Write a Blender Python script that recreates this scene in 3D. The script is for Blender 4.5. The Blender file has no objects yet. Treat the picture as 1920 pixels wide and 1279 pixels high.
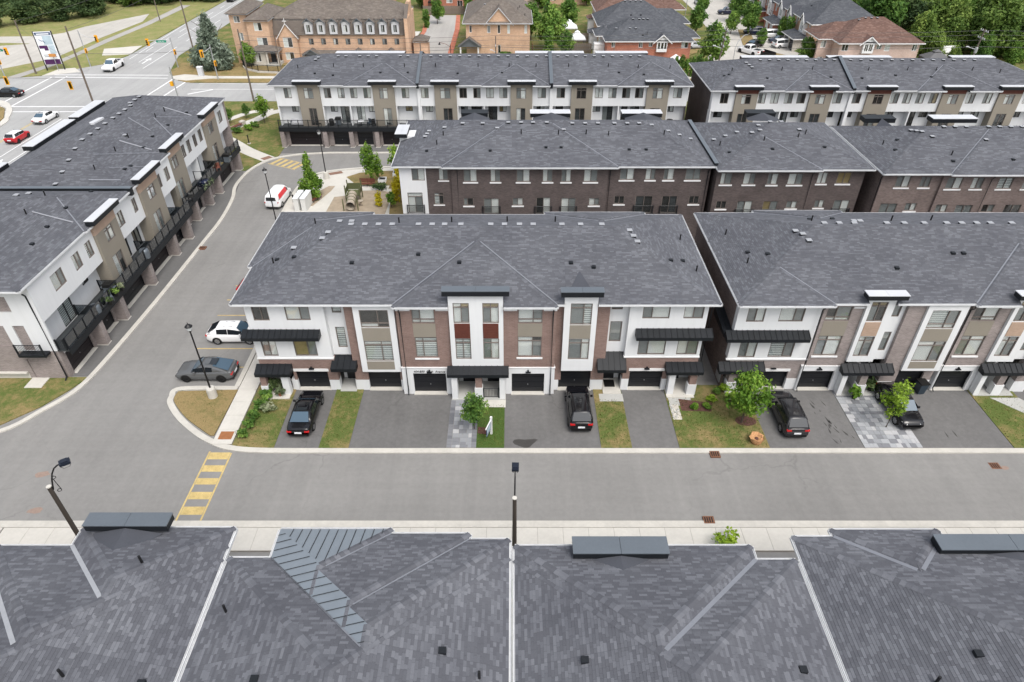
import bpy, math, random
import numpy as np
from mathutils import Matrix, Vector
random.seed(7); R=math.radians
S=bpy.context.scene; COL=S.collection
# ---------------------------------------------------------------- camera, sky, sun, exposure
cam=bpy.data.cameras.new('camera'); co=bpy.data.objects.new('camera',cam); COL.objects.link(co)
co.location=(0,0,36); co.rotation_euler=(R(90-36.8),0,0)
cam.sensor_width=36; cam.lens=36*1260/1920; cam.clip_start=.5; cam.clip_end=1500; S.camera=co
SUN_EL,SUN_AZ=58,150            # azimuth clockwise from +Y (behind and right of the camera)
w=bpy.data.worlds.new('World'); S.world=w; w.use_nodes=True
nt=w.node_tree; nt.nodes.clear()
sky=nt.nodes.new('ShaderNodeTexSky'); sky.sky_type='NISHITA'; sky.sun_disc=False
sky.sun_elevation=R(SUN_EL); sky.sun_rotation=R(SUN_AZ); sky.air_density=1.2; sky.dust_density=4.0; sky.ozone_density=1.0
hs=nt.nodes.new('ShaderNodeHueSaturation'); hs.inputs['Saturation'].default_value=.38
bg=nt.nodes.new('ShaderNodeBackground'); bg.inputs['Strength'].default_value=.15
wo=nt.nodes.new('ShaderNodeOutputWorld')
nt.links.new(sky.outputs[0],hs.inputs['Color']); nt.links.new(hs.outputs[0],bg.inputs[0]); nt.links.new(bg.outputs[0],wo.inputs[0])
sl=bpy.data.lights.new('sun','SUN'); sl.energy=1.0; sl.angle=R(28); sl.color=(1,.96,.9)
so=bpy.data.objects.new('sun',sl); COL.objects.link(so); so.location=(30,-40,90)
d=Vector((math.sin(R(SUN_AZ))*math.cos(R(SUN_EL)),math.cos(R(SUN_AZ))*math.cos(R(SUN_EL)),math.sin(R(SUN_EL))))
so.rotation_euler=d.to_track_quat('Z','Y').to_euler()
vs=S.view_settings; vs.view_transform='Standard'; vs.look='None'; vs.exposure=0.68; vs.gamma=1; vs.use_curve_mapping=False

# ---------------------------------------------------------------- materials
MATS={}
class NB:
    def __init__(s,name):
        s.m=bpy.data.materials.new(name); s.m.use_nodes=True; s.t=s.m.node_tree; s.b=s.t.nodes['Principled BSDF']; MATS[name]=s.m
    def n(s,typ,**k):
        x=s.t.nodes.new(typ)
        for a,v in k.items():
            if a.startswith('i_'): x.inputs[a[2:].replace('_',' ')].default_value=v
            else: setattr(x,a,v)
        return x
    def l(s,a,b): s.t.links.new(a,b)
    def coord(s,sc=(1,1,1),kind='Object'):
        c=s.n('ShaderNodeTexCoord'); m=s.n('ShaderNodeMapping'); m.inputs['Scale'].default_value=sc
        s.l(c.outputs[kind],m.inputs[0]); return m.outputs[0]
    def noise(s,v,scale,detail=4,rough=.55):
        x=s.n('ShaderNodeTexNoise'); x.inputs['Scale'].default_value=scale; x.inputs['Detail'].default_value=detail; x.inputs['Roughness'].default_value=rough
        s.l(v,x.inputs['Vector']); return x.outputs['Fac']
    def ramp(s,f,stops,interp='LINEAR'):
        x=s.n('ShaderNodeValToRGB'); x.color_ramp.interpolation=interp; e=x.color_ramp.elements
        while len(e)<len(stops): e.new(.5)
        for q,(p,c) in zip(e,stops): q.position=p; q.color=(*c,1) if len(c)==3 else c
        s.l(f,x.inputs[0]); return x.outputs[0]
    def mix(s,f,a,b,mode='MIX'):
        x=s.n('ShaderNodeMix',data_type='RGBA',blend_type=mode)
        if isinstance(f,(int,float)): x.inputs[0].default_value=f
        else: s.l(f,x.inputs[0])
        for i,v in ((6,a),(7,b)):
            if isinstance(v,tuple): x.inputs[i].default_value=(*v,1)
            else: s.l(v,x.inputs[i])
        return x.outputs[2]
    def col(s,c):
        if isinstance(c,tuple): s.b.inputs['Base Color'].default_value=(*c,1)
        else: s.l(c,s.b.inputs['Base Color'])
    def bump(s,f,st=.3,dist=.02):
        x=s.n('ShaderNodeBump'); x.inputs['Strength'].default_value=st; x.inputs['Distance'].default_value=dist
        s.l(f,x.inputs['Height']); s.l(x.outputs[0],s.b.inputs['Normal'])
    def set(s,rough=.8,metal=0,spec=.3,coat=0):
        s.b.inputs['Roughness'].default_value=rough; s.b.inputs['Metallic'].default_value=metal
        s.b.inputs['Specular IOR Level'].default_value=spec; s.b.inputs['Coat Weight'].default_value=coat
        if coat: s.b.inputs['Coat Roughness'].default_value=.04
def plain(name,c,rough=.75,metal=0,spec=.3,coat=0,var=.12,scale=.7,fine=9):
    k=NB(name); k.set(rough,metal,spec,coat)
    if var:
        v=k.coord(); f=k.mix(.4,k.noise(v,scale,5),k.noise(v,fine,3))
        lo=tuple(x*(1-var) for x in c); hi=tuple(min(1,x*(1+var)) for x in c)
        k.col(k.ramp(f,[(.3,lo),(.7,hi)]))
    else: k.col(c)
    return k.m
plain('stucco_white',(.68,.69,.70),.85,var=.035,scale=.5,fine=3)
plain('gutter_white',(.6,.61,.62),.5,var=.12,scale=1.2)
k=NB('stucco_white'); k.set(.85,spec=.3); v=k.coord(); c=k.ramp(k.noise(v,.5,5),[(.3,(.665,.675,.685)),(.7,(.70,.71,.715))]); sv=k.coord((3.0,3.0,.16)); c=k.mix(1.0,c,k.ramp(k.noise(sv,1.0,4),[(.28,(.955,.955,.95)),(.55,(1,1,1))]),'MULTIPLY'); k.col(c)
plain('trim_white',(.74,.74,.74),.5,var=.03)
plain('taupe',(.25,.225,.185),.8,var=.06)
plain('tan_siding',(.40,.29,.22),.7,var=.12,scale=2)
plain('red_brown',(.11,.035,.025),.6,var=.2,scale=2,fine=20)
plain('black_metal',(.010,.012,.015),.5,spec=.3,var=.25)
plain('cap_metal',(.13,.15,.17),.38,.3,spec=.5,var=.08)
plain('cap_light',(.55,.56,.58),.45,.1,spec=.5,var=.07)
plain('seam_metal',(.23,.26,.29),.42,.35,spec=.5,var=.06,scale=.5,fine=2)
plain('seam_dark',(.03,.035,.04),.5,var=0)
plain('garage_black',(.008,.009,.012),.45,spec=.5,var=.2,scale=2)
plain('garage_brown',(.02,.016,.018),.5,var=.2,scale=2)
plain('frame_taupe',(.17,.145,.13),.5,var=.05)
plain('frame_dark',(.035,.035,.037),.45,var=.05)
plain('blind_white',(.80,.80,.785),.8,var=.04,scale=1.5)
plain('blind_grey',(.27,.28,.28),.8,var=.1,scale=1.2)
plain('blind_tan',(.33,.25,.12),.8,var=.1,scale=2)
plain('screen_dark',(.05,.055,.058),.7,var=.2,scale=2)
plain('dark_room',(.03,.028,.026),.8,var=.5,scale=2.5)  # near-black colour stands in for the unlit room behind a pane
plain('pole_black',(.012,.012,.013),.4,var=0)
plain('pole_brown',(.06,.05,.043),.55,var=.15)
plain('valley_light',(.34,.35,.37),.5,.1,var=.12)
plain('lamp_navy',(.014,.018,.03),.35,var=.1)
plain('wood_pole',(.14,.115,.095),.85,var=.25,scale=4)
plain('galv',(.38,.39,.4),.45,.4,var=.08)
plain('signal_yellow',(.75,.36,.015),.5,var=.05)
plain('sign_green',(.0,.22,.13),.5,var=0)
plain('rust',(.18,.085,.05),.8,var=.3,scale=6)
plain('tactile_brown',(.22,.13,.095),.8,var=.15,scale=5)
plain('tactile_orange',(.29,.12,.05),.75,var=.15,scale=5)
plain('lamp_glass',(.6,.62,.62),.25,var=0)
plain('bench_wood',(.14,.05,.035),.6,var=.2,scale=8)
plain('bark',(.09,.07,.055),.9,var=.3,scale=8)
plain('tyre',(.012,.012,.012),.8,var=.2)
plain('rim',(.5,.51,.53),.3,.7,var=0)
plain('rim_dark',(.03,.03,.032),.3,.5,var=0)
for n,c in dict(car_black=(.006,.006,.008),car_white=(.8,.8,.8),car_red=(.45,.012,.02),car_grey=(.10,.104,.108),car_silver=(.42,.44,.46),car_navy=(.01,.015,.04),car_charcoal=(.022,.022,.025)).items():
    plain(n,c,.14,.0,.4,.25,var=0)
plain('vent_grey',(.33,.34,.36),.55,.1,spec=.4,var=.1)
plain('car_glass',(.012,.016,.02),.06,spec=.8,var=0)
plain('car_glass_sky',(.05,.09,.13),.05,spec=1,var=0)  # bluish sky reflection put into the glass colour
plain('plastic_black',(.012,.012,.012),.5,var=0)
plain('light_red',(.5,.01,.012),.2,spec=.6,var=0)
plain('light_clear',(.75,.76,.78),.15,spec=.6,var=0)
plain('plate_white',(.75,.77,.8),.5,var=0)
plain('sticker_red',(.65,.05,.06),.4,var=0)
plain('print_white',(.78,.8,.83),.5,var=0)
plain('print_blue',(.03,.06,.14),.5,var=0)
plain('print_pale',(.42,.52,.58),.5,var=.15,scale=1.5)
plain('print_purple',(.07,.02,.09),.5,var=.1)
plain('paper_brown',(.46,.25,.12),.85,var=.2,scale=6)
plain('bin_blue',(.03,.045,.06),.5,var=.1)
plain('terracotta',(.3,.12,.06),.8,var=.2)
plain('gazebo_grey',(.12,.12,.125),.8,var=.15)
plain('tarp_white',(.75,.76,.78),.6,var=.05)
plain('fence_wood',(.17,.14,.115),.85,var=.25,scale=3)
plain('fence_brown',(.16,.075,.05),.85,var=.25,scale=3)
plain('wire',(.09,.09,.09),.6,var=0)
plain('play_green',(.10,.11,.05),.6,var=.15)
plain('play_tan',(.36,.31,.25),.6,var=.1)
plain('stone_pale',(.5,.47,.42),.85,var=.25,scale=5)
plain('mulch',(.10,.05,.04),.95,var=.4,scale=8)
plain('shed_white',(.6,.6,.58),.7,var=.06)
plain('wood_orange',(.5,.23,.07),.7,var=.15)
# glass pane: thin, lets the blind behind show, reflects the sky
k=NB('window_glass'); t=k.t; tr=k.n('ShaderNodeBsdfTransparent'); tr.inputs[0].default_value=(.97,.985,.98,1); gl=k.n('ShaderNodeBsdfGlossy'); gl.inputs['Roughness'].default_value=.03
lw=k.n('ShaderNodeLayerWeight'); lw.inputs[0].default_value=.25; fr=k.n('ShaderNodeMapRange'); k.l(lw.outputs['Facing'],fr.inputs[0]); fr.inputs[3].default_value=.05; fr.inputs[4].default_value=.7; mx=k.n('ShaderNodeMixShader'); k.l(fr.outputs[0],mx.inputs[0]); k.l(tr.outputs[0],mx.inputs[1]); k.l(gl.outputs[0],mx.inputs[2]); k.l(mx.outputs[0],t.nodes['Material Output'].inputs[0])
k=NB('rail_glass'); t=k.t; tr=k.n('ShaderNodeBsdfTransparent'); tr.inputs[0].default_value=(.45,.48,.5,1); gl=k.n('ShaderNodeBsdfGlossy'); gl.inputs['Roughness'].default_value=.05
lw=k.n('ShaderNodeLayerWeight'); lw.inputs[0].default_value=.25; fr=k.n('ShaderNodeMapRange'); k.l(lw.outputs['Facing'],fr.inputs[0]); fr.inputs[3].default_value=.05; fr.inputs[4].default_value=.7; mx=k.n('ShaderNodeMixShader'); k.l(fr.outputs[0],mx.inputs[0]); k.l(tr.outputs[0],mx.inputs[1]); k.l(gl.outputs[0],mx.inputs[2]); k.l(mx.outputs[0],t.nodes['Material Output'].inputs[0])
# striped (zebra) blind: real bands of opaque and sheer cloth
k=NB('blind_stripe'); v=k.coord(); sx=k.n('ShaderNodeSeparateXYZ'); k.l(v,sx.inputs[0]); ma=k.n('ShaderNodeMath',operation='MULTIPLY',i_Value_001=1/.17) if False else k.n('ShaderNodeMath',operation='MULTIPLY'); ma.inputs[1].default_value=1/.18; k.l(sx.outputs[2],ma.inputs[0])
fr=k.n('ShaderNodeMath',operation='FRACT'); k.l(ma.outputs[0],fr.inputs[0]); k.col(k.ramp(fr.outputs[0],[(0,(.74,.77,.76)),(.62,(.74,.77,.76)),(.66,(.17,.18,.18)),(.96,(.17,.18,.18))])); k.set(.8)
def shingle(name,lo,mid,hi,tex=False):
    k=NB(name); k.set(.9,spec=.2); v=k.coord()
    if not tex:
        a=k.n('ShaderNodeAttribute',attribute_name='tint'); oi=k.n('ShaderNodeObjectInfo')
        f=a.outputs['Fac']
        c=k.ramp(f,[(0,lo),(.3,lo),(.62,mid),(.82,tuple((a+b)/2 for a,b in zip(mid,hi))),(.93,hi),(1,hi)])
    else:
        br=k.n('ShaderNodeTexBrick'); br.inputs['Scale'].default_value=1; br.inputs['Mortar Size'].default_value=.0; br.inputs['Brick Width'].default_value=.7; br.inputs['Row Height'].default_value=.2
        br.inputs['Color1'].default_value=(*lo,1); br.inputs['Color2'].default_value=(*hi,1); u=k.n('ShaderNodeUVMap'); k.l(u.outputs[0],br.inputs['Vector']); c=br.outputs[0]
    n=k.noise(v,.35,4); n2=k.noise(v,60,2)
    c=k.mix(1.0,c,k.ramp(n,[(.3,(.86,.86,.88)),(.7,(1.1,1.1,1.1))]),'MULTIPLY'); c=k.mix(1.0,c,k.ramp(n2,[(.3,(.85,.85,.85)),(.7,(1.15,1.15,1.15))]),'MULTIPLY')
    k.col(c); return k.m
shingle('shingle_grey',(.092,.095,.107),(.113,.117,.131),(.145,.150,.166))
shingle('shingle_soft',(.093,.096,.107),(.108,.112,.125),(.136,.141,.156))
shingle('shingle_brown',(.135,.115,.1),(.155,.135,.115),(.18,.157,.137))
shingle('shingle_red',(.13,.078,.062),(.15,.092,.075),(.18,.115,.095))
shingle('shingle_slate',(.075,.08,.09),(.088,.093,.103),(.105,.11,.12))
plain('roof_deck',(.06,.064,.076),.9,var=.1)
plain('roof_deck_brown',(.13,.11,.095),.9,var=.1)
plain('roof_deck_red',(.14,.08,.065),.9,var=.1)
plain('valley_metal',(.21,.22,.245),.5,.2,var=.1)
def brick(name,c1,c2,mort,w=.24,h=.08):
    k=NB(name); k.set(.9,spec=.15); c=k.n('ShaderNodeTexCoord'); sx=k.n('ShaderNodeSeparateXYZ'); k.l(c.outputs['Object'],sx.inputs[0])
    ad=k.n('ShaderNodeMath',operation='ADD'); k.l(sx.outputs[0],ad.inputs[0]); k.l(sx.outputs[1],ad.inputs[1]); cb=k.n('ShaderNodeCombineXYZ'); k.l(ad.outputs[0],cb.inputs[0]); k.l(sx.outputs[2],cb.inputs[1])
    b=k.n('ShaderNodeTexBrick'); k.l(cb.outputs[0],b.inputs['Vector']); b.inputs['Scale'].default_value=1; b.inputs['Brick Width'].default_value=w; b.inputs['Row Height'].default_value=h; b.inputs['Mortar Size'].default_value=.008
    b.inputs['Color1'].default_value=(*c1,1); b.inputs['Color2'].default_value=(*c2,1); b.inputs['Mortar'].default_value=(*mort,1)
    n=k.noise(c.outputs['Object'],.6,4); k.col(k.mix(1.0,b.outputs[0],k.ramp(n,[(.3,(.85,.85,.85)),(.7,(1.12,1.12,1.12))]),'MULTIPLY')); k.bump(b.outputs['Fac'],.4,-.01); return k.m
brick('brick_brown',(.20,.125,.105),(.25,.165,.14),(.28,.24,.22))
brick('brick_dark',(.07,.056,.054),(.11,.086,.081),(.14,.125,.12))
brick('brick_mauve',(.13,.098,.09),(.2,.155,.14),(.24,.21,.2))
brick('brick_grey',(.235,.195,.185),(.305,.26,.245),(.33,.31,.30))
brick('brick_buff',(.5,.31,.2),(.6,.4,.27),(.55,.43,.34))
brick('brick_red',(.36,.12,.075),(.46,.17,.11),(.42,.26,.2))
brick('brick_pink',(.5,.36,.3),(.57,.43,.37),(.5,.42,.38))
# ground materials
def asphalt(name,c,var=.1,streak=True):
    k=NB(name); k.set(.92,spec=.2); v=k.coord(); n=k.noise(v,.12,5,.6); n2=k.noise(v,3,4); n3=k.noise(v,40,2)
    f=k.mix(.35,n,n2); lo=tuple(x*(1-var) for x in c); hi=tuple(x*(1+var) for x in c)
    cc=k.ramp(f,[(.32,lo),(.68,hi)]); cc=k.mix(1.0,cc,k.ramp(n3,[(.3,(.9,.9,.9)),(.7,(1.1,1.1,1.1))]),'MULTIPLY')
    if streak:
        m=k.coord((.05,1.3,1)); cc=k.mix(1.0,cc,k.ramp(k.noise(m,1.2,4),[(.35,(.975,.975,.975)),(.65,(1.02,1.02,1.02))]),'MULTIPLY')
    vo=k.n('ShaderNodeTexVoronoi',feature='DISTANCE_TO_EDGE'); vo.inputs['Scale'].default_value=.16
    nd=k.n('ShaderNodeTexNoise'); nd.inputs['Scale'].default_value=.9; nd.inputs['Detail'].default_value=5; k.l(v,nd.inputs['Vector']); vm=k.n('ShaderNodeVectorMath',operation='MULTIPLY_ADD'); k.l(nd.outputs['Color'],vm.inputs[0]); vm.inputs[1].default_value=(1.6,1.6,0); k.l(v,vm.inputs[2]); k.l(vm.outputs[0],vo.inputs['Vector'])
    cr=k.ramp(vo.outputs['Distance'],[(0,(.84,.84,.84)),(.005,(.88,.88,.88)),(.009,(1,1,1))]); gate=k.ramp(k.noise(v,.07,3),[(.5,(0,0,0)),(.6,(1,1,1))]); cc=k.mix(1.0,cc,k.mix(gate,(1,1,1),cr),'MULTIPLY')
    tr=k.coord((.9,.035,1)); cc=k.mix(1.0,cc,k.ramp(k.noise(tr,1.0,3),[(.35,(.955,.955,.955)),(.65,(1.045,1.045,1.04))]),'MULTIPLY')
    k.col(cc); return k.m
asphalt('asphalt_road',(.225,.22,.212),.12); asphalt('asphalt_drive',(.145,.142,.14),.2,False); asphalt('asphalt_apron',(.14,.138,.136),.12,False)
asphalt('asphalt_ave',(.34,.34,.335),.1); asphalt('asphalt_lot',(.44,.42,.385),.14,False); asphalt('asphalt_back',(.36,.345,.325),.1,False)
plain('concrete',(.53,.51,.465),.9,var=.09,scale=.6,fine=5)
plain('concrete_curb',(.5,.48,.435),.9,var=.13,scale=.8,fine=5)
plain('concrete_grey',(.42,.42,.4),.9,var=.1)
plain('joint',(.3,.28,.25),.95,var=0)
plain('paint_yellow',(.50,.38,.16),.8,var=.3,scale=2,fine=14)
plain('paint_white',(.72,.72,.72),.8,var=.1,scale=2)
plain('utility_paint',(.27,.2,.165),.9,var=.15,scale=5)
plain('oil',(.055,.053,.05),.5,var=.2)
plain('gravel',(.33,.27,.2),.95,var=.25,scale=1.5,fine=25)
plain('sand',(.45,.3,.18),.95,var=.2,scale=1.2,fine=25)
for i,c in enumerate([(.15,.155,.17),(.2,.205,.22),(.27,.28,.295),(.35,.36,.375),(.43,.43,.44)]): plain('paver_%d'%i,c,.9,var=.12,scale=3)
def grass(name,g1,g2,dry1,dry2,t0,t1):
    k=NB(name); k.set(.95,spec=.1); v=k.coord(); big=k.noise(v,.35,5,.65); fine=k.noise(v,14,5,.7); mid=k.noise(v,2.2,5,.7)
    g=k.ramp(fine,[(.3,g1),(.7,g2)]); dr=k.ramp(fine,[(.3,dry1),(.7,dry2)]); f=k.mix(.4,big,mid); k.col(k.mix(k.ramp(f,[(t0,(0,0,0)),(t1,(1,1,1))]),g,dr)); k.bump(fine,.7,.05); return k.m
G1,G2,D1,D2=(.062,.095,.022),(.135,.165,.05),(.19,.14,.06),(.33,.25,.125)
grass('grass_green',(.04,.075,.015),(.085,.135,.035),(.10,.11,.03),(.16,.16,.05),.55,.8)
grass('grass_mid',G1,G2,D1,D2,.45,.63); grass('grass_dry',(.085,.1,.03),(.15,.15,.055),D1,D2,.34,.5)
grass('grass_field',(.135,.16,.05),(.25,.27,.095),(.22,.2,.085),(.36,.31,.16),.42,.62)
def leafmat(name,a,b,c):
    k=NB(name); k.set(.6,spec=.25); at=k.n('ShaderNodeAttribute',attribute_name='tint'); cc=k.ramp(at.outputs['Fac'],[(0,a),(.5,b),(1,c)])
    oi=k.n('ShaderNodeObjectInfo'); cc=k.mix(1.0,cc,k.ramp(oi.outputs['Random'],[(0,(.78,.82,.8)),(1,(1.2,1.15,1.1))]),'MULTIPLY'); k.col(cc)
    tl=k.n('ShaderNodeBsdfTranslucent'); k.l(cc,tl.inputs[0]); mx=k.n('ShaderNodeMixShader'); mx.inputs[0].default_value=.35; k.l(k.b.outputs[0],mx.inputs[1]); k.l(tl.outputs[0],mx.inputs[2]); k.l(mx.outputs[0],k.t.nodes['Material Output'].inputs[0]); return k.m
leafmat('leaf_bright',(.06,.14,.015),(.15,.28,.035),(.30,.44,.07)); leafmat('leaf_mid',(.05,.12,.022),(.12,.23,.045),(.26,.39,.085))
leafmat('leaf_dark',(.035,.07,.026),(.085,.135,.05),(.16,.22,.085)); leafmat('leaf_yellow',(.4,.32,.01),(.62,.52,.02),(.75,.66,.05))
leafmat('leaf_spruce',(.13,.165,.12),(.25,.30,.23),(.42,.48,.39)); leafmat('leaf_forest',(.07,.13,.028),(.16,.25,.055),(.31,.41,.11)); leafmat('leaf_lime',(.14,.24,.02),(.28,.42,.04),(.42,.56,.08))
leafmat('leaf_pale',(.10,.13,.06),(.22,.27,.15),(.42,.45,.33)); leafmat('grass_blade',(.08,.11,.02),(.16,.18,.05),(.30,.25,.10))
# ---------------------------------------------------------------- mesh helpers
def M(n): return MATS[n]
class MB:
    def __init__(s): s.v=[]; s.f=[]
    def poly(s,pts):
        i=len(s.v); s.v.extend(tuple(p) for p in pts); s.f.append(tuple(range(i,i+len(pts)))); return s
    def box(s,x0,x1,y0,y1,z0,z1):
        i=len(s.v); s.v+= [(x0,y0,z0),(x1,y0,z0),(x1,y1,z0),(x0,y1,z0),(x0,y0,z1),(x1,y0,z1),(x1,y1,z1),(x0,y1,z1)]
        s.f+=[(i,i+3,i+2,i+1),(i+4,i+5,i+6,i+7),(i,i+1,i+5,i+4),(i+1,i+2,i+6,i+5),(i+2,i+3,i+7,i+6),(i+3,i,i+4,i+7)]; return s
    def cbox(s,cx,cy,cz,a,b,c): return s.box(cx-a/2,cx+a/2,cy-b/2,cy+b/2,cz-c/2,cz+c/2)
    def prism(s,pts,z0,z1):
        i=len(s.v); n=len(pts); s.v+=[(x,y,z0) for x,y in pts]+[(x,y,z1) for x,y in pts]
        s.f.append(tuple(i+n+k for k in range(n))); s.f.append(tuple(i+n-1-k for k in range(n)))
        for k in range(n): s.f.append((i+k,i+(k+1)%n,i+n+(k+1)%n,i+n+k))
        return s
    def tube(s,pts,r,n=6,r1=None):
        pts=[Vector(p) for p in pts]; m=len(pts); b=len(s.v)
        for k,p in enumerate(pts):
            d=(pts[min(k+1,m-1)]-pts[max(k-1,0)]).normalized(); a=d.cross(Vector((0,0,1)))
            if a.length<1e-3: a=Vector((1,0,0))
            a.normalize(); c=d.cross(a); rr=r if r1 is None else r+(r1-r)*k/(m-1)
            for j in range(n):
                t=2*math.pi*j/n; s.v.append(tuple(p+a*(rr*math.cos(t))+c*(rr*math.sin(t))))
        for k in range(m-1):
            for j in range(n): s.f.append((b+k*n+j,b+k*n+(j+1)%n,b+(k+1)*n+(j+1)%n,b+(k+1)*n+j))
        s.f.append(tuple(b+j for j in reversed(range(n)))); s.f.append(tuple(b+(m-1)*n+j for j in range(n))); return s
    def lathe(s,prof,cx=0,cy=0,n=12):
        b=len(s.v)
        for r,z in prof:
            for j in range(n): t=2*math.pi*j/n; s.v.append((cx+r*math.cos(t),cy+r*math.sin(t),z))
        for k in range(len(prof)-1):
            for j in range(n): s.f.append((b+k*n+j,b+k*n+(j+1)%n,b+(k+1)*n+(j+1)%n,b+(k+1)*n+j))
        s.f.append(tuple(b+(len(prof)-1)*n+j for j in range(n))); return s
    def mesh(s,name,mat,smooth=False):
        me=bpy.data.meshes.new(name); me.from_pydata(s.v,[],s.f)
        if mat: me.materials.append(M(mat))
        if smooth: me.shade_smooth()
        return me
    def build(s,name,mat,parent=None,smooth=False): return ob(name,s.mesh(name,mat,smooth),parent)
def ob(name,me,parent=None,loc=None):
    o=bpy.data.objects.new(name,me); COL.objects.link(o)
    if parent is not None: o.parent=parent
    if loc is not None: o.location=loc
    return o
def tag(o,label=None,cat=None,group=None,kind=None):
    if label: o['label']=label
    if cat: o['category']=cat
    if group: o['group']=group
    if kind: o['kind']=kind
    return o
def empty(name,loc=(0,0,0),rz=0,label=None,cat=None,group=None):
    o=bpy.data.objects.new(name,None); COL.objects.link(o); o.location=loc; o.rotation_euler=(0,0,rz); o.empty_display_size=.3
    return tag(o,label,cat,group)
def copy_tree(o,parent=None):
    c=o.copy(); COL.objects.link(c)
    if parent is not None: c.parent=parent
    for ch in o.children: copy_tree(ch,c)
    return c
def place(root,loc,rz,label,group=None):
    c=copy_tree(root); c.location=loc; c.rotation_euler=(0,0,rz); c['label']=label
    if group: c['group']=group
    return c
def smooth_line(pts,n=6):
    out=[]; P=[Vector((p[0],p[1],0)) for p in pts]
    for i in range(len(P)-1):
        a=P[max(i-1,0)]; b=P[i]; c=P[i+1]; d=P[min(i+2,len(P)-1)]
        for k in range(n):
            t=k/n; q=.5*((2*b)+(c-a)*t+(2*a-5*b+4*c-d)*t*t+(3*b-a-3*c+d)*t**3); out.append((q.x,q.y))
    out.append((P[-1].x,P[-1].y)); return out
def ribbon(mb,pts,w,z0,z1,side=0):
    L=[];Rr=[]
    for i,p in enumerate(pts):
        a=Vector(pts[max(i-1,0)]); b=Vector(pts[min(i+1,len(pts)-1)]); d=(b-a).normalized(); n=Vector((-d.y,d.x)); p=Vector(p)
        L.append(p+n*(w/2+side)); Rr.append(p-n*(w/2-side))
    for i in range(len(pts)-1):
        mb.prism([tuple(Rr[i]),tuple(Rr[i+1]),tuple(L[i+1]),tuple(L[i])],z0,z1)
    return mb
# ---------------------------------------------------------------- facade helpers (local frame: s along, t inward, z up)
WC={}
def window(par,s0,s1,z0,z1,t,style='V',bl=('white','grey'),split=.5,frame='frame_taupe',name='window',dep=.1):
    w=s1-s0;h=z1-z0; fw=.055 if w>.5 else .04
    pn=[]  # pane rects
    if style=='1': pn=[(0,1,0,1)]
    elif style=='V': pn=[(0,split,0,1),(split,1,0,1)]
    elif style=='T': q=.78; pn=[(0,split,0,q),(split,1,0,q),(0,split,q,1),(split,1,q,1)]
    elif style=='B': q=.24; pn=[(0,split,q,1),(split,1,q,1),(0,split,0,q),(split,1,0,q)]
    elif style=='D': q=.8; pn=[(0,.5,0,q),(.5,1,0,q),(0,1,q,1)]
    key=(round(w,2),round(h,2),style,round(split,2),frame)
    if key not in WC:
        m=MB(); m.box(0,w,-.02,.1,0,fw).box(0,w,-.02,.1,h-fw,h).box(0,fw,-.02,.1,fw,h-fw).box(w-fw,w,-.02,.1,fw,h-fw)
        if style!='1':
            m.box(split*w-fw/2,split*w+fw/2,-.02,.1,fw,(h-fw) if style!='D' else .8*h)
            if style in 'TBD':
                q={'T':.78,'B':.24,'D':.8}[style]; m.box(fw,split*w-fw/2,-.015,.1,q*h-fw/2,q*h+fw/2).box(split*w+fw/2,w-fw,-.015,.1,q*h-fw/2,q*h+fw/2)
        ps=[]
        for a,b,c,d in pn:
            ps.append((MB().box(a*w+fw*.45,b*w-fw*.45,.045,.055,c*h+fw*.45,d*h-fw*.45),MB().poly([(a*w,.085,c*h),(b*w,.085,c*h),(b*w,.085,d*h),(a*w,.085,d*h)])))
        WC[key]=(m.mesh('window',frame),[(a.mesh('pane','window_glass'),b) for a,b in ps],{})
    fm,ps,bc=WC[key]
    o=ob(name,fm,par,(s0,t,z0))
    for i,(pm,bm) in enumerate(ps):
        ob('pane',pm,o); b=bl[i%len(bl)]
        mt={'white':'blind_white','grey':'blind_grey','stripe':'blind_stripe','tan':'blind_tan','dark':'dark_room','screen_or_dark_room':'screen_dark'}[b]
        if (i,mt) not in bc: bc[(i,mt)]=bm.mesh('blind',mt)
        ob('blind' if b not in('dark','screen_or_dark_room') else 'screen_or_dark_room',bc[(i,mt)],o)  # the 'dark' sheets paint the room's shade, the rest are insect screens
    return o
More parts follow.
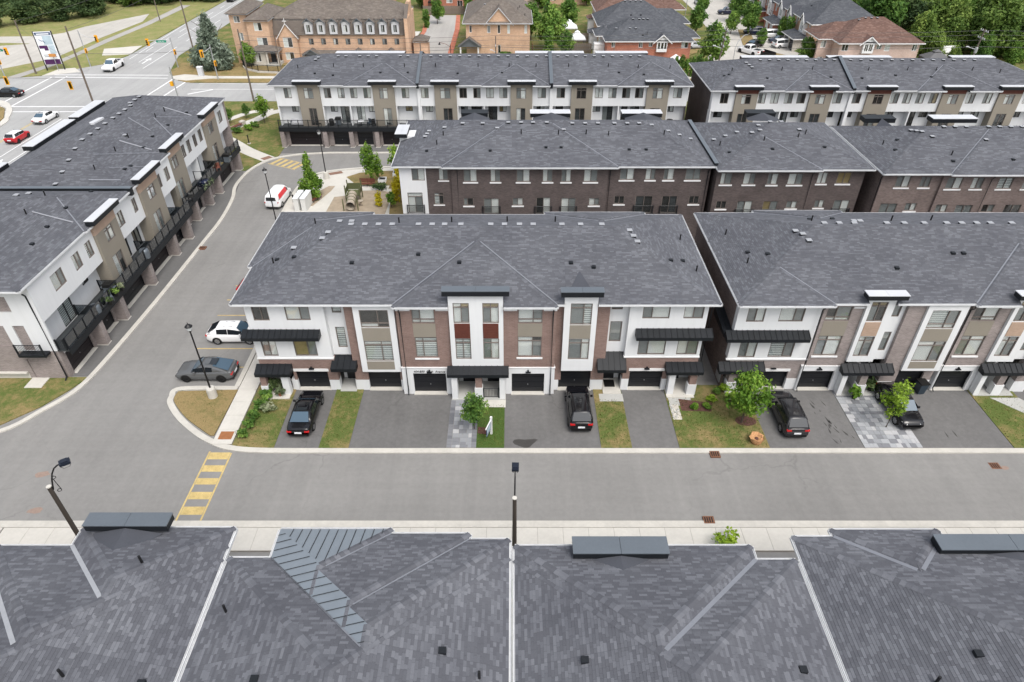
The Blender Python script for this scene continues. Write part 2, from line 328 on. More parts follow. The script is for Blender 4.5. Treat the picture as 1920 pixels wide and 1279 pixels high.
def wall(par,name,mat,s0,s1,z0,z1,t,wins=(),depth=.6,holes=(),sill=None,frame='frame_taupe'):
    """front face with real openings, sides and returns; wins: (s0,s1,z0,z1,style,blinds,split)"""
    hs=[w[:4] for w in wins]+list(holes); ss=sorted({s0,s1,*[min(max(x,s0),s1) for h in hs for x in h[:2]]}); zs=sorted({z0,z1,*[min(max(x,z0),z1) for h in hs for x in h[2:4]]})
    m=MB()
    for a,b in zip(ss,ss[1:]):
        for c,d in zip(zs,zs[1:]):
            if b-a<1e-4 or d-c<1e-4: continue
            x=(a+b)/2;y=(c+d)/2
            if any(h[0]<x<h[1] and h[2]<y<h[3] for h in hs): continue
            m.poly([(a,t,c),(b,t,c),(b,t,d),(a,t,d)])
    for h in hs:
        a,b,c,d=h[:4]; r=t+.16
        if a>s0+1e-4: m.poly([(a,t,c),(a,t,d),(a,r,d),(a,r,c)])
        if b<s1-1e-4: m.poly([(b,t,c),(b,r,c),(b,r,d),(b,t,d)])
        if c>z0+1e-4: m.poly([(a,t,c),(a,r,c),(b,r,c),(b,t,c)])
        if d<z1-1e-4: m.poly([(a,t,d),(b,t,d),(b,r,d),(a,r,d)])
    e=t+depth
    m.poly([(s0,t,z0),(s0,t,z1),(s0,e,z1),(s0,e,z0)]); m.poly([(s1,t,z0),(s1,e,z0),(s1,e,z1),(s1,t,z1)]); m.poly([(s0,t,z1),(s1,t,z1),(s1,e,z1),(s0,e,z1)])
    for a,b in zip(ss,ss[1:]):
        if not any(h[0]<(a+b)/2<h[1] and h[2]<=z0+1e-4 for h in hs): m.poly([(a,t,z0),(a,e,z0),(b,e,z0),(b,t,z0)])
    o=m.build(name,mat,par)
    for w in wins:
        st=w[4] if len(w)>4 else 'V'; bl=w[5] if len(w)>5 else ('white','grey'); sp=w[6] if len(w)>6 else .5
        window(par,w[0],w[1],w[2],w[3],t+.05,st,bl,sp,frame)
        if sill: MB().box(w[0]-.1,w[1]+.1,t-.05,t+.08,w[2]-.13,w[2]-.003).build('window_sill',sill,par)
    return o
def bx(par,name,mat,s0,s1,t0,t1,z0,z1): return MB().box(s0,s1,t0,t1,z0,z1).build(name,mat,par)
def garage(par,s0,s1,z0,z1,t,mat='garage_black'):
    m=MB(); n=4; h=(z1-z0)/n; f=MB(); f.box(s0-.06,s0,t-.02,t+.1,z0,z1+.06).box(s1,s1+.06,t-.02,t+.1,z0,z1+.06).box(s0,s1,t-.02,t+.1,z1,z1+.06)
    o=f.build('garage_door','black_metal',par)
    for i in range(n): bx(o,'panel',mat,s0,s1,t+.05,t+.09,z0+i*h+.012,z0+(i+1)*h-.012)
    bx(o,'handle','galv',(s0+s1)/2-.03,(s0+s1)/2+.03,t+.01,t+.05,z0+h*1.5-.03,z0+h*1.5+.03)
    bx(o,'threshold','concrete',s0-.05,s1+.05,t-.35,t+.1,.0,z0)
def canopy(par,s0,s1,t0,t1,z0,z1,lend=False,rend=False,name='canopy'):
    """black standing-seam canopy, t0 outer edge, t1 at the wall; slopes outward; fascia below"""
    f=MB(); f.box(s0,s1,t0,t0+.06,z0,z0+.3).box(s0,s0+.06,t0+.06,t1,z0,z0+.3).box(s1-.06,s1,t0+.06,t1,z0,z0+.3).box(s0+.06,s1-.06,t0+.06,t1,z0+.02,z0+.06)
    o=f.build(name,'black_metal',par)
    n=max(2,int((s1-s0)/.42)); w=(s1-s0)/n
    for i in range(n):
        a=s0+i*w; b=a+w; m=MB(); zt=max(z1,z0+.34)
        m.poly([(a,t0-.03,z0+.31),(b-.02,t0-.03,z0+.31),(b-.02,t1,zt),(a,t1,zt)]); q=.05
        m.poly([(b-.03,t0-.03,z0+.31+q),(b,t0-.03,z0+.31+q),(b,t1,zt+q),(b-.03,t1,zt+q)]); m.poly([(b-.03,t0-.03,z0+.31),(b-.03,t0-.03,z0+.31+q),(b-.03,t1,zt+q),(b-.03,t1,zt)]); m.poly([(b,t0-.03,z0+.31),(b,t1,zt),(b,t1,zt+q),(b,t0-.03,z0+.31+q)])
        m.build('roof_panel','black_metal',o)
    MB().poly([(s0,t0,z0+.3),(s0,t1,zt),(s0,t1,z0+.3)]).poly([(s1,t0,z0+.3),(s1,t1,z0+.3),(s1,t1,zt)]).build('gable_end','black_metal',o)
    return o
def downpipe(par,s,t,z0,z1,mat='black_metal',kick=.35):
    MB().tube([(s,t-kick,z1+.05),(s,t-kick,z1-.12),(s,t-.07,z1-.4),(s,t-.07,z0+.25),(s,t-.3,z0+.08)],.045,6).build('downpipe',mat,par)
def tower_cap(par,s0,s1,t0,t1,z0,z1,top='cap_metal',side='black_metal',soff=None):
    o=MB().box(s0,s1,t0,t1,z0,z1-.03).build('roof_cap',side,par)
    mid=(s0+s1)/2
    MB().box(s0-.03,mid-.008,t0-.03,t1+.03,z1-.03,z1+.02).box(mid+.008,s1+.03,t0-.03,t1+.03,z1-.03,z1+.02).build('cap_flashing',top,o)
def railing(par,pts,z,h=1.05,kind='glass',post=1.35,name='railing'):
    """pts in local (s,t)"""
    f=MB(); panels=[];
    for (a,b) in zip(pts,pts[1:]):
        A=Vector((*a,0));B=Vector((*b,0)); L=(B-A).length; n=max(1,round(L/post)); d=(B-A)/L; per=Vector((-d.y,d.x,0))
        f.tube([A+Vector((0,0,z+h)),B+Vector((0,0,z+h))],.04,4); f.tube([A+Vector((0,0,z+.1)),B+Vector((0,0,z+.1))],.03,4)
        for i in range(n+1):
            p=A+d*(L*i/n); f.box(p.x-.045,p.x+.045,p.y-.045,p.y+.045,z,z+h+.06)
        for i in range(n):
            p=A+d*(L*i/n)+d*.06; q=A+d*(L*(i+1)/n)-d*.06
            panels.append((p,q,d))
    o=f.build(name,'black_metal',par)
    for p,q,d in panels:
        if kind=='glass':
            e=Vector((-d.y,d.x,0))*.006
            MB().prism([(p+e)[:2],(q+e)[:2],(q-e)[:2],(p-e)[:2]],z+.13,z+h-.05).build('glass_panel','rail_glass',o)
        else:
            L=(q-p).length; k=int(L/.115)
            for i in range(k):
                c=p+d*(L*(i+.5)/k); MB().box(c.x-.012,c.x+.012,c.y-.012,c.y+.012,z+.12,z+h-.03).build('picket',kind if kind in MATS else 'black_metal',o)
    return o
# ---------------------------------------------------------------- hipped roofs
def clip(poly,a,b,c,keep=True):
    """half plane a*x+b*y+c>=0"""
    out=[]; n=len(poly); s=1 if keep else -1
    for i in range(n):
        p=poly[i];q=poly[(i+1)%n]; dp=s*(a*p[0]+b*p[1]+c); dq=s*(a*q[0]+b*q[1]+c)
        if dp>=0: out.append(p)
        if (dp>0 and dq<0) or (dp<0 and dq>0):
            t=dp/(dp-dq); out.append((p[0]+(q[0]-p[0])*t,p[1]+(q[1]-p[1])*t))
    return out
def area(p): return abs(sum(p[i][0]*p[(i+1)%len(p)][1]-p[(i+1)%len(p)][0]*p[i][1] for i in range(len(p))))/2 if len(p)>2 else 0
class Hip:
    def __init__(s,rects,slope,eave,notch=()):
        s.S=slope; s.e=eave; s.R=[]
        for r in rects: s.R.append((r[:4],r[4] if len(r)>4 else eave))
        s.P=[]
        for (x0,x1,y0,y1),e in s.R: s.P.append([(slope,0,e-slope*x0,'L'),(-slope,0,e+slope*x1,'R'),(0,slope,e-slope*y0,'F'),(0,-slope,e+slope*y1,'B')])
        s.faces=[]
        for i,((x0,x1,y0,y1),e) in enumerate(s.R):
            for j,pl in enumerate(s.P[i]):
                poly=[(x0,y0),(x1,y0),(x1,y1),(x0,y1)]
                for k,p2 in enumerate(s.P[i]):
                    if k!=j: poly=clip(poly,p2[0]-pl[0],p2[1]-pl[1],p2[2]-pl[2])
                    if len(poly)<3: break
                if len(poly)<3: continue
                polys=[poly]
                for m in range(len(s.R)):
                    if m==i: continue
                    (a0,a1,b0,b1),e2=s.R[m]; eps=1e-5 if m>i else -1e-5
                    cons=[(p2[0]-pl[0],p2[1]-pl[1],p2[2]-pl[2]-eps) for p2 in s.P[m]]+[(1,0,-a0),(-1,0,a1),(0,1,-b0),(0,-1,b1)]
                    new=[]
                    for q in polys:
                        rest=q
                        for c in cons:
                            if len(rest)<3: break
                            pc=clip(rest,*c,keep=False)
                            if area(pc)>.004: new.append(pc)
                            rest=clip(rest,*c)
                    polys=new
                polys=s.cutn(polys,notch)
                for q in polys:
                    if area(q)>.01: s.faces.append((q,i,j))
    @staticmethod
    def cutn(polys,notch):
        for a,b,c in notch:
            new=[]
            for q in polys:
                rest=q
                for cn in((1,0,-a),(-1,0,b),(0,-1,c)):
                    if len(rest)<3: break
                    pc=clip(rest,*cn,keep=False)
                    if area(pc)>.004: new.append(pc)
                    rest=clip(rest,*cn)
            polys=new
        return polys
    def h(s,x,y):
        best=None
        for (r,e),P in zip(s.R,s.P):
            if r[0]-1e-6<=x<=r[1]+1e-6 and r[2]-1e-6<=y<=r[3]+1e-6:
                z=min(a*x+b*y+c for a,b,c,_ in P); best=z if best is None or z>best else best
        return best
    def segs(s):
        """hip/ridge lines (convex) and valley lines (concave), sampled"""
        hips=[];vals=[]
        for i,((x0,x1,y0,y1),e) in enumerate(s.R):
            w=min(x1-x0,y1-y0)/2; dg=[((x0,y0),(1,1)),((x1,y0),(-1,1)),((x0,y1),(1,-1)),((x1,y1),(-1,-1))]
            L=[(c,(c[0]+d[0]*w,c[1]+d[1]*w)) for c,d in dg]
            L.append(((x0+w,(y0+y1)/2),(x1-w,(y0+y1)/2)) if x1-x0>y1-y0 else (((x0+x1)/2,y0+w),((x0+x1)/2,y1-w)))
            for a,b in L:
                A=Vector(a);B=Vector(b); n=max(1,int((B-A).length/.3)); run=[]
                for k in range(n+1):
                    p=A.lerp(B,k/n); zi=min(q[0]*p.x+q[1]*p.y+q[2] for q in s.P[i]); hh=s.h(p.x,p.y)
                    if hh is not None and abs(hh-zi)<.004: run.append((p.x,p.y,zi))
                    else:
                        if len(run)>1: hips.append(run)
                        run=[]
                if len(run)>1: hips.append(run)
            for m in range(len(s.R)):
                if m<=i: continue
                for pa in s.P[i]:
                    for pb in s.P[m]:
                        if (pa[0]==0)==(pb[0]==0): continue
                        px=pa if pa[0] else pb; py=pb if pa[0] else pa
                        # px: sx*x+cx ; py: sy*y+cy equal -> y=(sx*x+cx-cy)/sy
                        r2=s.R[m][0]; xa=max(x0,r2[0]);xb=min(x1,r2[1]); n=max(2,int((xb-xa)/.25)); run=[]
                        for k in range(n+1):
                            x=xa+(xb-xa)*k/n; y=(px[0]*x+px[2]-py[2])/py[1]; ok=max(y0,r2[2])-1e-6<=y<=min(y1,r2[3])+1e-6
                            if ok:
                                ok=s.h(x,y) is not None
                            if ok:
                                z=px[0]*x+px[2]; zi=min(q[0]*x+q[1]*y+q[2] for q in s.P[i]); zm=min(q[0]*x+q[1]*y+q[2] for q in s.P[m]); ok=abs(s.h(x,y)-z)<.004 and abs(zi-z)<.004 and abs(zm-z)<.004
                                if ok:
                                    sg=-1 if px[0]*py[1]>0 else 1; n1=s.h(x+.1,y-.1*(-sg)) if False else s.h(x+.12*px[0]/abs(px[0]),y-.12*py[1]/abs(py[1])); n2=s.h(x-.12*px[0]/abs(px[0]),y+.12*py[1]/abs(py[1])); ok=n1 is not None and n2 is not None and n1+n2-2*z>.01
                            if ok: run.append((x,y,z))
                            else:
                                if len(run)>2: vals.append(run)
                                run=[]
                        if len(run)>2: vals.append(run)
        return hips,vals
def tabs(hip,expo,widths,skip=None,seed=1,lift=.014):
    V=[];F=[];T=[]; nv=0; S_=hip.S; du=expo/math.sqrt(1+S_*S_); k=math.sqrt(1+S_*S_)
    inter=[]
    for (poly,i,j) in hip.faces:
        if skip and skip(i,j,poly): continue
        (x0,x1,y0,y1),e=hip.R[i]; pa,pb,pc,side=hip.P[i][j]
        if side=='L': tl=lambda p:(p[1],p[0]-x0); inv=lambda a,u:(x0+u,a)
        elif side=='R': tl=lambda p:(p[1],x1-p[0]); inv=lambda a,u:(x1-u,a)
        elif side=='F': tl=lambda p:(p[0],p[1]-y0); inv=lambda a,u:(a,y0+u)
        else: tl=lambda p:(p[0],y1-p[1]); inv=lambda a,u:(a,y1-u)
        P=[tl(p) for p in poly]
        sa=sum(P[q][0]*P[(q+1)%len(P)][1]-P[(q+1)%len(P)][0]*P[q][1] for q in range(len(P)))
        if sa<0: P=P[::-1]
        us=[p[1] for p in P]; as_=[p[0] for p in P]
        for r in range(int(min(us)/du),int(max(us)/du)+1):
            u0=max(r*du,min(us)); u1=min((r+1)*du,max(us))
            if u1-u0<.01: continue
            strip=clip(clip(P,0,1,-u0),0,-1,u1)
            if len(strip)<3: continue
            amin=min(p[0] for p in strip);amax=max(p[0] for p in strip)
            # widest span fully inside the strip
            lo=[p[0] for p in strip]; 
            c0=clip(strip,0,1,-(u0+1e-6)); 
            at0=[p[0] for p in strip if abs(p[1]-u0)<1e-6]; at1=[p[0] for p in strip if abs(p[1]-u1)<1e-6]
            if at0 and at1: ia=max(min(at0),min(at1)); ib=min(max(at0),max(at1))
            else: ia,ib=1,0
            rs=random.Random((seed*7919+j*131+r)*31+i*0); a=-200.0+rs.random()*.5
            # jump near amin using a block scheme so the layout does not depend on the piece
            blk=math.floor(amin/4.0)
            while blk*4.0<amax:
                rs=random.Random((seed*7919+j*131+r)*1009+blk); a=blk*4.0; end=a+4.0
                while a<end-1e-6:
                    w=rs.choice(widths); b=min(a+w,end); 
                    if end-b<.12: b=end
                    t=rs.random()
                    if b>amin and a<amax:
                        ca,cb=a+.004,b-.004
                        if ca>=ia and cb<=ib:
                            quad=[(ca,u0),(cb,u0),(cb,u1),(ca,u1)]
                            if u1-u0>du*.98: inter.append((i,j,ca,cb,u0,u1,t,inv((ca+cb)/2,(u0+u1)/2)))
                            full=True
                        else:
                            quad=clip(clip(strip,1,0,-ca),-1,0,cb); full=False
                            if area(quad)<.002: quad=None
                        if quad:
                            pts=[]
                            for (aa,uu) in quad:
                                x,y=inv(aa,uu); f=(uu-r*du)/du; pts.append((x,y,pa*x+pb*y+pc+lift*(1.15-f)))
                            V+=pts; F.append(tuple(range(nv,nv+len(pts)))); T.append(t); nv+=len(pts)
                            if full:
                                (xa,ya,za),(xb,yb,zb)=pts[0],pts[1]; V+=[(xa,ya,za-lift*1.1),(xb,yb,zb-lift*1.1)]; F.append((nv-4,nv,nv+1,nv-3)); T.append(t*.8); nv+=2  # lip tint lowered: the course's shadow line is put into its colour
                    a=b
                blk+=1
    return V,F,T,inter
def tint_mesh(name,V,F,T,mat):
    me=bpy.data.meshes.new(name); me.from_pydata(V,[],F); me.materials.append(M(mat))
    at=me.attributes.new('tint','FLOAT','FACE'); at.data.foreach_set('value',np.array(T,dtype=np.float32)); return me
def roof(par,rects,slope,eave=8.75,expo=.16,widths=(.25,.35,.45,.55),mat='shingle_grey',deck='roof_deck',gut='gutter_white',skip=None,seed=1,singles=None,valley=True,caps=True,soff=.0,capcol=None,name='roof',notch=(),vw=.045):
    H=Hip(rects,slope,eave,notch); m=MB()
    for poly,i,j in H.faces:
        a,b,c,_=H.P[i][j]; m.poly([(x,y,a*x+b*y+c-.004) for x,y in poly])
    ro=m.build(name,deck,par)
    for q,((x0,x1,y0,y1),e) in enumerate(H.R): 
        for pq in H.cutn([[(x0,y0),(x0,y1),(x1,y1),(x1,y0)]],notch): MB().poly([(x,y,e-.20-.004*q) for x,y in pq]).build('soffit','stucco_white',ro)
    V,F,T,inter=tabs(H,expo,widths,skip,seed)
    if singles:
        cand=sorted([x for x in inter if singles[0](x[7])],key=lambda x:singles[1](x[7]))[:300]
        drop={(x[0],x[1],round(x[2],3),round(x[4],3)) for x in cand}
        V,F,T=_tabs_without(H,expo,widths,skip,seed,drop)
        cache={}
        for (i,j,ca,cb,u0,u1,t,_) in cand:
            pa,pb,pc,side=H.P[i][j]; (x0,x1,y0,y1),e=H.R[i]; kq=(round(cb-ca,2),int(t*12),side)
            inv={'L':lambda a,u:(x0+u,a),'R':lambda a,u:(x1-u,a),'F':lambda a,u:(a,y0+u),'B':lambda a,u:(a,y1-u)}[side]
            P=[]
            for a,u,l in((ca,u0,.0165),(cb,u0,.0165),(cb,u1,.003),(ca,u1,.003)): x,y=inv(a,u); P.append(Vector((x,y,pa*x+pb*y+pc+l)))
            o=P[0].copy()
            if kq not in cache:
                q=[p-o for p in P]; z=Vector((0,0,.015)); vv=[tuple(v) for v in q]+[tuple(q[0]-z),tuple(q[1]-z),tuple(q[2]-z*.2),tuple(q[3]-z*.2)]
                cache[kq]=tint_mesh('shingle',vv,[(0,1,2,3),(0,4,5,1),(1,5,6,2),(3,7,4,0)],[(int(t*12)+.5)/12]*4,mat)
            ob('shingle',cache[kq],ro,o)
    tag(ob('shingle_courses',tint_mesh('shingle_courses',V,F,T,mat),ro),kind='stuff')
    hips,vals=H.segs()
    if caps:
        V=[];F=[];T=[]; rr=random.Random(seed)
        for run in hips:
            if skip and capcol and capcol(run): continue
            A=Vector(run[0]);B=Vector(run[-1]); d=B-A; L=d.length
            if L<.5: continue
            d/=L; n=int(L/.24); per=Vector((-d.y,d.x,0)).normalized()
            drop=slope*.707*.15 if abs(d.x)>.1 and abs(d.y)>.1 else slope*.15
            for k in range(n):
                p=A+d*(L*k/n); q=A+d*(L*(k+1)/n*1.0); c=len(V); up=Vector((0,0,.03));lo=Vector((0,0,.018)); w=per*.16; dz=Vector((0,0,-drop))
                V+=[tuple(p-w+dz+up),tuple(p+up),tuple(p+w+dz+up),tuple(q-w+dz+lo),tuple(q+lo),tuple(q+w+dz+lo)]; F+=[(c,c+1,c+4,c+3),(c+1,c+2,c+5,c+4)]; t=rr.random(); T+=[t,t]
        if V: tag(ob('ridge_cap',tint_mesh('ridge_cap',V,F,T,mat),ro),kind='stuff')
    if valley:
        for run in vals:
            A=Vector(run[0]);B=Vector(run[-1]); d=(B-A)
            if d.length<1.0: continue
            d.normalize(); per=Vector((-d.y,d.x,0)).normalized()*vw; u=Vector((0,0,.045))
            MB().poly([A-per+u,A+per+u,B+per+u,B-per+u]).poly([A-per+u,B-per+u,B-per-u,A-per-u]).poly([A+per+u,B+per+u,B+per-u,A+per-u]).build('valley_flashing',valley if isinstance(valley,str) else 'valley_metal',ro)
    if gut:
        done=[]
        for q,((x0,x1,y0,y1),e) in enumerate(H.R):
            for ax,fix,lo,hi,out in(('x',y0,x0,x1,-1),('x',y1,x0,x1,1),('y',x0,y0,y1,-1),('y',x1,y0,y1,1)):
                iv=[(lo,hi)]
                for mm,((a0,a1,b0,b1),e2) in enumerate(H.R):
                    if mm==q: continue
                    f=fix+out*.01; 
                    if ax=='x' and b0<f<b1: cut=(a0,a1)
                    elif ax=='y' and a0<f<a1: cut=(b0,b1)
                    else: continue
                    nv=[]
                    for p0,p1 in iv:
                        if cut[1]<=p0 or cut[0]>=p1: nv.append((p0,p1)); continue
                        if cut[0]>p0: nv.append((p0,cut[0]))
                        if cut[1]<p1: nv.append((cut[1],p1))
                    iv=nv
                if ax=='x':
                    for na,nb,nc in notch:
                        if fix<nc:
                            nv=[]
                            for p0,p1 in iv:
                                if nb<=p0 or na>=p1: nv.append((p0,p1)); continue
                                if na>p0: nv.append((p0,na))
                                if nb<p1: nv.append((nb,p1))
                            iv=nv
                for fx,ax2,o2,d0,d1 in done:
                    if ax2==ax and o2==out and abs(fx-fix)<1e-3:
                        nv=[]
                        for p0,p1 in iv:
                            if d1<=p0 or d0>=p1: nv.append((p0,p1)); continue
                            if d0>p0: nv.append((p0,d0))
                            if d1<p1: nv.append((d1,p1))
                        iv=nv
                for p0,p1 in iv:
                    if p1-p0<.05: continue
                    done.append((fix,ax,out,p0,p1))
                    g=MB()
                    if ax=='x':
                        ya,yb=(fix-.11,fix) if out<0 else (fix,fix+.11); g.box(p0,p1,ya,ya+.025,e-.13,e-.01).box(p0,p1,yb-.025,yb,e-.2,e-.012).box(p0,p1,ya+.025,yb-.025,e-.13,e-.09)
                    else:
                        xa,xb=(fix-.11,fix) if out<0 else (fix,fix+.11); g.box(xa,xa+.025,p0,p1,e-.13,e-.01).box(xb-.025,xb,p0,p1,e-.2,e-.012).box(xa+.025,xb-.025,p0,p1,e-.13,e-.09)
                    g.build('gutter',gut,ro)
    return H,ro
def _tabs_without(H,expo,widths,skip,seed,drop):
    V,F,T,inter=tabs(H,expo,widths,skip,seed)
    # faces come in order; rebuild without the dropped interior tabs
    keep=[]; idx=0; NV=[];NF=[];NT=[]; it=iter(inter); cur=next(it,None)
    # an interior tab is a 4-gon followed by its front lip; match by its centre
    dropc={}
    for (i,j,ca,cb,u0,u1,t,c) in inter:
        if (i,j,round(ca,3),round(u0,3)) in drop: dropc[(round(c[0],2),round(c[1],2))]=1
    k=0
    while k<len(F):
        f=F[k]; p=[V[q] for q in f]; c=(round(sum(q[0] for q in p)/len(p),2),round(sum(q[1] for q in p)/len(p),2)); lip=k+1<len(F) and len(F[k+1])==4 and F[k+1][0]==f[0] and len(f)==4
        if lip and c in dropc: k+=2; continue
        for ff in ([f,F[k+1]] if lip else [f]):
            b=len(NV); NV+=[V[q] for q in ff]; NF.append(tuple(range(b,b+len(ff))))
        NT+=([T[k],T[k+1]] if lip else [T[k]]); k+=2 if lip else 1
    return NV,NF,NT
def vents(par,H,boxes=(),pipes=(),goose=(),white='vent_grey'):
    for x,y in boxes:
        z=H.h(x,y); 
        if z is None: continue
        o=MB().box(x-.17,x+.17,y-.17,y+.17,z-.1,z+.11).build('roof_vent','black_metal',par); MB().box(x-.21,x+.21,y-.2,y+.2,z+.11,z+.15).build('vent_lid',white,o)
    for x,y in pipes:
        z=H.h(x,y)
        if z is None: continue
        MB().tube([(x,y,z-.1),(x,y,z+.5)],.06,8).build('vent_pipe','pole_black',par)
    for x,y in goose:
        z=H.h(x,y)
        if z is None: continue
        MB().box(x-.15,x+.15,y-.15,y+.12,z-.1,z+.13).build('exhaust_hood','black_metal',par)
def parapet(par,H,pts,hgt=.35,w=.3,mat='cap_metal',base='stucco_white'):
    """fire wall rising through the roof along pts"""
    for a,b in zip(pts,pts[1:]):
        A=Vector(a);B=Vector(b); za=(H.h(*a) or H.e);zb=(H.h(*b) or H.e); d=(B-A).normalized(); n=Vector((-d.y,d.x))*w/2
        for nm,mt,lo,hi,ex in(('fire_wall','black_metal',-.4,hgt,0),('coping',mat,hgt,hgt+.06,.04)):
            k=n*(1+ex/(w/2)); m=MB(); q=[(A-k),(A+k),(B+k),(B-k)]; zz=[za,za,zb,zb]
            v=[(p.x,p.y,z+lo) for p,z in zip(q,zz)]+[(p.x,p.y,z+hi) for p,z in zip(q,zz)]; m.v=v; m.f=[(0,1,2,3),(4,7,6,5),(0,4,5,1),(1,5,6,2),(2,6,7,3),(3,7,4,0)]; m.build(nm,mt,par)

def text_mesh(body,size,mat,shear=0,ext=.01):
    c=bpy.data.curves.new('lettering','FONT'); c.body=body; c.size=size; c.extrude=ext; c.shear=shear; c.align_x='CENTER'; c.resolution_u=3
    t=bpy.data.objects.new('lettering',c); COL.objects.link(t); me=bpy.data.meshes.new_from_object(t.evaluated_get(bpy.context.evaluated_depsgraph_get())); bpy.data.objects.remove(t); bpy.data.curves.remove(c)
    me.name='lettering'; me.materials.clear(); me.materials.append(M(mat)); return me
# ---------------------------------------------------------------- townhouse blocks
def kz(k,w): return (w[0]*k,w[1]*k,36-(36-w[2])*k,36-(36-w[3])*k)+tuple(w[4:])
def shell(par,s0,s1,t0,t1,z0=0,z1=8.6,mat='brick_brown',back=True):
    m=MB(); m.poly([(s0,t0,z0),(s0,t1,z0),(s0,t1,z1),(s0,t0,z1)]).poly([(s1,t0,z0),(s1,t0,z1),(s1,t1,z1),(s1,t1,z0)])
    if back: m.poly([(s0,t1,z0),(s1,t1,z0),(s1,t1,z1),(s0,t1,z1)])
    return m.build('side_wall',mat,par)
def bay(par,s0,s1,t,z0,z1,g,k=1,cap=None,mat='stucco_white',panel='taupe',depth=1.2,low=True):
    """white frame with a tall slot: upper window, panel, lower window (g=(top0,top1,low0,low1,sa,sb))"""
    ub,ut,lb,lt,a,b,bu,bl=g
    wall(par,'stucco_bay',mat,s0,s1,z0,z1,t,[(a,b,ub,ut,'B' if not cap else 'T',bu,.62),(a,b,lb,lt,'T',bl,.62)],depth)
    bx(par,'infill_panel',panel,a,b,t-.012,t+.03,lt+.02,ub-.02)
    if low and lb-z0>.6: bx(par,'infill_panel',panel,a,b,t-.012,t+.03,z0+.25,lb-.02)
    if cap: tower_cap(par,cap[0],cap[1],t-.4,t+.25,cap[2],cap[3])
def front_block():
    r=empty('townhouse_block',(0,41,0),0,'brown brick and white townhouse block facing the lane, with two white towers','townhouses','townhouse blocks of the estate')
    k=41.45/41; W='white';Gy='grey';St='stripe';D='dark'
    T=.45; ss=lambda *a:[kz(k,w) for w in a]
    # left end unit
    wall(r,'stucco_wall','stucco_white',-19.95,-14.05,3.35,8.62,T,ss((-19.21,-18.03,7.22,8.45,'V',(D,D),.55),(-16.77,-14.97,7.25,8.45,'V',(W,Gy),.6),(-19.19,-18.06,3.87,5.74,'T',(Gy,W,Gy,D),.5),(-16.73,-15.0,3.88,5.74,'T',('tan',Gy,'tan',D),.6)))
    bx(r,'ledge','trim_white',-20.0,-14.0,T-.06,T+.2,3.24,3.35)
    wall(r,'stucco_wall','stucco_white',-14.05,-12.55,3.3,8.62,.95,ss((-13.45,-12.75,7.6,8.5,'1',(St,)),(-13.45,-12.74,4.35,6.3,'1',(St,))))
    wall(r,'brick_pier','brick_brown',-12.55,-11.8,1.1,8.62,T)
    wall(r,'brick_wall','brick_brown',-17.45,-14.0,1.1,3.24,T,holes=[(-17.25,-14.72,1.1,1.98)])
    wall(r,'base_wall','stucco_white',-17.75,-17.27,0,1.1,T); wall(r,'base_wall','stucco_white',-14.7,-13.9,0,1.1,T); wall(r,'base_wall','stucco_white',-12.6,-11.52,0,1.1,T)
    wall(r,'brick_pier','brick_brown',-14.7,-13.9,1.1,2.4,T-.01)
    bx(r,'lintel','trim_white',-17.4,-14.6,T-.04,T+.15,1.99,2.25); garage(r,-17.25,-14.72,.08,1.98,T+.3)
    bay(r,-11.8,-8.75,.1,2.2,8.55,(6.5,8.1,3.3,5.25,-11.35,-9.2,(D,D,W,D),(St,St)))
    wall(r,'brick_wall','brick_brown',-11.8,-8.6,1.1,2.2,T,holes=[(-11.5,-8.95,1.1,2.05)]); wall(r,'base_wall','stucco_white',-8.93,-8.6,0,1.1,T); garage(r,-11.5,-8.95,.1,2.05,T+.25)
    wall(r,'brick_wall','brick_brown',-8.75,-8.6,2.2,8.62,.5)
    canopy(r,-20.5,-14.6,-.3,T,5.5,6.1,name='window_canopy'); canopy(r,-14.2,-12.2,-.3,.95,2.5,3.25,name='door_canopy')
    canopy(r,-20.2,-17.4,-.45,T,2.1,2.75,name='porch_canopy'); wall(r,'brick_wall','brick_brown',-19.95,-17.45,2.3,3.24,T,depth=.3)
    wall(r,'brick_column','brick_brown',-19.95,-19.5,1.05,2.15,-.25,depth=.45); wall(r,'column_base','stucco_white',-20.0,-19.45,0,1.05,-.3,depth=.55); wall(r,'porch_column','stucco_white',-18.3,-17.75,.1,2.15,-.2,depth=.45)
    bx(r,'porch_floor','concrete',-19.9,-17.8,-.75,1.9,0,.14); wall(r,'porch_wall','stucco_white',-19.9,-17.3,.14,2.4,1.9,depth=.2); bx(r,'door','garage_black',-18.9,-18.0,1.8,1.86,.14,2.2); bx(r,'door_mat','plastic_black',-18.85,-18.0,.5,1.5,.142,.155)
    wall(r,'porch_wall','stucco_white',-13.9,-12.55,.1,2.6,1.9,depth=.2); bx(r,'porch_floor','concrete_grey',-13.9,-12.6,.2,1.9,0,.13); bx(r,'door','garage_black',-13.6,-12.7,1.8,1.86,.13,2.15)
    # centre pair
    wall(r,'brick_wall','brick_brown',-8.6,3.31,2.79,8.62,0,[(-7.46,-5.75,6.98,8.35,'B',(Gy,W,W,W),.36),(-7.4,-5.71,3.75,5.68,'T',(St,St),.36),(.45,2.27,6.98,8.4,'B',(W,Gy,W,W),.62),(.43,2.26,3.81,5.74,'T',(W,Gy,W,D),.62)],sill=None)
    for a,b,z in((-7.52,-5.63,3.62),(.35,2.36,3.68)): bx(r,'window_sill','trim_white',a,b,-.07,.06,z-.06,z+.08)
    for a,b,c,d in((-7.44,-5.74,5.7,6.96),(.44,2.27,5.76,6.96)): bx(r,'infill_panel','taupe',a,b,-.02,.03,c,d)
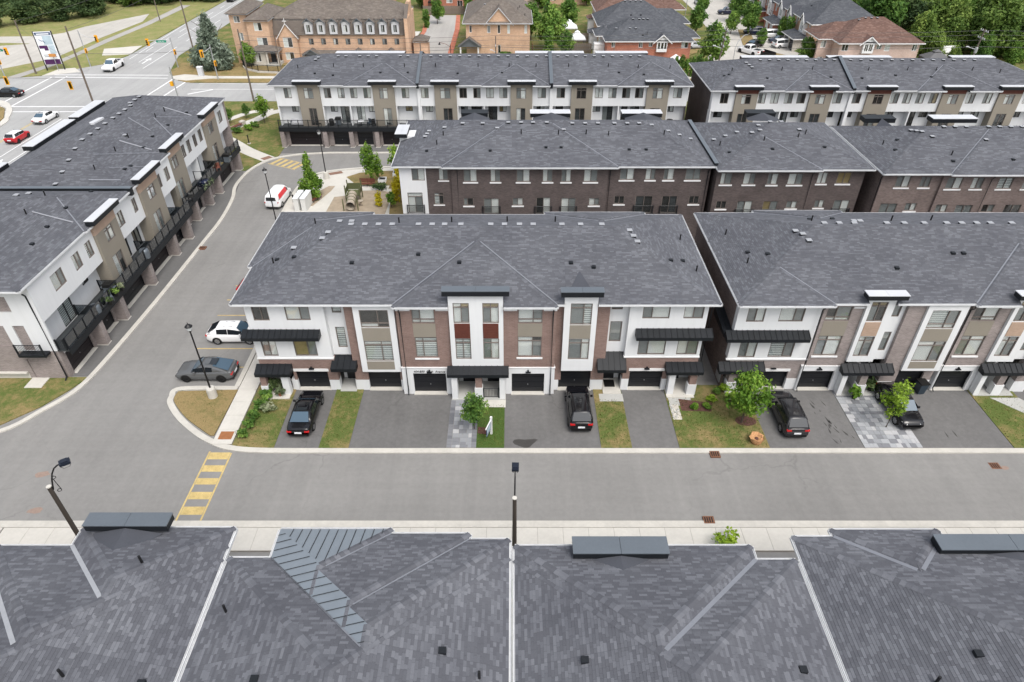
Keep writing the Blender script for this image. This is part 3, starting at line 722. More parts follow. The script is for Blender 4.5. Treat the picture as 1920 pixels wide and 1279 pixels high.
    for a,b in((-8.62,-7.55),(-5.65,-4.7),(-.6,.38),(2.35,3.33)): bx(r,'trim_band','trim_white',a,b,-.05,.03,8.12,8.25)
    wall(r,'base_wall','stucco_white',-8.68,3.36,0,2.72,-.05,holes=[(-7.82,-5.23,0,2.17),(-.02,2.56,0,2.15),(-4.3,-.95,0,2.6)],depth=.5)
    bx(r,'ledge','trim_white',-8.72,3.4,-.1,.05,2.72,2.79)
    garage(r,-7.82,-5.23,.12,2.17,.15); garage(r,-.02,2.56,.1,2.15,.15)
    wall(r,'stucco_tower','stucco_white',-4.66,-.65,3.0,9.72,-.25,[(-4.33,-3.15,7.16,8.95,'T',(W,Gy,W,'tan'),.5),(-4.3,-3.12,3.77,5.74,'T',(St,St),.5),(-2.17,-.97,7.16,8.95,'T',(Gy,W,'tan','tan'),.5),(-2.19,-.98,3.77,5.74,'T',(Gy,W),.5)],depth=.36)
    for a in(-4.31,-2.18):
        o=bx(r,'wood_panel','red_brown',a,a+1.18,-.262,-.2,5.76,7.14)
        for q in range(6): bx(o,'slat','red_brown',a+.01,a+1.17,-.275,-.263,5.78+q*.227,5.78+q*.227+.205)
    tower_cap(r,-5.05,-.2,-.55,.12,9.72,10.15); canopy(r,-5.05,-.25,-.95,-.25,2.45,3.1,name='porch_canopy')
    for a,b in((-4.75,-4.3),(-.98,-.55)): wall(r,'porch_column','stucco_white',a,b,.1,2.45,-.75,depth=.6)
    wall(r,'brick_column','brick_brown',-2.88,-2.36,1.24,2.45,-.7,depth=.5); wall(r,'column_base','stucco_white',-2.95,-2.3,.1,1.24,-.78,depth=.62)
    bx(r,'porch_floor','concrete_grey',-4.8,-.5,-.85,1.5,0,.13); wall(r,'porch_wall','stucco_white',-4.4,-.8,.13,2.7,1.5,depth=.2)
    for a in(-4.0,-2.0):
        d=bx(r,'door','garage_black',a,a+.95,1.42,1.47,.13,2.2); bx(d,'door_glass','car_glass',a+.2,a+.75,1.40,1.418,1.5,2.05)
    bx(r,'porch_wall','stucco_white',-2.75,-2.45,-.2,1.5,.13,2.5)
    railing(r,[(-2.25,-.6),(-1.05,-.6)],.13,.95,'black_metal',1.3)
    bx(r,'porch_step','concrete',-2.35,-.5,-1.7,-.86,-.05,.1)
    for s in(-6.5,1.27): 
        MB().box(s-.2,s+.2,-.2,-.05,2.3,2.36).box(s-.06,s+.06,-.2,-.05,2.36,2.55).build('wall_light','black_metal',r)
    for s in(-15.9,10.7): MB().box(s-.2,s+.2,T-.2,T-.05,2.28,2.36).box(s-.06,s+.06,T-.2,T-.05,2.36,2.5).build('wall_light','black_metal',r)
    # right end unit with its own tower
    wall(r,'brick_wall','brick_brown',3.31,3.9,1.1,8.62,T); wall(r,'brick_pier','brick_brown',6.3,7.32,1.1,8.62,T)
    bay(r,3.86,6.32,.05,2.35,9.5,(6.8,8.72,3.5,5.5,4.33,5.93,(Gy,St,Gy,St),(Gy,W)),cap=(3.55,6.63,9.5,9.95),depth=.25,low=False)
    wall(r,'stucco_wall','stucco_white',7.32,8.8,3.3,8.62,.95,ss((7.42,8.25,7.9,8.5,'1',(Gy,)),(7.44,8.35,4.92,6.82,'1',(Gy,))))
    wall(r,'stucco_wall','stucco_white',8.8,14.65,3.5,8.62,T,ss((9.67,11.68,7.41,8.5,'V',(Gy,W),.35),(12.72,14.18,7.41,8.5,'V',(W,Gy),.5),(9.67,11.77,4.01,5.93,'T',(Gy,W,W,W),.36),(12.67,14.25,4.01,5.93,'T',(W,Gy,W,Gy),.5)))
    bx(r,'ledge','trim_white',8.75,14.7,T-.06,T+.2,3.39,3.5)
    wall(r,'brick_wall','brick_brown',8.85,12.4,1.2,3.39,T,holes=[(9.4,12.04,1.2,2.03)]); bx(r,'lintel','trim_white',9.3,12.15,T-.04,T+.15,2.04,2.3); garage(r,9.4,12.04,.08,2.03,T+.3)
    wall(r,'base_wall','stucco_white',8.8,9.38,0,1.2,T); wall(r,'base_wall','stucco_white',12.05,12.45,0,1.2,T); wall(r,'base_wall','stucco_white',6.3,7.3,0,1.1,T); wall(r,'base_wall','stucco_white',3.31,3.72,0,1.1,T)
    wall(r,'brick_wall','brick_brown',3.72,6.4,2.12,2.35,T+.02); garage(r,3.74,6.36,.1,2.1,T+.25)
    canopy(r,9.4,15.2,-.3,T,5.55,6.2,name='window_canopy'); canopy(r,6.7,8.95,-.35,.95,2.45,3.6,name='door_canopy'); canopy(r,12.1,15.0,-.45,T,2.3,2.95,name='porch_canopy')
    wall(r,'brick_wall','brick_brown',12.4,14.65,2.4,3.39,T,depth=.3)
    wall(r,'porch_column','stucco_white',12.45,12.95,.1,2.35,-.2,depth=.45); wall(r,'brick_column','brick_brown',14.1,14.65,1.15,2.35,-.2,depth=.45); wall(r,'column_base','stucco_white',14.0,14.7,0,1.15,-.25,depth=.55)
    bx(r,'porch_floor','concrete',12.4,14.6,-.6,1.9,0,.14); wall(r,'porch_wall','stucco_white',12.4,14.65,.14,2.5,1.9,depth=.2); bx(r,'door','garage_black',12.9,13.8,1.82,1.88,.14,2.2)
    bx(r,'porch_floor','concrete',7.35,8.8,-.1,1.9,0,.13); wall(r,'porch_wall','stucco_white',7.35,8.8,.13,2.6,1.9,depth=.2); bx(r,'door','garage_black',7.5,8.4,1.82,1.88,.13,2.2); bx(r,'door_mat','plastic_black',7.55,8.4,.7,1.6,.132,.145)
    bx(r,'porch_slab','concrete_grey',7.0,8.9,-1.0,-.1,-.05,.08); bx(r,'porch_slab','concrete_grey',12.5,14.3,-1.5,-.6,-.05,.08)
    for s,t in((-8.3,-.07),(3.05,-.07)): downpipe(r,s,t,.1,8.4)
    downpipe(r,15.05,T+.5,1.2,8.4)
    shell(r,-19.94,14.64,T,14.2,0,8.6,'brick_mauve')
    o=ob('lettering',text_mesh('404-850  Finch  Avenue',.3,'black_metal',.3),r,(-6.52,-.075,2.27)); o.rotation_euler=(R(90),0,0); o.scale=(.86,1,1)
    H,ro=roof(r,[(-20.6,15.3,-.12,14.5),(-8.72,3.3,-.48,13.4),(-20.95,-12.6,5.3,15.0),(3.0,12.0,5.5,15.0)],.352,notch=[(-4.68,-.63,.1),(3.84,6.34,.29)],expo=.14,widths=(.25,.32,.4,.48),mat='shingle_soft',seed=3)
    vents(r,H,[(x,7.75) for x in(-12.9,-11.8,-10.7,-9.6,-7.5,-6.4,-5.4,-4.1,-1.7,-.6,.6,1.7,4.0,5.5,7.2)]+[(-14.6,6.9),(-14.9,6.1),(-17.3,6.1),(9.4,7.3),(9.6,6.5),(9.8,5.7),(-13.3,9.6),(-14.3,9.6)],[(-16.4,9.8),(-9.3,9.2),(-5,9.6),(-.4,9.8),(3.6,9.8),(14,8.9),(14.3,4),(-18.6,4.6)],[(-12.2,3.6),(-7.2,4.4),(-4,3.5),(4.5,3.6),(6.2,3.2),(12.3,4.4),(13.4,5),(-18.4,5.0),(-16.8,4.4)])
    for s in(4.1,): MB().poly([(s+.1,.9,9.2),(s+1.9,.9,9.2),(s+1,2.9,9.82)]).build('roof_cricket','roof_deck',r)
    return r
def right_block():
    r=empty('townhouse_block',(0,41.55,0),0,'greyish pink brick townhouse block at the right, paver strip before it','townhouses','townhouse blocks of the estate')
    k=41.55/40.9; W='white';Gy='grey';St='stripe';D='dark'; B='brick_grey'; ss=lambda *a:[kz(k,w) for w in a]
    wall(r,'stucco_wall','stucco_white',16.95,23.2,3.2,8.62,0,ss((17.39,18.7,7.17,8.45,'V',(Gy,W),.5),(19.78,21.6,7.2,8.45,'V',(W,Gy),.62),(17.42,18.75,3.82,5.73,'T',(Gy,W),.48),(19.74,21.6,3.85,5.73,'T',(St,Gy),.62)))
    bx(r,'ledge','trim_white',16.85,23.25,-.07,.1,3.08,3.2)
    wall(r,'brick_wall',B,17.2,23.2,1.15,3.08,.02,holes=[(19.55,22.1,1.15,1.9)]); bx(r,'lintel','trim_white',19.4,22.2,-.03,.15,1.91,2.15); garage(r,19.55,22.1,.05,1.9,.3)
    wall(r,'base_wall','stucco_white',22.12,23.2,0,1.15,0); wall(r,'base_wall','stucco_white',18.9,19.53,0,1.15,0)
    canopy(r,16.3,22.65,-.75,0,5.3,5.95,name='window_canopy'); canopy(r,16.3,19.9,-.75,0,2.2,2.9,name='porch_canopy'); canopy(r,16.25,16.95,.0,3.2,5.32,5.97,name='side_canopy')
    wall(r,'brick_column',B,17.3,17.85,1.1,2.25,-.4,depth=.5); wall(r,'column_base','stucco_white',17.2,17.95,0,1.1,-.45,depth=.6); wall(r,'porch_column','stucco_white',18.6,19.1,.1,2.25,-.35,depth=.45)
    bx(r,'porch_floor','concrete',17.2,19.2,-.8,1.5,0,.12)
    def unit(o,mirror=False):
        wall(r,'brick_wall',B,23.25+o,26.2+o,2.6,8.62,-.12,[(23.5+o,25.35+o,6.9,8.2,'B',(D,Gy,W,W) if not o else (D,W,D,W),.4),(23.5+o,25.35+o,3.6,5.5,'T',(Gy,W),.4)])
        bx(r,'infill_panel','taupe',23.5+o,25.35+o,-.14,-.09,5.52,6.88); bx(r,'window_sill','trim_white',23.4+o,25.45+o,-.2,-.05,3.45,3.58); bx(r,'trim_band','trim_white',25.4+o,26.2+o,-.17,-.1,8.05,8.2)
        wall(r,'base_wall','stucco_white',22.95+o,26.3+o,0,2.52,-.15,holes=[(23.1+o,25.7+o,0,2.05)],depth=.5); bx(r,'ledge','trim_white',22.9+o,26.35+o,-.2,0,2.52,2.6); garage(r,23.1+o,25.7+o,.08,2.05,.15)
        # tower
        wall(r,'stucco_tower','stucco_white',26.2+o,28.25+o,3.15,9.2,-.35,[(26.5+o,27.7+o,7.0,8.75,'T',(Gy,D,'tan','tan'),.5),(26.5+o,27.7+o,3.7,5.6,'T',(W,Gy),.45)],depth=.27)
        pn=bx(r,'wood_panel','tan_siding',26.5+o,27.7+o,-.37,-.3,5.65,6.95)
        for q in range(6): bx(pn,'slat','tan_siding',26.52+o,27.68+o,-.385,-.372,5.67+q*.213,5.67+q*.213+.19)
        tower_cap(r,25.75+o,28.7+o,-.85,-.1,9.2,9.6,top='cap_light')
        wall(r,'stucco_wall','stucco_white',28.25+o,29.35+o,3.15,8.62,0,[(28.4+o,29.05+o,7.2,8.5,'1',(Gy,)),(28.4+o,29.05+o,4.0,5.8,'1',(Gy,))])
        wall(r,'brick_pier',B,29.35+o,30.7+o,1.1,8.62,-.3)
        bay(r,30.7+o,33.7+o,-.5,2.35,8.55,(6.45,8.1,3.3,5.25,31.1+o,33.2+o,(St,Gy,W,W),(W,Gy)))
        wall(r,'brick_wall',B,30.5+o,33.7+o,1.0,2.35,0,holes=[(30.5+o,33.0+o,1.0,2.05)]); garage(r,30.5+o,33.0+o,.08,2.05,.25); wall(r,'base_wall','stucco_white',33.05+o,33.7+o,0,1.0,-.03); wall(r,'base_wall','stucco_white',29.3+o,30.45+o,0,1.1,-.33)
        canopy(r,25.9+o,29.9+o,-1.0,-.3,2.25,2.95,name='porch_canopy')
        wall(r,'porch_column','stucco_white',26.1+o,26.5+o,.1,2.3,-.8,depth=.6); wall(r,'brick_column',B,27.6+o,28.15+o,1.1,2.3,-.75,depth=.5); wall(r,'column_base','stucco_white',27.5+o,28.25+o,.1,1.1,-.8,depth=.6)
        bx(r,'porch_floor','concrete_grey',26.1+o,29.3+o,-.9,1.5,0,.13); wall(r,'porch_wall','stucco_white',26.2+o,29.4+o,.13,2.9,1.5,depth=.2)
        for a in(26.6,28.3): bx(r,'door','garage_black',a+o,a+.9+o,1.42,1.48,.13,2.2)
        bx(r,'porch_wall','stucco_white',27.75+o,28.0+o,-.3,1.5,.13,2.3)
        downpipe(r,23.05+o,-.2,.1,8.4)
        for s in(24.4,): MB().box(s-.2+o,s+.2+o,-.3,-.15,2.22,2.3).box(s-.06+o,s+.06+o,-.3,-.15,2.3,2.45).build('wall_light','black_metal',r)
    unit(0); unit(11.0)
    MB().box(20.6,21.0,-.15,-.03,2.2,2.28).build('wall_light','black_metal',r)
    shell(r,16.96,60,.02,14.0,0,8.6,'brick_mauve'); wall(r,'brick_wall',B,45.2,60,0,8.6,0); MB().box(16.85,16.95,.4,1.4,.4,1.1).build('meter_box','galv',r)
    H,ro=roof(r,[(16.6,62,-.55,14.3),(16.6,23.6,-.85,9),(34.0,45.5,-.8,12.5),(22,30,5.5,14.8)],.352,notch=[(26.18,28.27,-.09),(37.18,39.27,-.09)],expo=.14,widths=(.25,.32,.4,.48),mat='shingle_soft',seed=5)
    vents(r,H,[(x,7.2) for x in(25,26.2,27.4,30,31.4,33,34.8,36,37.2,38.3,40,41.8)]+[(22.6,6.6),(22.9,5.9),(23.2,5.2),(28,8.4),(28.5,8.4)],[(18.0,9.2),(18.4,4.2),(24.8,9),(31.4,9),(34.8,9.2)],[(18.8,5.6),(20,4.6),(29.2,2.6),(34,4),(34.8,4),(25,9.8),(27,10)])
    return r
def dark_row():
    B='brick_dark'; W='white';Gy='grey';D='dark';St='stripe'
    r=empty('townhouse_block',(0,67.1,0),0,'dark brown brick townhouse row with black Juliet balconies','townhouses','townhouse blocks of the estate')
    def juliet(par,a,b,t,z0,z1): railing(par,[(a-.12,t-.12),(b+.12,t-.12)],z0,.95,'black_metal',b-a+.3,'balcony_railing')
    wall(r,'stucco_wall','stucco_white',-11.85,-9.05,3.2,8.62,-.05,[(-10.55,-9.2,7.02,8.35,'V',(Gy,W),.48),(-11.2,-9.6,3.3,5.66,'D',(W,Gy,W))]); juliet(r,-11.2,-9.6,-.05,3.3,5)
    wall(r,'brick_wall',B,-11.85,-9.05,0,3.2,-.02)
    wall(r,'brick_wall',B,-9.05,-6.4,0,8.62,0,[(-7.72,-6.75,7.02,8.35,'V',(W,Gy),.5),(-8.37,-7.35,4.25,5.6,'T',(St,D),.55)],sill='trim_white')
    g=[(-5.1,-3.68),(-2.27,-1.23),(.47,1.87),(3.22,4.27),(5.17,6.2),(7.55,9.0)]
    bls=[(Gy,W),(W,Gy),(Gy,W),(W,Gy),(Gy,W),(W,Gy)]
    wall(r,'brick_wall',B,-6.4,10.1,0,8.62,-.18,[(a,b,6.92,8.3,'V',bl,.5) for (a,b),bl in zip(g,bls)]+[(-5.2,-4.15,4.2,5.1,'V',(Gy,D),.4),(.05,1.18,4.22,5.1,'V',(Gy,W),.5),(8.27,9.4,4.22,5.1,'V',(W,Gy),.55)]+[(-3.05,-1.4,3.25,5.05,'V',(Gy,W),.5),(2.6,4.15,3.25,5.15,'V',(D,W),.5),(5.3,6.86,3.25,5.1,'V',(W,Gy),.5)])
    for a,b,z in[(a,b,6.92) for a,b in g]+[(-5.2,-4.15,4.2),(.05,1.18,4.22),(8.27,9.4,4.22)]: bx(r,'window_sill','trim_white',a-.08,b+.1,-.25,-.1,z-.15,z-.01)
    for a,b in((-3.05,-1.4),(2.6,4.15),(5.3,6.86)): juliet(r,a,b,-.18,3.2,5)
    wall(r,'brick_wall',B,10.1,20.85,0,8.62,0,[(11.35,12.85,7.07,8.35,'V',(Gy,W),.5),(14.05,15.1,7.07,8.35,'V',(W,Gy),.55),(15.95,17.05,7.07,8.35,'V',(Gy,W),.4),(18.25,19.85,7.07,8.35,'V',(Gy,Gy),.55),(11.0,12.1,4.3,5.25,'V',(D,D),.5),(13.3,15.15,3.25,5.25,'V',('screen_or_dark_room',D),.5),(16.15,17.8,3.25,5.25,'V',(D,'screen_or_dark_room'),.5),(19.05,20.15,4.3,5.25,'V',(D,D),.5)])
    for a,b,z in((11.35,12.85,7.07),(14.05,15.1,7.07),(15.95,17.05,7.07),(18.25,19.85,7.07),(11.0,12.1,4.3),(19.05,20.15,4.3)): bx(r,'window_sill','trim_white',a-.08,b+.1,-.07,.06,z-.15,z-.01)
    for a,b in((13.3,15.15),(16.15,17.8)): juliet(r,a,b,0,3.2,5)
    # second pair, a little nearer
    f=-.75
    wall(r,'brick_wall',B,21.3,31.5,0,8.62,f-.1,[(21.75,22.95,6.93,8.2,'V',(W,Gy),.4),(24.15,25.4,6.93,8.2,'V',(W,Gy),.55),(26.65,27.75,6.9,8.15,'V',(Gy,W),.4),(28.8,30.35,6.9,8.15,'V',(W,Gy),.55),(21.8,22.9,4.15,5.05,'V',(D,D),.5),(29.3,30.45,4.2,5.05,'V',(Gy,W),.5),(24.05,25.7,3.25,5.05,'V',(Gy,W),.5),(26.8,28.4,3.25,5.05,'V',('tan',Gy),.5)])
    for a,b,z in((21.75,22.95,6.93),(24.15,25.4,6.93),(26.65,27.75,6.9),(28.8,30.35,6.9),(21.8,22.9,4.15),(29.3,30.45,4.2)): bx(r,'window_sill','trim_white',a-.08,b+.1,f-.17,f-.03,z-.15,z-.01)
    for a,b in((24.05,25.7),(26.8,28.4)): juliet(r,a,b,f-.1,3.2,5)
    wall(r,'brick_wall',B,31.5,36.75,0,8.62,f+.05,[(31.9,32.95,6.95,8.2,'V',(W,W),.5),(33.95,35.4,6.95,8.2,'V',('tan','tan'),.5),(32.35,33.4,4.2,5.1,'V',(Gy,W),.5),(34.4,36.1,3.25,5.1,'V',(Gy,W),.5)])
    for a,b,z in((31.9,32.95,6.95),(33.95,35.4,6.95),(32.35,33.4,4.2)): bx(r,'window_sill','trim_white',a-.08,b+.1,f-.02,f+.1,z-.15,z-.01)
    juliet(r,34.4,36.1,f+.05,3.2,5)
    for s in(-5.75,10.3,20.6): downpipe(r,s,-.1 if s<15 else -.02,.1,8.5)
    downpipe(r,31.2,f-.15,.1,8.5)
    shell(r,-11.84,20.84,.0,13.2,0,8.6,B); shell(r,21.31,36.74,f,12.6,0,8.6,B)
    H,ro=roof(r,[(-12.5,21.2,-.45,13.7),(-7.3,11.0,-.72,13.0),(21.2,37.35,f-.5,12.95),(21.2,31.9,f-.72,12.3)],.345,expo=.17,widths=(.3,.4,.5,.6),mat='shingle_soft',seed=11)
    vents(r,H,[(x,6.0) for x in(-7.4,-5.4,-3.2,-.4,1.0,2.3,3.8,6.6,8,9.4,11.2,12.6,13.9,15.3,17.2,18.5,19.8,22.4,23.6,24.8,27,28.2,29.4)]+[(-9.2,6.6),(-9.35,5.9),(-9.5,5.2),(-1.6,5.2),(5.6,5),(26,4.7),(26.8,4.7),(31,4.6)],[(-7.4,4.2),(-8,2.8),(1.0,4.3),(5,4.2),(8,4.4),(10.4,4.2),(16.4,4.3),(22.6,4.2),(26.8,2.9),(30.6,3.5),(31.5,4)],[(-9,1.8),(-2.3,1.7),(3.6,2.2),(5.2,2.2),(12.4,2.0),(14.2,2.0),(23,1.8),(27.4,1.6),(33,2)])
    parapet(r,H,[(21.2,-.4),(21.2,6.4),(21.2,13)],.3,.35)
    tower_cap(r,-13.0,-11.7,6.3,9.3,9.3,9.75,top='cap_light'); bx(r,'end_tower','stucco_white',-12.6,-10.5,6.8,8.8,8.5,9.3)
    for a,b,c in((-6.1,-2.9,'black_metal'),(2.2,7.0,'cap_light'),(13.2,18,'cap_light'),(28.2,31.6,'black_metal')): tower_cap(r,a,b,13.6,15.0,9.15,9.65,top=c); 
    for a,b in((-5.4,-3.6),(3.4,6),(14.4,17),(29,31)):
        m=(a+b)/2; MB().poly([(a-.9,12.6,9.1),(m,13.6,9.75),(m,10.5,9.75)]).poly([(m,13.6,9.75),(b+.9,12.6,9.1),(m,10.5,9.75)]).poly([(a-.9,12.6,9.1),(a-.9,13.6,9.1),(m,13.6,9.75)]).poly([(b+.9,13.6,9.1),(b+.9,12.6,9.1),(m,13.6,9.75)]).build('roof_cricket','roof_deck',r)
    # separate end block beyond the gap, paler brick
    r2=empty('townhouse_block',(0,65.2,0),0,'mauve brick townhouse row with Juliet balconies beyond the narrow gap','townhouses','townhouse blocks of the estate'); B='brick_mauve'
    wall(r2,'brick_wall',B,38.1,44.2,0,8.62,.15,[(39.6,41.05,7.0,8.3,'V',(Gy,W),.5),(42.1,43.2,7.0,8.2,'V',(Gy,Gy),.5),(38.85,40.65,3.25,5.2,'V',(Gy,Gy),.5),(41.5,42.7,4.35,5.25,'V',(Gy,W),.5)])
    wall(r2,'brick_wall',B,44.2,62,0,8.62,-.1,[(44.7,46.3,6.95,8.2,'V',(Gy,W),.5),(47.3,48.5,6.95,8.2,'V',(W,Gy),.5),(50,51.5,6.95,8.2,'V',(St,St),.5),(52.6,53.8,6.95,8.2,'V',(Gy,W),.5),(44.6,45.85,4.3,5.2,'V',(Gy,W),.5),(46.7,48.5,3.25,5.15,'V',(Gy,Gy),.5),(49.5,50.8,4.3,5.2,'V',(D,Gy),.5),(51.85,53.6,3.25,5.2,'V',(D,D),.5)])
    for a,b,z,t in((39.6,41.05,7.0,.15),(42.1,43.2,7.0,.15),(41.5,42.7,4.35,.15),(44.7,46.3,6.95,-.1),(47.3,48.5,6.95,-.1),(50,51.5,6.95,-.1),(52.6,53.8,6.95,-.1),(44.6,45.85,4.3,-.1),(49.5,50.8,4.3,-.1)): bx(r2,'window_sill','trim_white',a-.08,b+.1,t-.07,t+.06,z-.15,z-.01)
    for a,b,t in((38.85,40.65,.15),(46.7,48.5,-.1),(51.85,53.6,-.1)): juliet(r2,a,b,t,3.2,5)
    downpipe(r2,49.1,-.2,.1,8.5); shell(r2,38.11,62,.15,13,0,8.6,B); downpipe(r2,38.0,.3,.1,8.5)
    H,ro=roof(r2,[(37.75,64,-.45,13.6),(44.6,64,-.72,13)],.345,expo=.17,widths=(.3,.4,.5,.6),mat='shingle_soft',seed=13)
    vents(r2,H,[(x,6.4) for x in(46.4,47.6,48.8,51.2,52.4,53.6,54.8)]+[(43.2,6.7),(43.5,6.2),(43.8,5.7),(44.6,4.9),(50,4.3)],[(40,5.6),(45.6,2.2)],[(41.4,5.6),(40.4,3.6),(45.4,1.3),(51.6,1.4)])
    tower_cap(r2,41.4,45.0,13.4,14.8,9.2,9.7,top='black_metal'); tower_cap(r2,49.4,54.6,13.4,14.8,9.2,9.7,top='cap_light')
    MB().poly([(42,12,9.0),(43.3,13.4,9.75),(43.3,10.5,9.75)]).poly([(43.3,13.4,9.75),(44.6,12,9.0),(43.3,10.5,9.75)]).build('roof_cricket','roof_deck',r2)
    return r
def rear_units(r,segs,garages,piers,s0,s1,t=0,*a_,top=8.6,**k_):
    global WALLTOP; WALLTOP=top; return rear_units_(r,segs,garages,piers,s0,s1,t,*a_,**k_)
WALLTOP=8.6
def rear_units_(r,segs,garages,piers,s0,s1,t=0,brick='brick_grey',deck=(-1.35,.9),railkind='glass',capw=.4,low=True,topb='stucco_white',door_t=.0):
    """rear elevation: garages, deck with railing over them, set-back main floor, upper floor; segs ('W'|'T', s0, s1, upper wins, lower wins)"""
    W='white';Gy='grey'
    for sg in segs:
        kind,a,b,up,lo=sg[:5]; tt=t+(sg[5] if len(sg)>5 else 0); topm=sg[6] if len(sg)>6 else None
        if kind=='W':
            wall(r,'stucco_wall','stucco_white',a,b,5.7,WALLTOP,tt,[(c,d,6.8,8.2,'V',bl,sp) for c,d,bl,sp in up],depth=1.0)
            wall(r,'stucco_wall','stucco_white',a,b,2.95,5.7,tt+.95,[(c,d,e,5.55,'V',bl,.5) for c,d,e,bl in lo],depth=.3,frame='frame_dark')
            MB().poly([(a,tt+.02,5.701),(b,tt+.02,5.701),(b,tt+.95,5.701),(a,tt+.95,5.701)]).build('soffit','stucco_white',r)
            bx(r,'dividing_wall','stucco_white',a-.01,a+.16,tt+.02,tt+.95,2.95,5.69)
        else:
            wall(r,'taupe_bay','taupe',a,b,2.95,8.2 if topm else WALLTOP+.25,tt-.3,[(c,d,6.78,8.3 if not topm else 8.1,'T',bl,.45) for c,d,bl,sp in up]+[(c,d,e,5.5,'V',bl,.5) for c,d,e,bl in lo],depth=.35)
            MB().poly([(a,tt+.05,2.95),(a,tt+1.0,2.95),(a,tt+1.0,8.6),(a,tt+.05,8.6)]).build('bay_side','taupe',r); MB().poly([(b,tt+.05,2.95),(b,tt+1.0,2.95),(b,tt+1.0,8.6),(b,tt+.05,8.6)]).build('bay_side','taupe',r)
            if topm: wall(r,'tower_top',topm,a,b,8.2,WALLTOP+.25,tt-.3,depth=.35)
            tower_cap(r,a-capw,b+capw,tt-.85,tt-.1,WALLTOP+.25,WALLTOP+.7,top='cap_light')
    da,db=t+deck[0],t+deck[1]
    bx(r,'deck','screen_dark',s0,s1,da,db,2.78,2.95); bx(r,'fascia','black_metal',s0,s1,da-.05,da,2.4,3.0)
    railing(r,[(s0+.1,da+.06),(s1-.1,da+.06)],2.95,1.05,railkind if railkind=='glass' else railkind,1.4)
    gt=t+.1 if deck[0]<-.96 or deck[1]<1 else t-.05
    gh=[(a,b,0,2.2) for a,b in garages]
    wall(r,'brick_wall',brick,s0,s1,0,2.78,gt,holes=gh,depth=.4)
    for q,(a,b) in enumerate(garages):
        garage(r,a,b,.08,2.2,gt+.15,'garage_black' if q%3 else 'garage_brown'); bx(r,'lintel','trim_white',a-.1,b+.1,gt-.03,gt+.06,2.21,2.38)
    for p in piers: 
        o=bx(r,'pier',brick,p-.3,p+.3,da+.02,gt-.01,0,2.77); bx(o,'pier_base','concrete',p-.33,p+.33,da-.02,gt,-.02,.12)
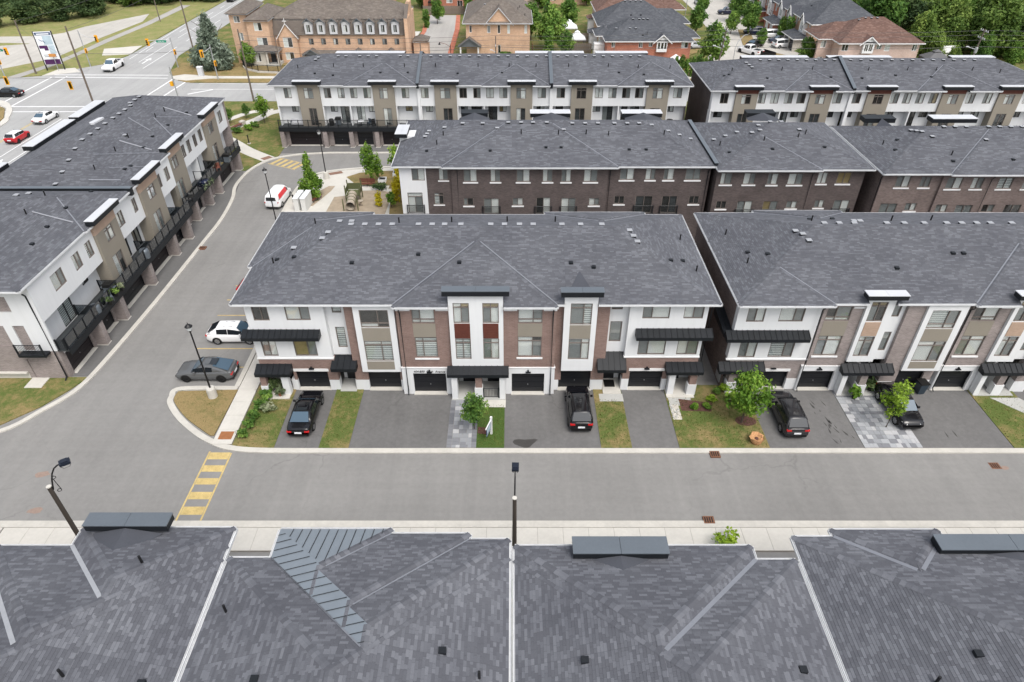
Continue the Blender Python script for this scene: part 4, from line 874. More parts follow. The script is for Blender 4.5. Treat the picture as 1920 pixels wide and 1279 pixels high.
def far_rows():
    W='white';Gy='grey';D='dark';O='screen_or_dark_room'
    r=empty('townhouse_block',(0,95.4,0),0,'far white and taupe townhouse row with black decks over garages','townhouses','townhouse blocks of the estate')
    u=lambda a,b,bl=(W,Gy),sp=.5:(a,b,bl,sp)
    segs=[('W',-33.1,-29.85,[u(-31.85,-30.85,(Gy,W))],[(-31.45,-30.5,4.6,(Gy,W))]),('T',-29.85,-26.8,[u(-29.0,-27.7,(W,Gy))],[(-28.7,-27.6,3.0,(D,D))]),('W',-26.8,-22.95,[u(-26.25,-25.3,(Gy,D)),u(-24.35,-23.4,(W,Gy))],[(-25.9,-24.95,4.6,(Gy,W)),(-24.5,-23.3,3.0,(Gy,O))]),('W',-22.95,-19.4,[u(-22.6,-21.65,(Gy,W)),u(-20.75,-19.75,(Gy,W))],[(-22.2,-21.05,3.0,(Gy,W)),(-20.45,-19.55,4.6,(W,W))]),('T',-19.4,-16.4,[u(-18.5,-17.3,(Gy,W))],[(-18.2,-17.0,3.0,(W,Gy))]),('W',-16.4,-13.2,[u(-15.4,-14.4,(Gy,W))],[(-15.2,-14.2,4.7,('tan','tan'))]),
      ('W',-12.9,-10.8,[u(-12.7,-11.65,(W,Gy))],[(-12.3,-11.3,4.6,(W,W))]),('T',-10.8,-7.75,[u(-10,-8.6,(W,Gy))],[(-9.7,-8.4,3.0,(O,D))]),('W',-7.75,-4.0,[u(-7.35,-6.3,(D,D)),u(-5.4,-4.4,(D,Gy))],[(-7.3,-6.3,4.6,(D,Gy)),(-5.8,-4.3,4.6,(D,D))]),('W',-4.0,-.2,[u(-3.6,-2.55,(W,W)),u(-1.75,-.65,(W,Gy))],[(-3.4,-2.1,3.0,(D,O)),(-1.8,-.8,4.6,('tan',W))]),('T',-.2,2.85,[u(.6,1.95,(Gy,W))],[(.6,1.9,3.0,(W,O))]),('W',2.85,5.3,[u(3.6,4.75,(W,Gy))],[(3.5,4.6,4.6,(D,W))]),
      ('W',5.6,8.25,[u(6.25,7.4,(Gy,D))],[(6.2,7.3,4.6,(D,D))]),('T',8.25,11.25,[u(9.0,10.35,(D,D))],[(8.9,10.3,3.0,(O,D))]),('W',11.25,15.0,[u(11.6,12.7,(W,W)),u(13.5,14.6,(W,Gy))],[(11.5,12.6,4.6,(W,Gy)),(12.95,14.4,3.0,(Gy,O))]),('W',15.0,18.8,[u(15.4,16.5,(D,Gy)),u(17.2,18.35,(D,Gy))],[(15.6,16.5,3.0,(D,D)),(16.9,18.2,4.6,(Gy,D))]),('T',18.8,21.85,[u(19.6,21,(Gy,W))],[(19.5,20.8,4.3,(D,Gy))]),('W',21.85,24.6,[u(22.55,23.75,(W,Gy))],[(22.0,23.1,4.6,(Gy,W))])]
    rear_units(r,segs,[(-32.2,-27.65),(-25.85,-23.55),(-22.4,-20.15),(-18.75,-16.2),(-14.5,-12),(-10,-7.6)],[-33.0,-26.85,-23.1,-19.4,-15.6,-11,-5],-33.3,24.6,.5,'brick_grey',(-.95,1.4),'rail_dummy')
    for s in(-13.05,5.45): bx(r,'fire_wall','stucco_white',s-.17,s+.17,.25,.75,2.9,8.9)
    shell(r,-33.09,24.59,.55,13.2,0,8.6,'brick_grey')
    H,ro=roof(r,[(-33.8,25.0,-.1,13.9),(-23.2,-13.2,-.4,13.2),(-4.2,5.2,-.4,13.2),(14.6,24.9,-.4,13.2)],.345,notch=[(a-.01,b+.01,.24) for a,b in((-29.85,-26.8),(-19.4,-16.4),(-10.8,-7.75),(-.2,2.85),(8.25,11.25),(18.8,21.85))],expo=.2,widths=(.35,.45,.6,.7),mat='shingle_soft',seed=21)
    parapet(r,H,[(-13.05,-.3),(-13.05,6.9),(-13.05,13.4)],.28,.35); parapet(r,H,[(5.45,-.3),(5.45,6.9),(5.45,13.4)],.28,.4)
    vents(r,H,[(-24.9,6.2),(-23.8,6.2),(-21.8,6.2),(-20.6,6.2),(-19.4,6.2),(-16,6.2),(-14.9,6.2)]+[(-13.0+1.38*q,6.2) for q in range(14)]+[(6.6+1.3*q,6.2) for q in range(10)]+[(-28,5.4),(-27.7,5.9)],[(-25.2,3.9),(-21,3.9),(-15.2,3.9),(-10.8,3.9),(-4.8,3.9),(-.4,3.9),(3.4,3.9),(8,3.9),(13.6,3.9),(17.8,3.6),(22.6,5),(-30.2,3.6)],[(-27.6,2.4),(-25,2),(-18.4,2.4),(-14.6,2.6),(-7.6,2.4),(-1.4,2.4),(15,2.6),(18.4,2)])
    for a,b in((-27,-16.5),(.5,11),(12.8,20.8)): tower_cap(r,a,b,13.3,14.5,9.15,9.7,top='cap_light')
    r2=empty('townhouse_block',(0,93.2,0),0,'far white and taupe townhouse row with red-brown tower tops','townhouses','townhouse blocks of the estate')
    segs=[('W',27.4,30.5,[u(28.5,29.6,(D,D))],[(28.2,29.4,4.6,(D,Gy))]),('T',30.5,33.5,[u(31.3,32.6,(W,D))],[(31.2,32.6,3.0,(O,D))],0,'red_brown'),('W',33.5,37.05,[u(33.7,34.7,(Gy,W)),u(35.4,36.5,(W,W))],[(34,35.3,4.6,(D,D))]),('W',37.05,40.6,[u(37.3,38.4,(W,Gy)),u(39,40.15,(Gy,D))],[(37.4,38.6,3.0,(O,Gy)),(39.0,40.1,4.6,(D,Gy))]),('T',40.6,43.6,[u(41.4,42.7,(Gy,W))],[(41.2,42.6,3.0,(O,O))],0,'red_brown'),('W',43.6,46.0,[u(43.95,45.1,(W,Gy))],[(43.9,45,4.6,(Gy,D))]),
      ('W',46.4,48.4,[u(46.6,47.7,(Gy,D))],[(46.5,47.6,4.6,(D,D))]),('T',48.4,51.5,[u(49.3,50.6,(D,D))],[(49,50.4,3.0,(O,Gy))],0,'red_brown'),('W',51.5,55,[u(51.8,52.9,(W,Gy)),u(53.5,54.6,(Gy,W))],[(52,53.4,4.6,(W,D))]),('W',55,58.6,[u(55.3,56.4,(Gy,W)),u(57.1,58.2,(Gy,'tan'))],[(55.4,56.5,3.0,(O,D)),(57,58.2,4.6,(D,D))]),('T',58.6,61.7,[u(59.5,60.8,(W,Gy))],[(59.4,60.8,3.0,(O,D))],0,'red_brown'),('W',61.7,66.3,[u(62.2,63.3,(W,Gy)),u(64.5,65.6,(Gy,W))],[(62,63.2,4.6,(W,Gy)),(64.2,65.4,4.6,(D,Gy))]),('T',66.3,69.4,[u(67.2,68.5,(W,Gy))],[(67,68.4,3.0,(O,D))],0,'red_brown'),('W',69.4,73,[u(70,71.2,(W,Gy))],[(70,71.2,4.6,(Gy,D))])]
    rear_units(r2,segs,[(28.5,33),(34,36.4),(37.6,40)],[27.6,33.6,37.1],27.4,73,.3,'brick_grey',(-.95,1.4),'rail_dummy')
    bx(r2,'fire_wall','stucco_white',46.03,46.37,.05,.6,2.9,8.9); shell(r2,27.41,73,.3,13.2,0,8.6,'brick_dark')
    H,ro=roof(r2,[(26.9,75,-.35,13.6),(36.9,46.1,-.62,13),(54.8,66,-.62,13)],.345,notch=[(a-.01,b+.01,.04) for a,b in((30.5,33.5),(40.6,43.6),(48.4,51.5),(58.6,61.7),(66.3,69.4))],expo=.2,widths=(.35,.45,.6,.7),mat='shingle_soft',seed=23)
    parapet(r2,H,[(46.2,-.4),(46.2,6.6),(46.2,13)],.28,.4)
    vents(r2,H,[(34.9+1.3*q,6.1) for q in range(9)]+[(47.6+1.45*q,6.1) for q in range(13)]+[(32.8,5.5),(33.1,5.0),(33.4,4.5)],[(30.6,4.2),(37.4,3.9),(41.6,3.9),(49.4,3.9),(54.8,3.9),(58.8,3.9),(63.8,3.9),(67.4,3.4)],[(29.4,3.4),(30,3.3),(35,2.2),(43.8,2.4),(48,2.2),(52.8,2.8),(57.6,2.4)])
    for a,b in((47.5,57),(66,72.5),(34.5,44.5)): tower_cap(r2,a,b,12.9,14.1,9.15,9.7,top='cap_light')
def left_block():
    W='white';Gy='grey';D='dark';St='stripe';O='screen_or_dark_room'
    r=empty('townhouse_block',(-36.6,0,0),R(90),'white and taupe townhouse row along the left street with black glass-railed decks','townhouses','townhouse blocks of the estate')
    u=lambda a,b,bl=(W,Gy),sp=.5:(a,b,bl,sp)
    segs=[('T_','x')]
    segs=[('W',42.9,52.45,[u(45.6,47.25,(W,Gy),.6),u(48.8,49.9,(W,Gy)),u(50.9,51.85,(St,Gy))],[(43.2,44.2,4.4,(St,St)),(46.0,47.9,3.0,(St,St)),(50,51,4.6,(W,D))]),('T',52.45,56.2,[u(53.8,55.2,(Gy,W))],[(53.5,55.2,3.0,(W,D))],.05,'tan_siding'),('W',56.2,61.25,[u(56.6,57.75,(W,Gy)),u(59.7,60.5,(W,Gy))],[(56.6,58.4,3.0,(W,Gy)),(59.4,60.8,3.0,(O,Gy))]),('T',61.25,65.2,[u(62.6,64.1,(W,Gy))],[(62.2,63.9,3.0,(W,Gy))],.05,'tan_siding'),('W',65.2,68.9,[u(65.5,66.2,(W,Gy)),u(67.2,68.2,(W,Gy))],[(65.6,67.2,3.0,(W,Gy))])]
    rear_units(r,segs,[(43.6,47.1),(49.3,51.0),(53.3,57.4),(59.4,63.3),(65.5,67.3)],[47.75,51.6,57.7,63.7,67.4],43.0,68.9,0,'brick_grey',(-.85,.9),'glass',top=9.1)
    segs=[('T',69.3,73.2,[u(70.4,71.8,(W,Gy))],[(70,71.7,3.0,(W,Gy))],.05,'tan_siding'),('W',73.2,76.7,[u(73.6,74.6,(W,Gy)),u(75.2,76.2,(W,Gy))],[(73.8,75.4,3.0,(W,W))]),('W',76.7,80.2,[u(77.1,78,(D,Gy)),u(78.7,79.7,(W,Gy))],[(77.4,79,3.0,(W,Gy))]),('T',80.2,84.1,[u(81.3,82.8,(W,Gy))],[(81,82.6,3.0,(W,D))],.05,'tan_siding'),('W',84.1,87.7,[u(85.2,86.6,(W,Gy))],[(85.2,86.4,4.4,(W,Gy))])]
    rear_units(r,segs,[(69.6,70.8),(73.2,75.2),(77.0,78.6),(81.5,85.8)],[71.9,76.1,79.4,86.9],69.0,87.7,.75,'brick_grey',(-.85,.9),'glass',top=9.1)
    for s,tq in((47.9,0),(51.9,0),(59.3,0),(66.9,0),(76.7,.75),(80.0,.75)): railing(r,[(s,tq-.75),(s,tq+.9)],2.95,1.05,'glass',2.0)
    # gable end facing the lane
    e=MB; wall_e=[]
    oe=empty('end_elevation',(42.9,0,0),R(-90)); oe.parent=r; oe.name='end_wall'
    # end wall local: s' runs away from the street (world -x), so build directly in block space
    m=MB()
    def endface(name,mat,t0,t1,z0,z1,holes=()):
        mm=MB(); ts=sorted({t0,t1,*[h[i] for h in holes for i in(0,1)]}); zs=sorted({z0,z1,*[h[i] for h in holes for i in(2,3)]})
        for a,b in zip(ts,ts[1:]):
            for c,d in zip(zs,zs[1:]):
                if any(h[0]<(a+b)/2<h[1] and h[2]<(c+d)/2<h[3] for h in holes): continue
                mm.poly([(42.87,a,c),(42.87,b,c),(42.87,b,d),(42.87,a,d)])
        for a,b,c,d in holes: mm.poly([(42.9,a,c),(43.3,a,c),(43.3,a,d),(42.9,a,d)]).poly([(42.9,b,c),(42.9,b,d),(43.3,b,d),(43.3,b,c)]).poly([(42.9,a,d),(43.3,a,d),(43.3,b,d),(42.9,b,d)]).poly([(42.9,a,c),(42.9,b,c),(43.3,b,c),(43.3,a,c)])
        return mm.build(name,mat,r)
    bpy.data.objects.remove(oe)
    endface('stucco_wall','stucco_white',0,3.3,2.9,9.1,[(1.7,2.6,2.95,5.4),(2.0,3.2,6.7,8.1)])
    endface('stucco_wall','stucco_white',3.3,14.5,5.4,9.1,[(5,7,6.7,8.1)]); endface('brick_wall','brick_grey',3.3,14.5,.8,5.4,[(3.5,5.0,3.4,5.2)]); endface('brick_wall','brick_grey',.35,3.3,0,2.9,[(2.0,2.9,.15,2.1)]); endface('stone_base','concrete',3.3,14.5,0,.8)
    bx(r,'ledge','concrete',42.6,42.9,3.3,14.5,.72,.8)
    def ewin(t0,t1,z0,z1,bl):
        o=MB().box(42.98,43.08,t0,t0+.06,z0,z1).box(42.98,43.08,t1-.06,t1,z0,z1).box(42.98,43.08,t0+.06,t1-.06,z0,z0+.06).box(42.98,43.08,t0+.06,t1-.06,z1-.06,z1).box(42.98,43.08,(t0+t1)/2-.03,(t0+t1)/2+.03,z0+.06,z1-.06).build('window','frame_taupe',r)
        MB().box(43.03,43.04,t0+.03,t1-.03,z0+.03,z1-.03).build('pane','window_glass',o); MB().poly([(43.12,t0,z0),(43.12,t1,z0),(43.12,t1,z1),(43.12,t0,z1)]).build('blind','blind_stripe',o)
    ewin(2.0,3.2,6.7,8.1,0); ewin(5,7,6.7,8.1,0); ewin(3.5,5.0,3.4,5.2,0); ewin(1.7,2.6,2.95,5.4,0)
    bx(r,'door','garage_black',43.0,43.06,2.0,2.9,.15,2.1); bx(r,'door_step','concrete',41.6,42.88,1.8,3.2,-.02,.14); bx(r,'balcony_floor','black_metal',42.2,42.9,.6,2.8,2.75,2.95); railing(r,[(42.25,.7),(42.25,2.75)],2.95,1.0,'black_metal',2.2)
    railing(r,[(42.95,-.75),(42.95,-.1)],2.95,1.0,'black_metal',1.3)
    MB().tube([(42.6,.3,8.5),(42.82,.3,8.2),(42.82,.3,.3),(42.5,.3,.1)],.06,6).build('downpipe','black_metal',r)
    shell(r,42.95,87.69,.5,14.4,0,9.1,'brick_grey')
    rects=[(41.9,59.6,-.16,14.9),(51.4,59.6,-.3,14.2),(59.6,69.3,-.1,14.9),(59.6,65.6,-.28,14.2),(59.6,88.2,.45,14.9),(72.8,80.6,.22,14.2)]
    H,ro=roof(r,rects,.345,9.2,notch=[(52.44,56.21,.09),(61.24,65.21,.09),(69.29,73.21,.84),(80.19,84.11,.84)],expo=.17,widths=(.3,.4,.5,.6),mat='shingle_soft',seed=31)
    parapet(r,H,[(59.6,-.55),(59.6,7.1),(59.6,14.8)],.32,.4)
    vents(r,H,[(s,7.0) for s in(50,52.5,55,56.5,60.4,62,63.6,65.2,66.8,68.4,70,71.6,73.4,74.8,76.2,77.6)]+[(78.2,7.3),(79.4,7.3),(80.6,7.3),(70.4,4.6),(71.3,7.9)],[(45.5,3.4),(51.6,4.2),(55.2,4.6),(62.4,4.0),(66.6,3.9),(70.2,4.2),(76.6,4.0),(79,4),(47,5.2)],[(47.8,1.9),(50.6,2.2),(54,2.4),(58.4,2.6),(63.2,1.6),(64.2,1.5),(69,2.3),(72,2.6),(75.6,2.4),(80.4,2.2),(44.6,3)])
    for s,t in((52.2,1.0),(61.0,1.0),(69.0,1.5),(80,1.5)): MB().tube([(s,t,H.h(s,t)+.06),(s-.1,t+3.0,H.h(s,t+3)+.06)],.07,4).build('valley_flashing','valley_metal',r)
    MB().tube([(73.2,3.2,H.h(73.2,3.2)+.05),(74.6,6,H.h(74.6,6)+.05)],.07,4).build('valley_flashing','valley_metal',r)
    for a,b in((56,64.6),(69,77.5),(78.3,84.5)): tower_cap(r,a,b,13.9,15.1,9.5,10.0,top='cap_light')
    for a,b in((57,63.5),(70,76.5),(79,84)): bx(r,'tower_top','stucco_white',a,b,13.2,14.8,8.3,9.49)
    MB().prism([(70.7,8.0),(70.9,7.7),(72.6,7.5),(72.75,7.75),(72.5,8.05),(71,8.3)],H.h(71.6,8)+.1,H.h(71.6,8)+.28).build('satellite_dish','cap_light',r)
def near_houses():
    vis=lambda c:c[1]>11.6 and abs(c[0])<19.5
    near=lambda c:(c[1]-10.8)**2*1.0
    spec=[('house along the bottom edge with a blue-grey standing-seam metal valley roof section',-13.4,-.13,[(-13.4,-.13,1,19.3),(-11.4,-5.9,1,20.96),(-11.4,-2.07,1,20.68),(-11.4,-.13,1,20.35)],41),
          ('house roof along the bottom edge with a dark flat cap at its middle',.13,13.4,[(.13,13.4,1,19.2),(.13,11.5,1,19.98)],42),
          ('house roof in the bottom right corner with a stepped eave',13.66,40,[(13.66,40,-6,20.5),(15.66,20.95,-6,20.92)],43),
          ('house roof in the bottom left corner beside the scroll-bracket lamp',-40,-13.66,[(-40,-13.66,-6,19.25),(-24.8,-13.66,-6,19.98),(-21.15,-13.66,-6,21.04)],44)]
    res=[]
    for lab,x0,x1,rects,seed in spec:
        r=empty('townhouse',((x0+x1)/2,10,0),0,lab,'house','houses along the bottom edge'); ox=(x0+x1)/2; L=lambda a:(a[0]-ox,a[1]-ox,a[2]-10,a[3]-10)
        rects=[L(a) for a in rects]
        skip=None
        if seed==41:
            skip=lambda i,j,poly:(j==0 and i in(1,2,3) ) or (i==1 and j==3)
        H,ro=roof(r,rects,.38,expo=.14,widths=(.2,.28,.36,.45),seed=seed,singles=(lambda c,o=ox:vis((c[0]+o,c[1]+10)),lambda c,o=ox:((c[1]+10)-12.5)**2+ (c[0]+o-max(-17,min(17,ox)))**2*.25),skip=skip,vw=.03 if seed==41 else .09,valley='valley_light' if seed==44 else True,capcol=(lambda run:abs(run[0][0]+ox+11.4)<.3))
        m=MB(); y0=min(a[2] for a in rects)+.5
        m.box(x0-ox+.45,x1-ox-.45,y0,min(a[3] for a in rects)-.5,0,8.5).build('brick_wall','brick_brown',r)
        for a in rects[1:]: MB().box(a[0]+.5,a[1]-.5,y0+5,a[3]-.5,0,8.49).build('stucco_wall','stucco_white',r)
        if seed==41:   # metal roof: pans with standing seams
            met=empty('x'); bpy.data.objects.remove(met)
            for q,(poly,i,j) in enumerate(H.faces):
                if not skip(i,j,poly): continue
                a,b,c,_=H.P[i][j]; z=lambda x,y:a*x+b*y+c
                o=MB().poly([(x,y,z(x,y)+.012) for x,y in poly]).build('metal_roof','seam_metal',r)
                run_y=(j==0)
                lo=min(p[1 if run_y else 0] for p in poly); hi=max(p[1 if run_y else 0] for p in poly); st=.44; k=math.ceil(lo/st)*st
                while k<hi-.03:
                    cut=[]
                    for p,qq in zip(poly,poly[1:]+poly[:1]):
                        u0,u1=(p[1],qq[1]) if run_y else (p[0],qq[0])
                        if (u0-k)*(u1-k)<0: f=(k-u0)/(u1-u0); cut.append((p[0]+(qq[0]-p[0])*f,p[1]+(qq[1]-p[1])*f))
                    if len(cut)==2 and (Vector(cut[0])-Vector(cut[1])).length>.25:
                        A,B=[Vector((x,y,z(x,y)+.035)) for x,y in cut]; d=(B-A)*.04; MB().tube([A+d,B-d],.02,4).build('standing_seam','seam_dark',o)
                    k+=st
        res.append((r,H,ox))
    n2,n3,n4,n1=[x for x in res]
    def cap(rr,a,b,y0,y1,z0,z1,cr=True):
        r,H,ox=rr; tower_cap(r,a-ox,b-ox,y0-10,y1-10,z0,z1); bx(r,'stucco_tower','stucco_white',a+.35-ox,b-.35-ox,y0-9.7,y1-10.15,4,z0)
        m=(a+b)/2-ox; zt=z1-.15; e=z0-.15
        if cr: MB().poly([(a+.3-ox,y0-10-.02,e),(m,y0-10-.02,zt),(m,y0-12.3,zt)]).poly([(m,y0-10-.02,zt),(b-.3-ox,y0-10-.02,e),(m,y0-12.3,zt)]).build('roof_cricket','roof_deck',r)
    cap(n1,-20.6,-16.6,20.5,21.25,9.2,9.6); cap(n3,2.85,7.25,18.95,19.85,9.2,9.6); cap(n4,19.95,27,19.15,19.98,9.2,9.6)
    for rr,boxes,pipes,goose in((n1,[],[(-16.7,18.3),(-17.3,13.0)],[(-14.7,13.2)]),(n2,[(-7.15,11.9),(-5.75,11.9)],[(-12.4,16.3),(-1.3,13.4)],[(-9.9,12.9),(-2.8,14.2)]),(n3,[(6.05,11.9),(7.35,11.9)],[],[(2.9,13.8),(11.6,13.6)]),(n4,[],[(16.4,12.9)],[(18.2,13.7),(22.6,13.1)])):
        r,H,ox=rr; vents(r,H,[(x-ox,y-10) for x,y in boxes],[(x-ox,y-10) for x,y in pipes],[(x-ox,y-10) for x,y in goose],white='cap_light')
    r,H,ox=n4; o=MB(); z=H.h(23.6-ox,11.6-10); o.box(23-ox,24.6-ox,1.2,2.4,z,z+.35).build('roof_hatch','cap_light',r)
# ---------------------------------------------------------------- ground, roads, pavements
def st(name,mat,pts,z0,z1,kind='structure'):
    return tag(MB().prism(pts,z0,z1).build(name,mat),kind=kind)
def rect(x0,x1,y0,y1): return [(x0,y0),(x1,y0),(x1,y1),(x0,y1)]
def ground():
    st('ground','grass_mid',rect(-420,420,-120,700),-.3,-.06)
    st('lane_road','asphalt_road',rect(-66,90,24,93.5),-.06,0)
    st('avenue','asphalt_ave',[(-88.5,-60),(-69,-60),(-69,108),(-66,114),(-61,116.6),(95,116.6),(95,127.3),(-59,127.3),(-63.2,129.5),(-65.9,134.5),(-68.9,146.4),(-69,260),(-79.3,260),(-79.3,146.4),(-81,140.3),(-84.5,137),(-89,131.8),(-97,129.6),(-200,129.6),(-200,117),(-92,117),(-88.5,113)],-.05,.0)
    st('parking_lot','asphalt_lot',[(-140,125.5+7),(-99.6,136.6),(-93.6,144.5),(-92.6,163),(-90.6,179),(-92.9,188),(-101.9,173.4),(-103.6,166.8),(-107.5,163.7),(-140,162)],-.05,.012)
    st('grass_island','grass_field',[(-125,155),(-111,154.8),(-105.5,156.6),(-111,157.3),(-125,157.4)],.0,.06)
    st('field','grass_field',[(-200,128.2),(-130,130),(-97,130.5),(-89,132.5),(-86,135.6),(-81.2,140.8),(-79.8,147),(-79.6,300),(-240,300),(-240,128)],-.055,-.02)
    st('path','asphalt_back',smooth_line([(-95.3,129.9),(-92.5,139),(-91.2,150)],3)+[(-90.9,160),(-89.4,176),(-89,199),(-86.6,199),(-87.4,176),(-89,160),(-89.6,150),(-90.6,139),(-92.6,131)],-.02,.02)
    for p in([(-87,152.1),(-80.1,154.9),(-79.4,147.7),(-84.8,146.7)],[(-88.9,131.8),(-88.2,136.4),(-85.5,137.3),(-83.1,134.6)]): st('pavement','concrete',p,-.02,.05)
    # north side of the cross street
    st('verge','grass_dry',[(-60,127.6),(60,127.6),(60,141),(-66,141),(-65.6,134.5),(-63,129.7)],-.05,.06)
    st('pavement','concrete',[(-64.3,131.2),(-62.6,129.2),(-60.4,128.6),(-56,129.9),(40,129.9),(40,131.3),(-56,131.4),(-62.2,132.6)],-.04,.1)
    st('back_lane','asphalt_back',[(-21.8,127),(-12.3,127),(-12.3,170),(-13.1,186),(-21.6,186),(-20.6,168),(-21.8,152)],-.04,.09); st('curb','brick_red',[(-13.4,131.5),(-12.3,131.5),(-12.3,170),(-13.1,186),(-14.1,186),(-13.4,170)],.0,.12); st('curb','brick_red',[(-21.8,150),(-21,150),(-19.9,168),(-20.8,186),(-21.7,186),(-20.9,168)],.0,.12)
    st('pavement','concrete',[(-26,131.4),(-22.2,131.4),(-22.2,151),(-21.2,168),(-22.4,168),(-24,152)],-.03,.1)
    st('side_road','asphalt_lot',[(36.5,126),(42.5,157),(46,168),(47.5,195),(47,260),(66,260),(61,195),(58,175),(62,158),(61,127)],-.04,.02)
    st('lawn','grass_dry',[(48.2,150),(49.8,153.5),(53,170),(55.5,170),(52.5,152),(60,142.5),(60,139),(51,141)],.0,.1); st('lawn','grass_dry',[(36,146),(39.6,150),(42.5,164),(40.5,166),(36,155)],.0,.1)
    # strip between the left block and the avenue
    st('boulevard','grass_dry',[(-69,20),(-51,20),(-51,90),(-62,113),(-66,113.6),(-69,107)],-.05,.04); st('pavement','concrete',[(-68.6,20),(-66.6,20),(-66.6,106),(-62,113.4),(-64,114.5),(-68.6,107)],.0,.09)
    # plaza between left block and far row
    st('lawn','grass_mid',[(-62,112),(-53,88.5),(-36,86.5),(-34.6,90.4),(-33,91.6),(-33,95),(-33,116.3),(-61,116.3)],-.05,.08)
    m=MB(); ribbon(m,smooth_line([(-53,95.5),(-46.5,99.8),(-43,98.6),(-38,93.6),(-34,90.4)],5),2.0,.05,.11); tag(m.build('footpath','concrete'),kind='structure')
    m=MB(); ribbon(m,smooth_line([(-44.2,100.5),(-42.6,104),(-40.6,107.2),(-39.4,110.2),(-36,112.2),(-33,112.4)],5),1.7,.055,.114); tag(m.build('footpath','concrete'),kind='structure')
    m=MB(); ribbon(m,smooth_line([(-47.5,103),(-45.2,107),(-42.6,110.6),(-39.4,111.6)],5),1.3,.052,.112); tag(m.build('footpath','concrete'),kind='structure')
    # aprons and curbs of the long street
    st('apron','asphalt_apron',[(-36.9,43.2),(-34.9,43.2),(-34.5,55),(-34.4,70),(-34.6,77),(-36.2,86.3),(-37.6,86.3),(-37.2,43.2)],-.02,.05)
    st('apron','asphalt_apron',[(-33.2,92.8),(-27.4,93.2),(40,93.2),(40,95.6),(-33.4,95.6)],-.02,.05)
    st('lawn','grass_mid',[(-62,35.2),(-45,35.6),(-39.3,37.2),(-37.2,39.4),(-36.0,41.4),(-35.3,43.0),(-62,43.0)],-.04,.09)
    lc=smooth_line([(-66,33.6),(-52,34.2),(-43.5,35.0),(-38.8,36.63),(-36.87,38.99),(-35.4,41.6),(-34.9,46),(-34.5,55),(-34.3,66),(-34.25,72),(-34.8,77.6),(-35.7,81.6),(-35.5,86.4),(-34.2,89.8),(-32,91.6),(-27.4,92.75),(-17,92.95),(42,92.95)],5)
    tag(ribbon(MB(),lc,.42,-.03,.11).build('curb','concrete_curb'),kind='structure')
    rc=smooth_line([(-22.4,41.62),(-27.0,41.55),(-27.35,40.6),(-27.0,39.6),(-25.3,37.7),(-22.6,35.7),(-19.8,34.75),(-14,34.62)],6)+[(95,34.62)]
    tag(ribbon(MB(),rc,.46,-.03,.10).build('curb','concrete_curb'),kind='structure')
    rc2=smooth_line([(-22.5,41.8),(-22.55,47),(-22.7,52),(-22.9,58),(-24.2,61),(-27.0,62.5),(-27.5,66),(-27.45,71),(-27.6,79),(-27.2,83),(-25.8,85.6),(-22.4,86.95),(-16.8,87.7),(-8,87.8)],5)+[(40,87.8)]
    tag(ribbon(MB(),rc2,.4,-.03,.11).build('curb','concrete_curb'),kind='structure')
    st('island_lawn','grass_dry',smooth_line([(-27.05,41.2),(-27.1,40.5),(-26.7,39.7),(-25.1,38.0),(-22.7,36.2)],5)+[(-22.4,36.2),(-22.3,41.4)],-.02,.1)
    def slabs(name,xs,ys,mat='concrete',z=.12,gap=.012):
        b=st(name,'joint',rect(xs[0],xs[-1],ys[0],ys[-1]),-.03,z-.012)
        for x0,x1 in zip(xs,xs[1:]):
            for y0,y1 in zip(ys,ys[1:]): MB().box(x0+gap,x1-gap,y0+gap,y1-gap,z-.03,z+random.uniform(0,.004)).build('slab',mat,b)
        return b
    slabs('pavement',[-22.25,-20.75],[35.25+1.55*i for i in range(15)])
    b=slabs('pavement',[-33+1.65*i for i in range(49)],[25.95,27.72]); st('curb','concrete_curb',rect(-66,95,27.76,28.28),-.03,.11); st('pavement','concrete',rect(-66,-33.1,25.95,27.72),-.03,.12)
    # drives and lawns of the front blocks
    y0,y1=34.9,41.6
    D=[(-17.55,-14.25,'d'),(-14.25,-12.05,'g'),(-12.05,-4.85,'d'),(-4.85,-2.65,'p'),(-2.65,-.58,'gg'),(-.58,6.58,'d'),(6.58,8.85,'g'),(8.85,12.35,'d'),(12.35,19.0,'g'),(19.0,25.98,'d'),(25.98,30.3,'p'),(30.3,37.0,'d'),(37.0,40.6,'g'),(40.6,52,'d'),(-20.7,-17.55,'g'),(52,90,'g')]
    for a,b,k in D:
        if k=='d': st('driveway','asphalt_drive',rect(a,b,34.85,y1+.6),-.03,.035)
        elif k in('g','gg'): st('front_lawn','grass_green' if k=='gg' else 'grass_mid',rect(a,b,y0,y1+.4),-.03,.075)
    # pavers: stones laid in random courses, each its own piece, soldier border
    def paving(x0,x1,ya,yb,seed,border):
        base=st('paving','joint',rect(x0,x1,ya,yb),-.03,.052); rr=random.Random(seed); cache={}
        def stone(a,b,c,d,tone):
            k=(round(b-a,2),round(d-c,2),tone)
            if k not in cache: w,h=k[0],k[1]; cache[k]=MB().box(.008,w-.008,.008,h-.008,-.04,.0).mesh('paving_stone','paver_%d'%tone)
            ob('paving_stone',cache[k],base,(a,c,.07+rr.uniform(-.002,.003)))
        xa,xb=x0,x1
        if border:
            n=int((yb-ya)/.3)
            for i in range(n):
                h=(yb-ya)/n
                stone(x0,x0+.38,ya+i*h,ya+(i+1)*h,rr.choice((0,1,1)));
                stone(x1-.38,x1,ya+i*h,ya+(i+1)*h,rr.choice((0,1,1)))
            xa,xb=x0+.38,x1-.38
        y=ya
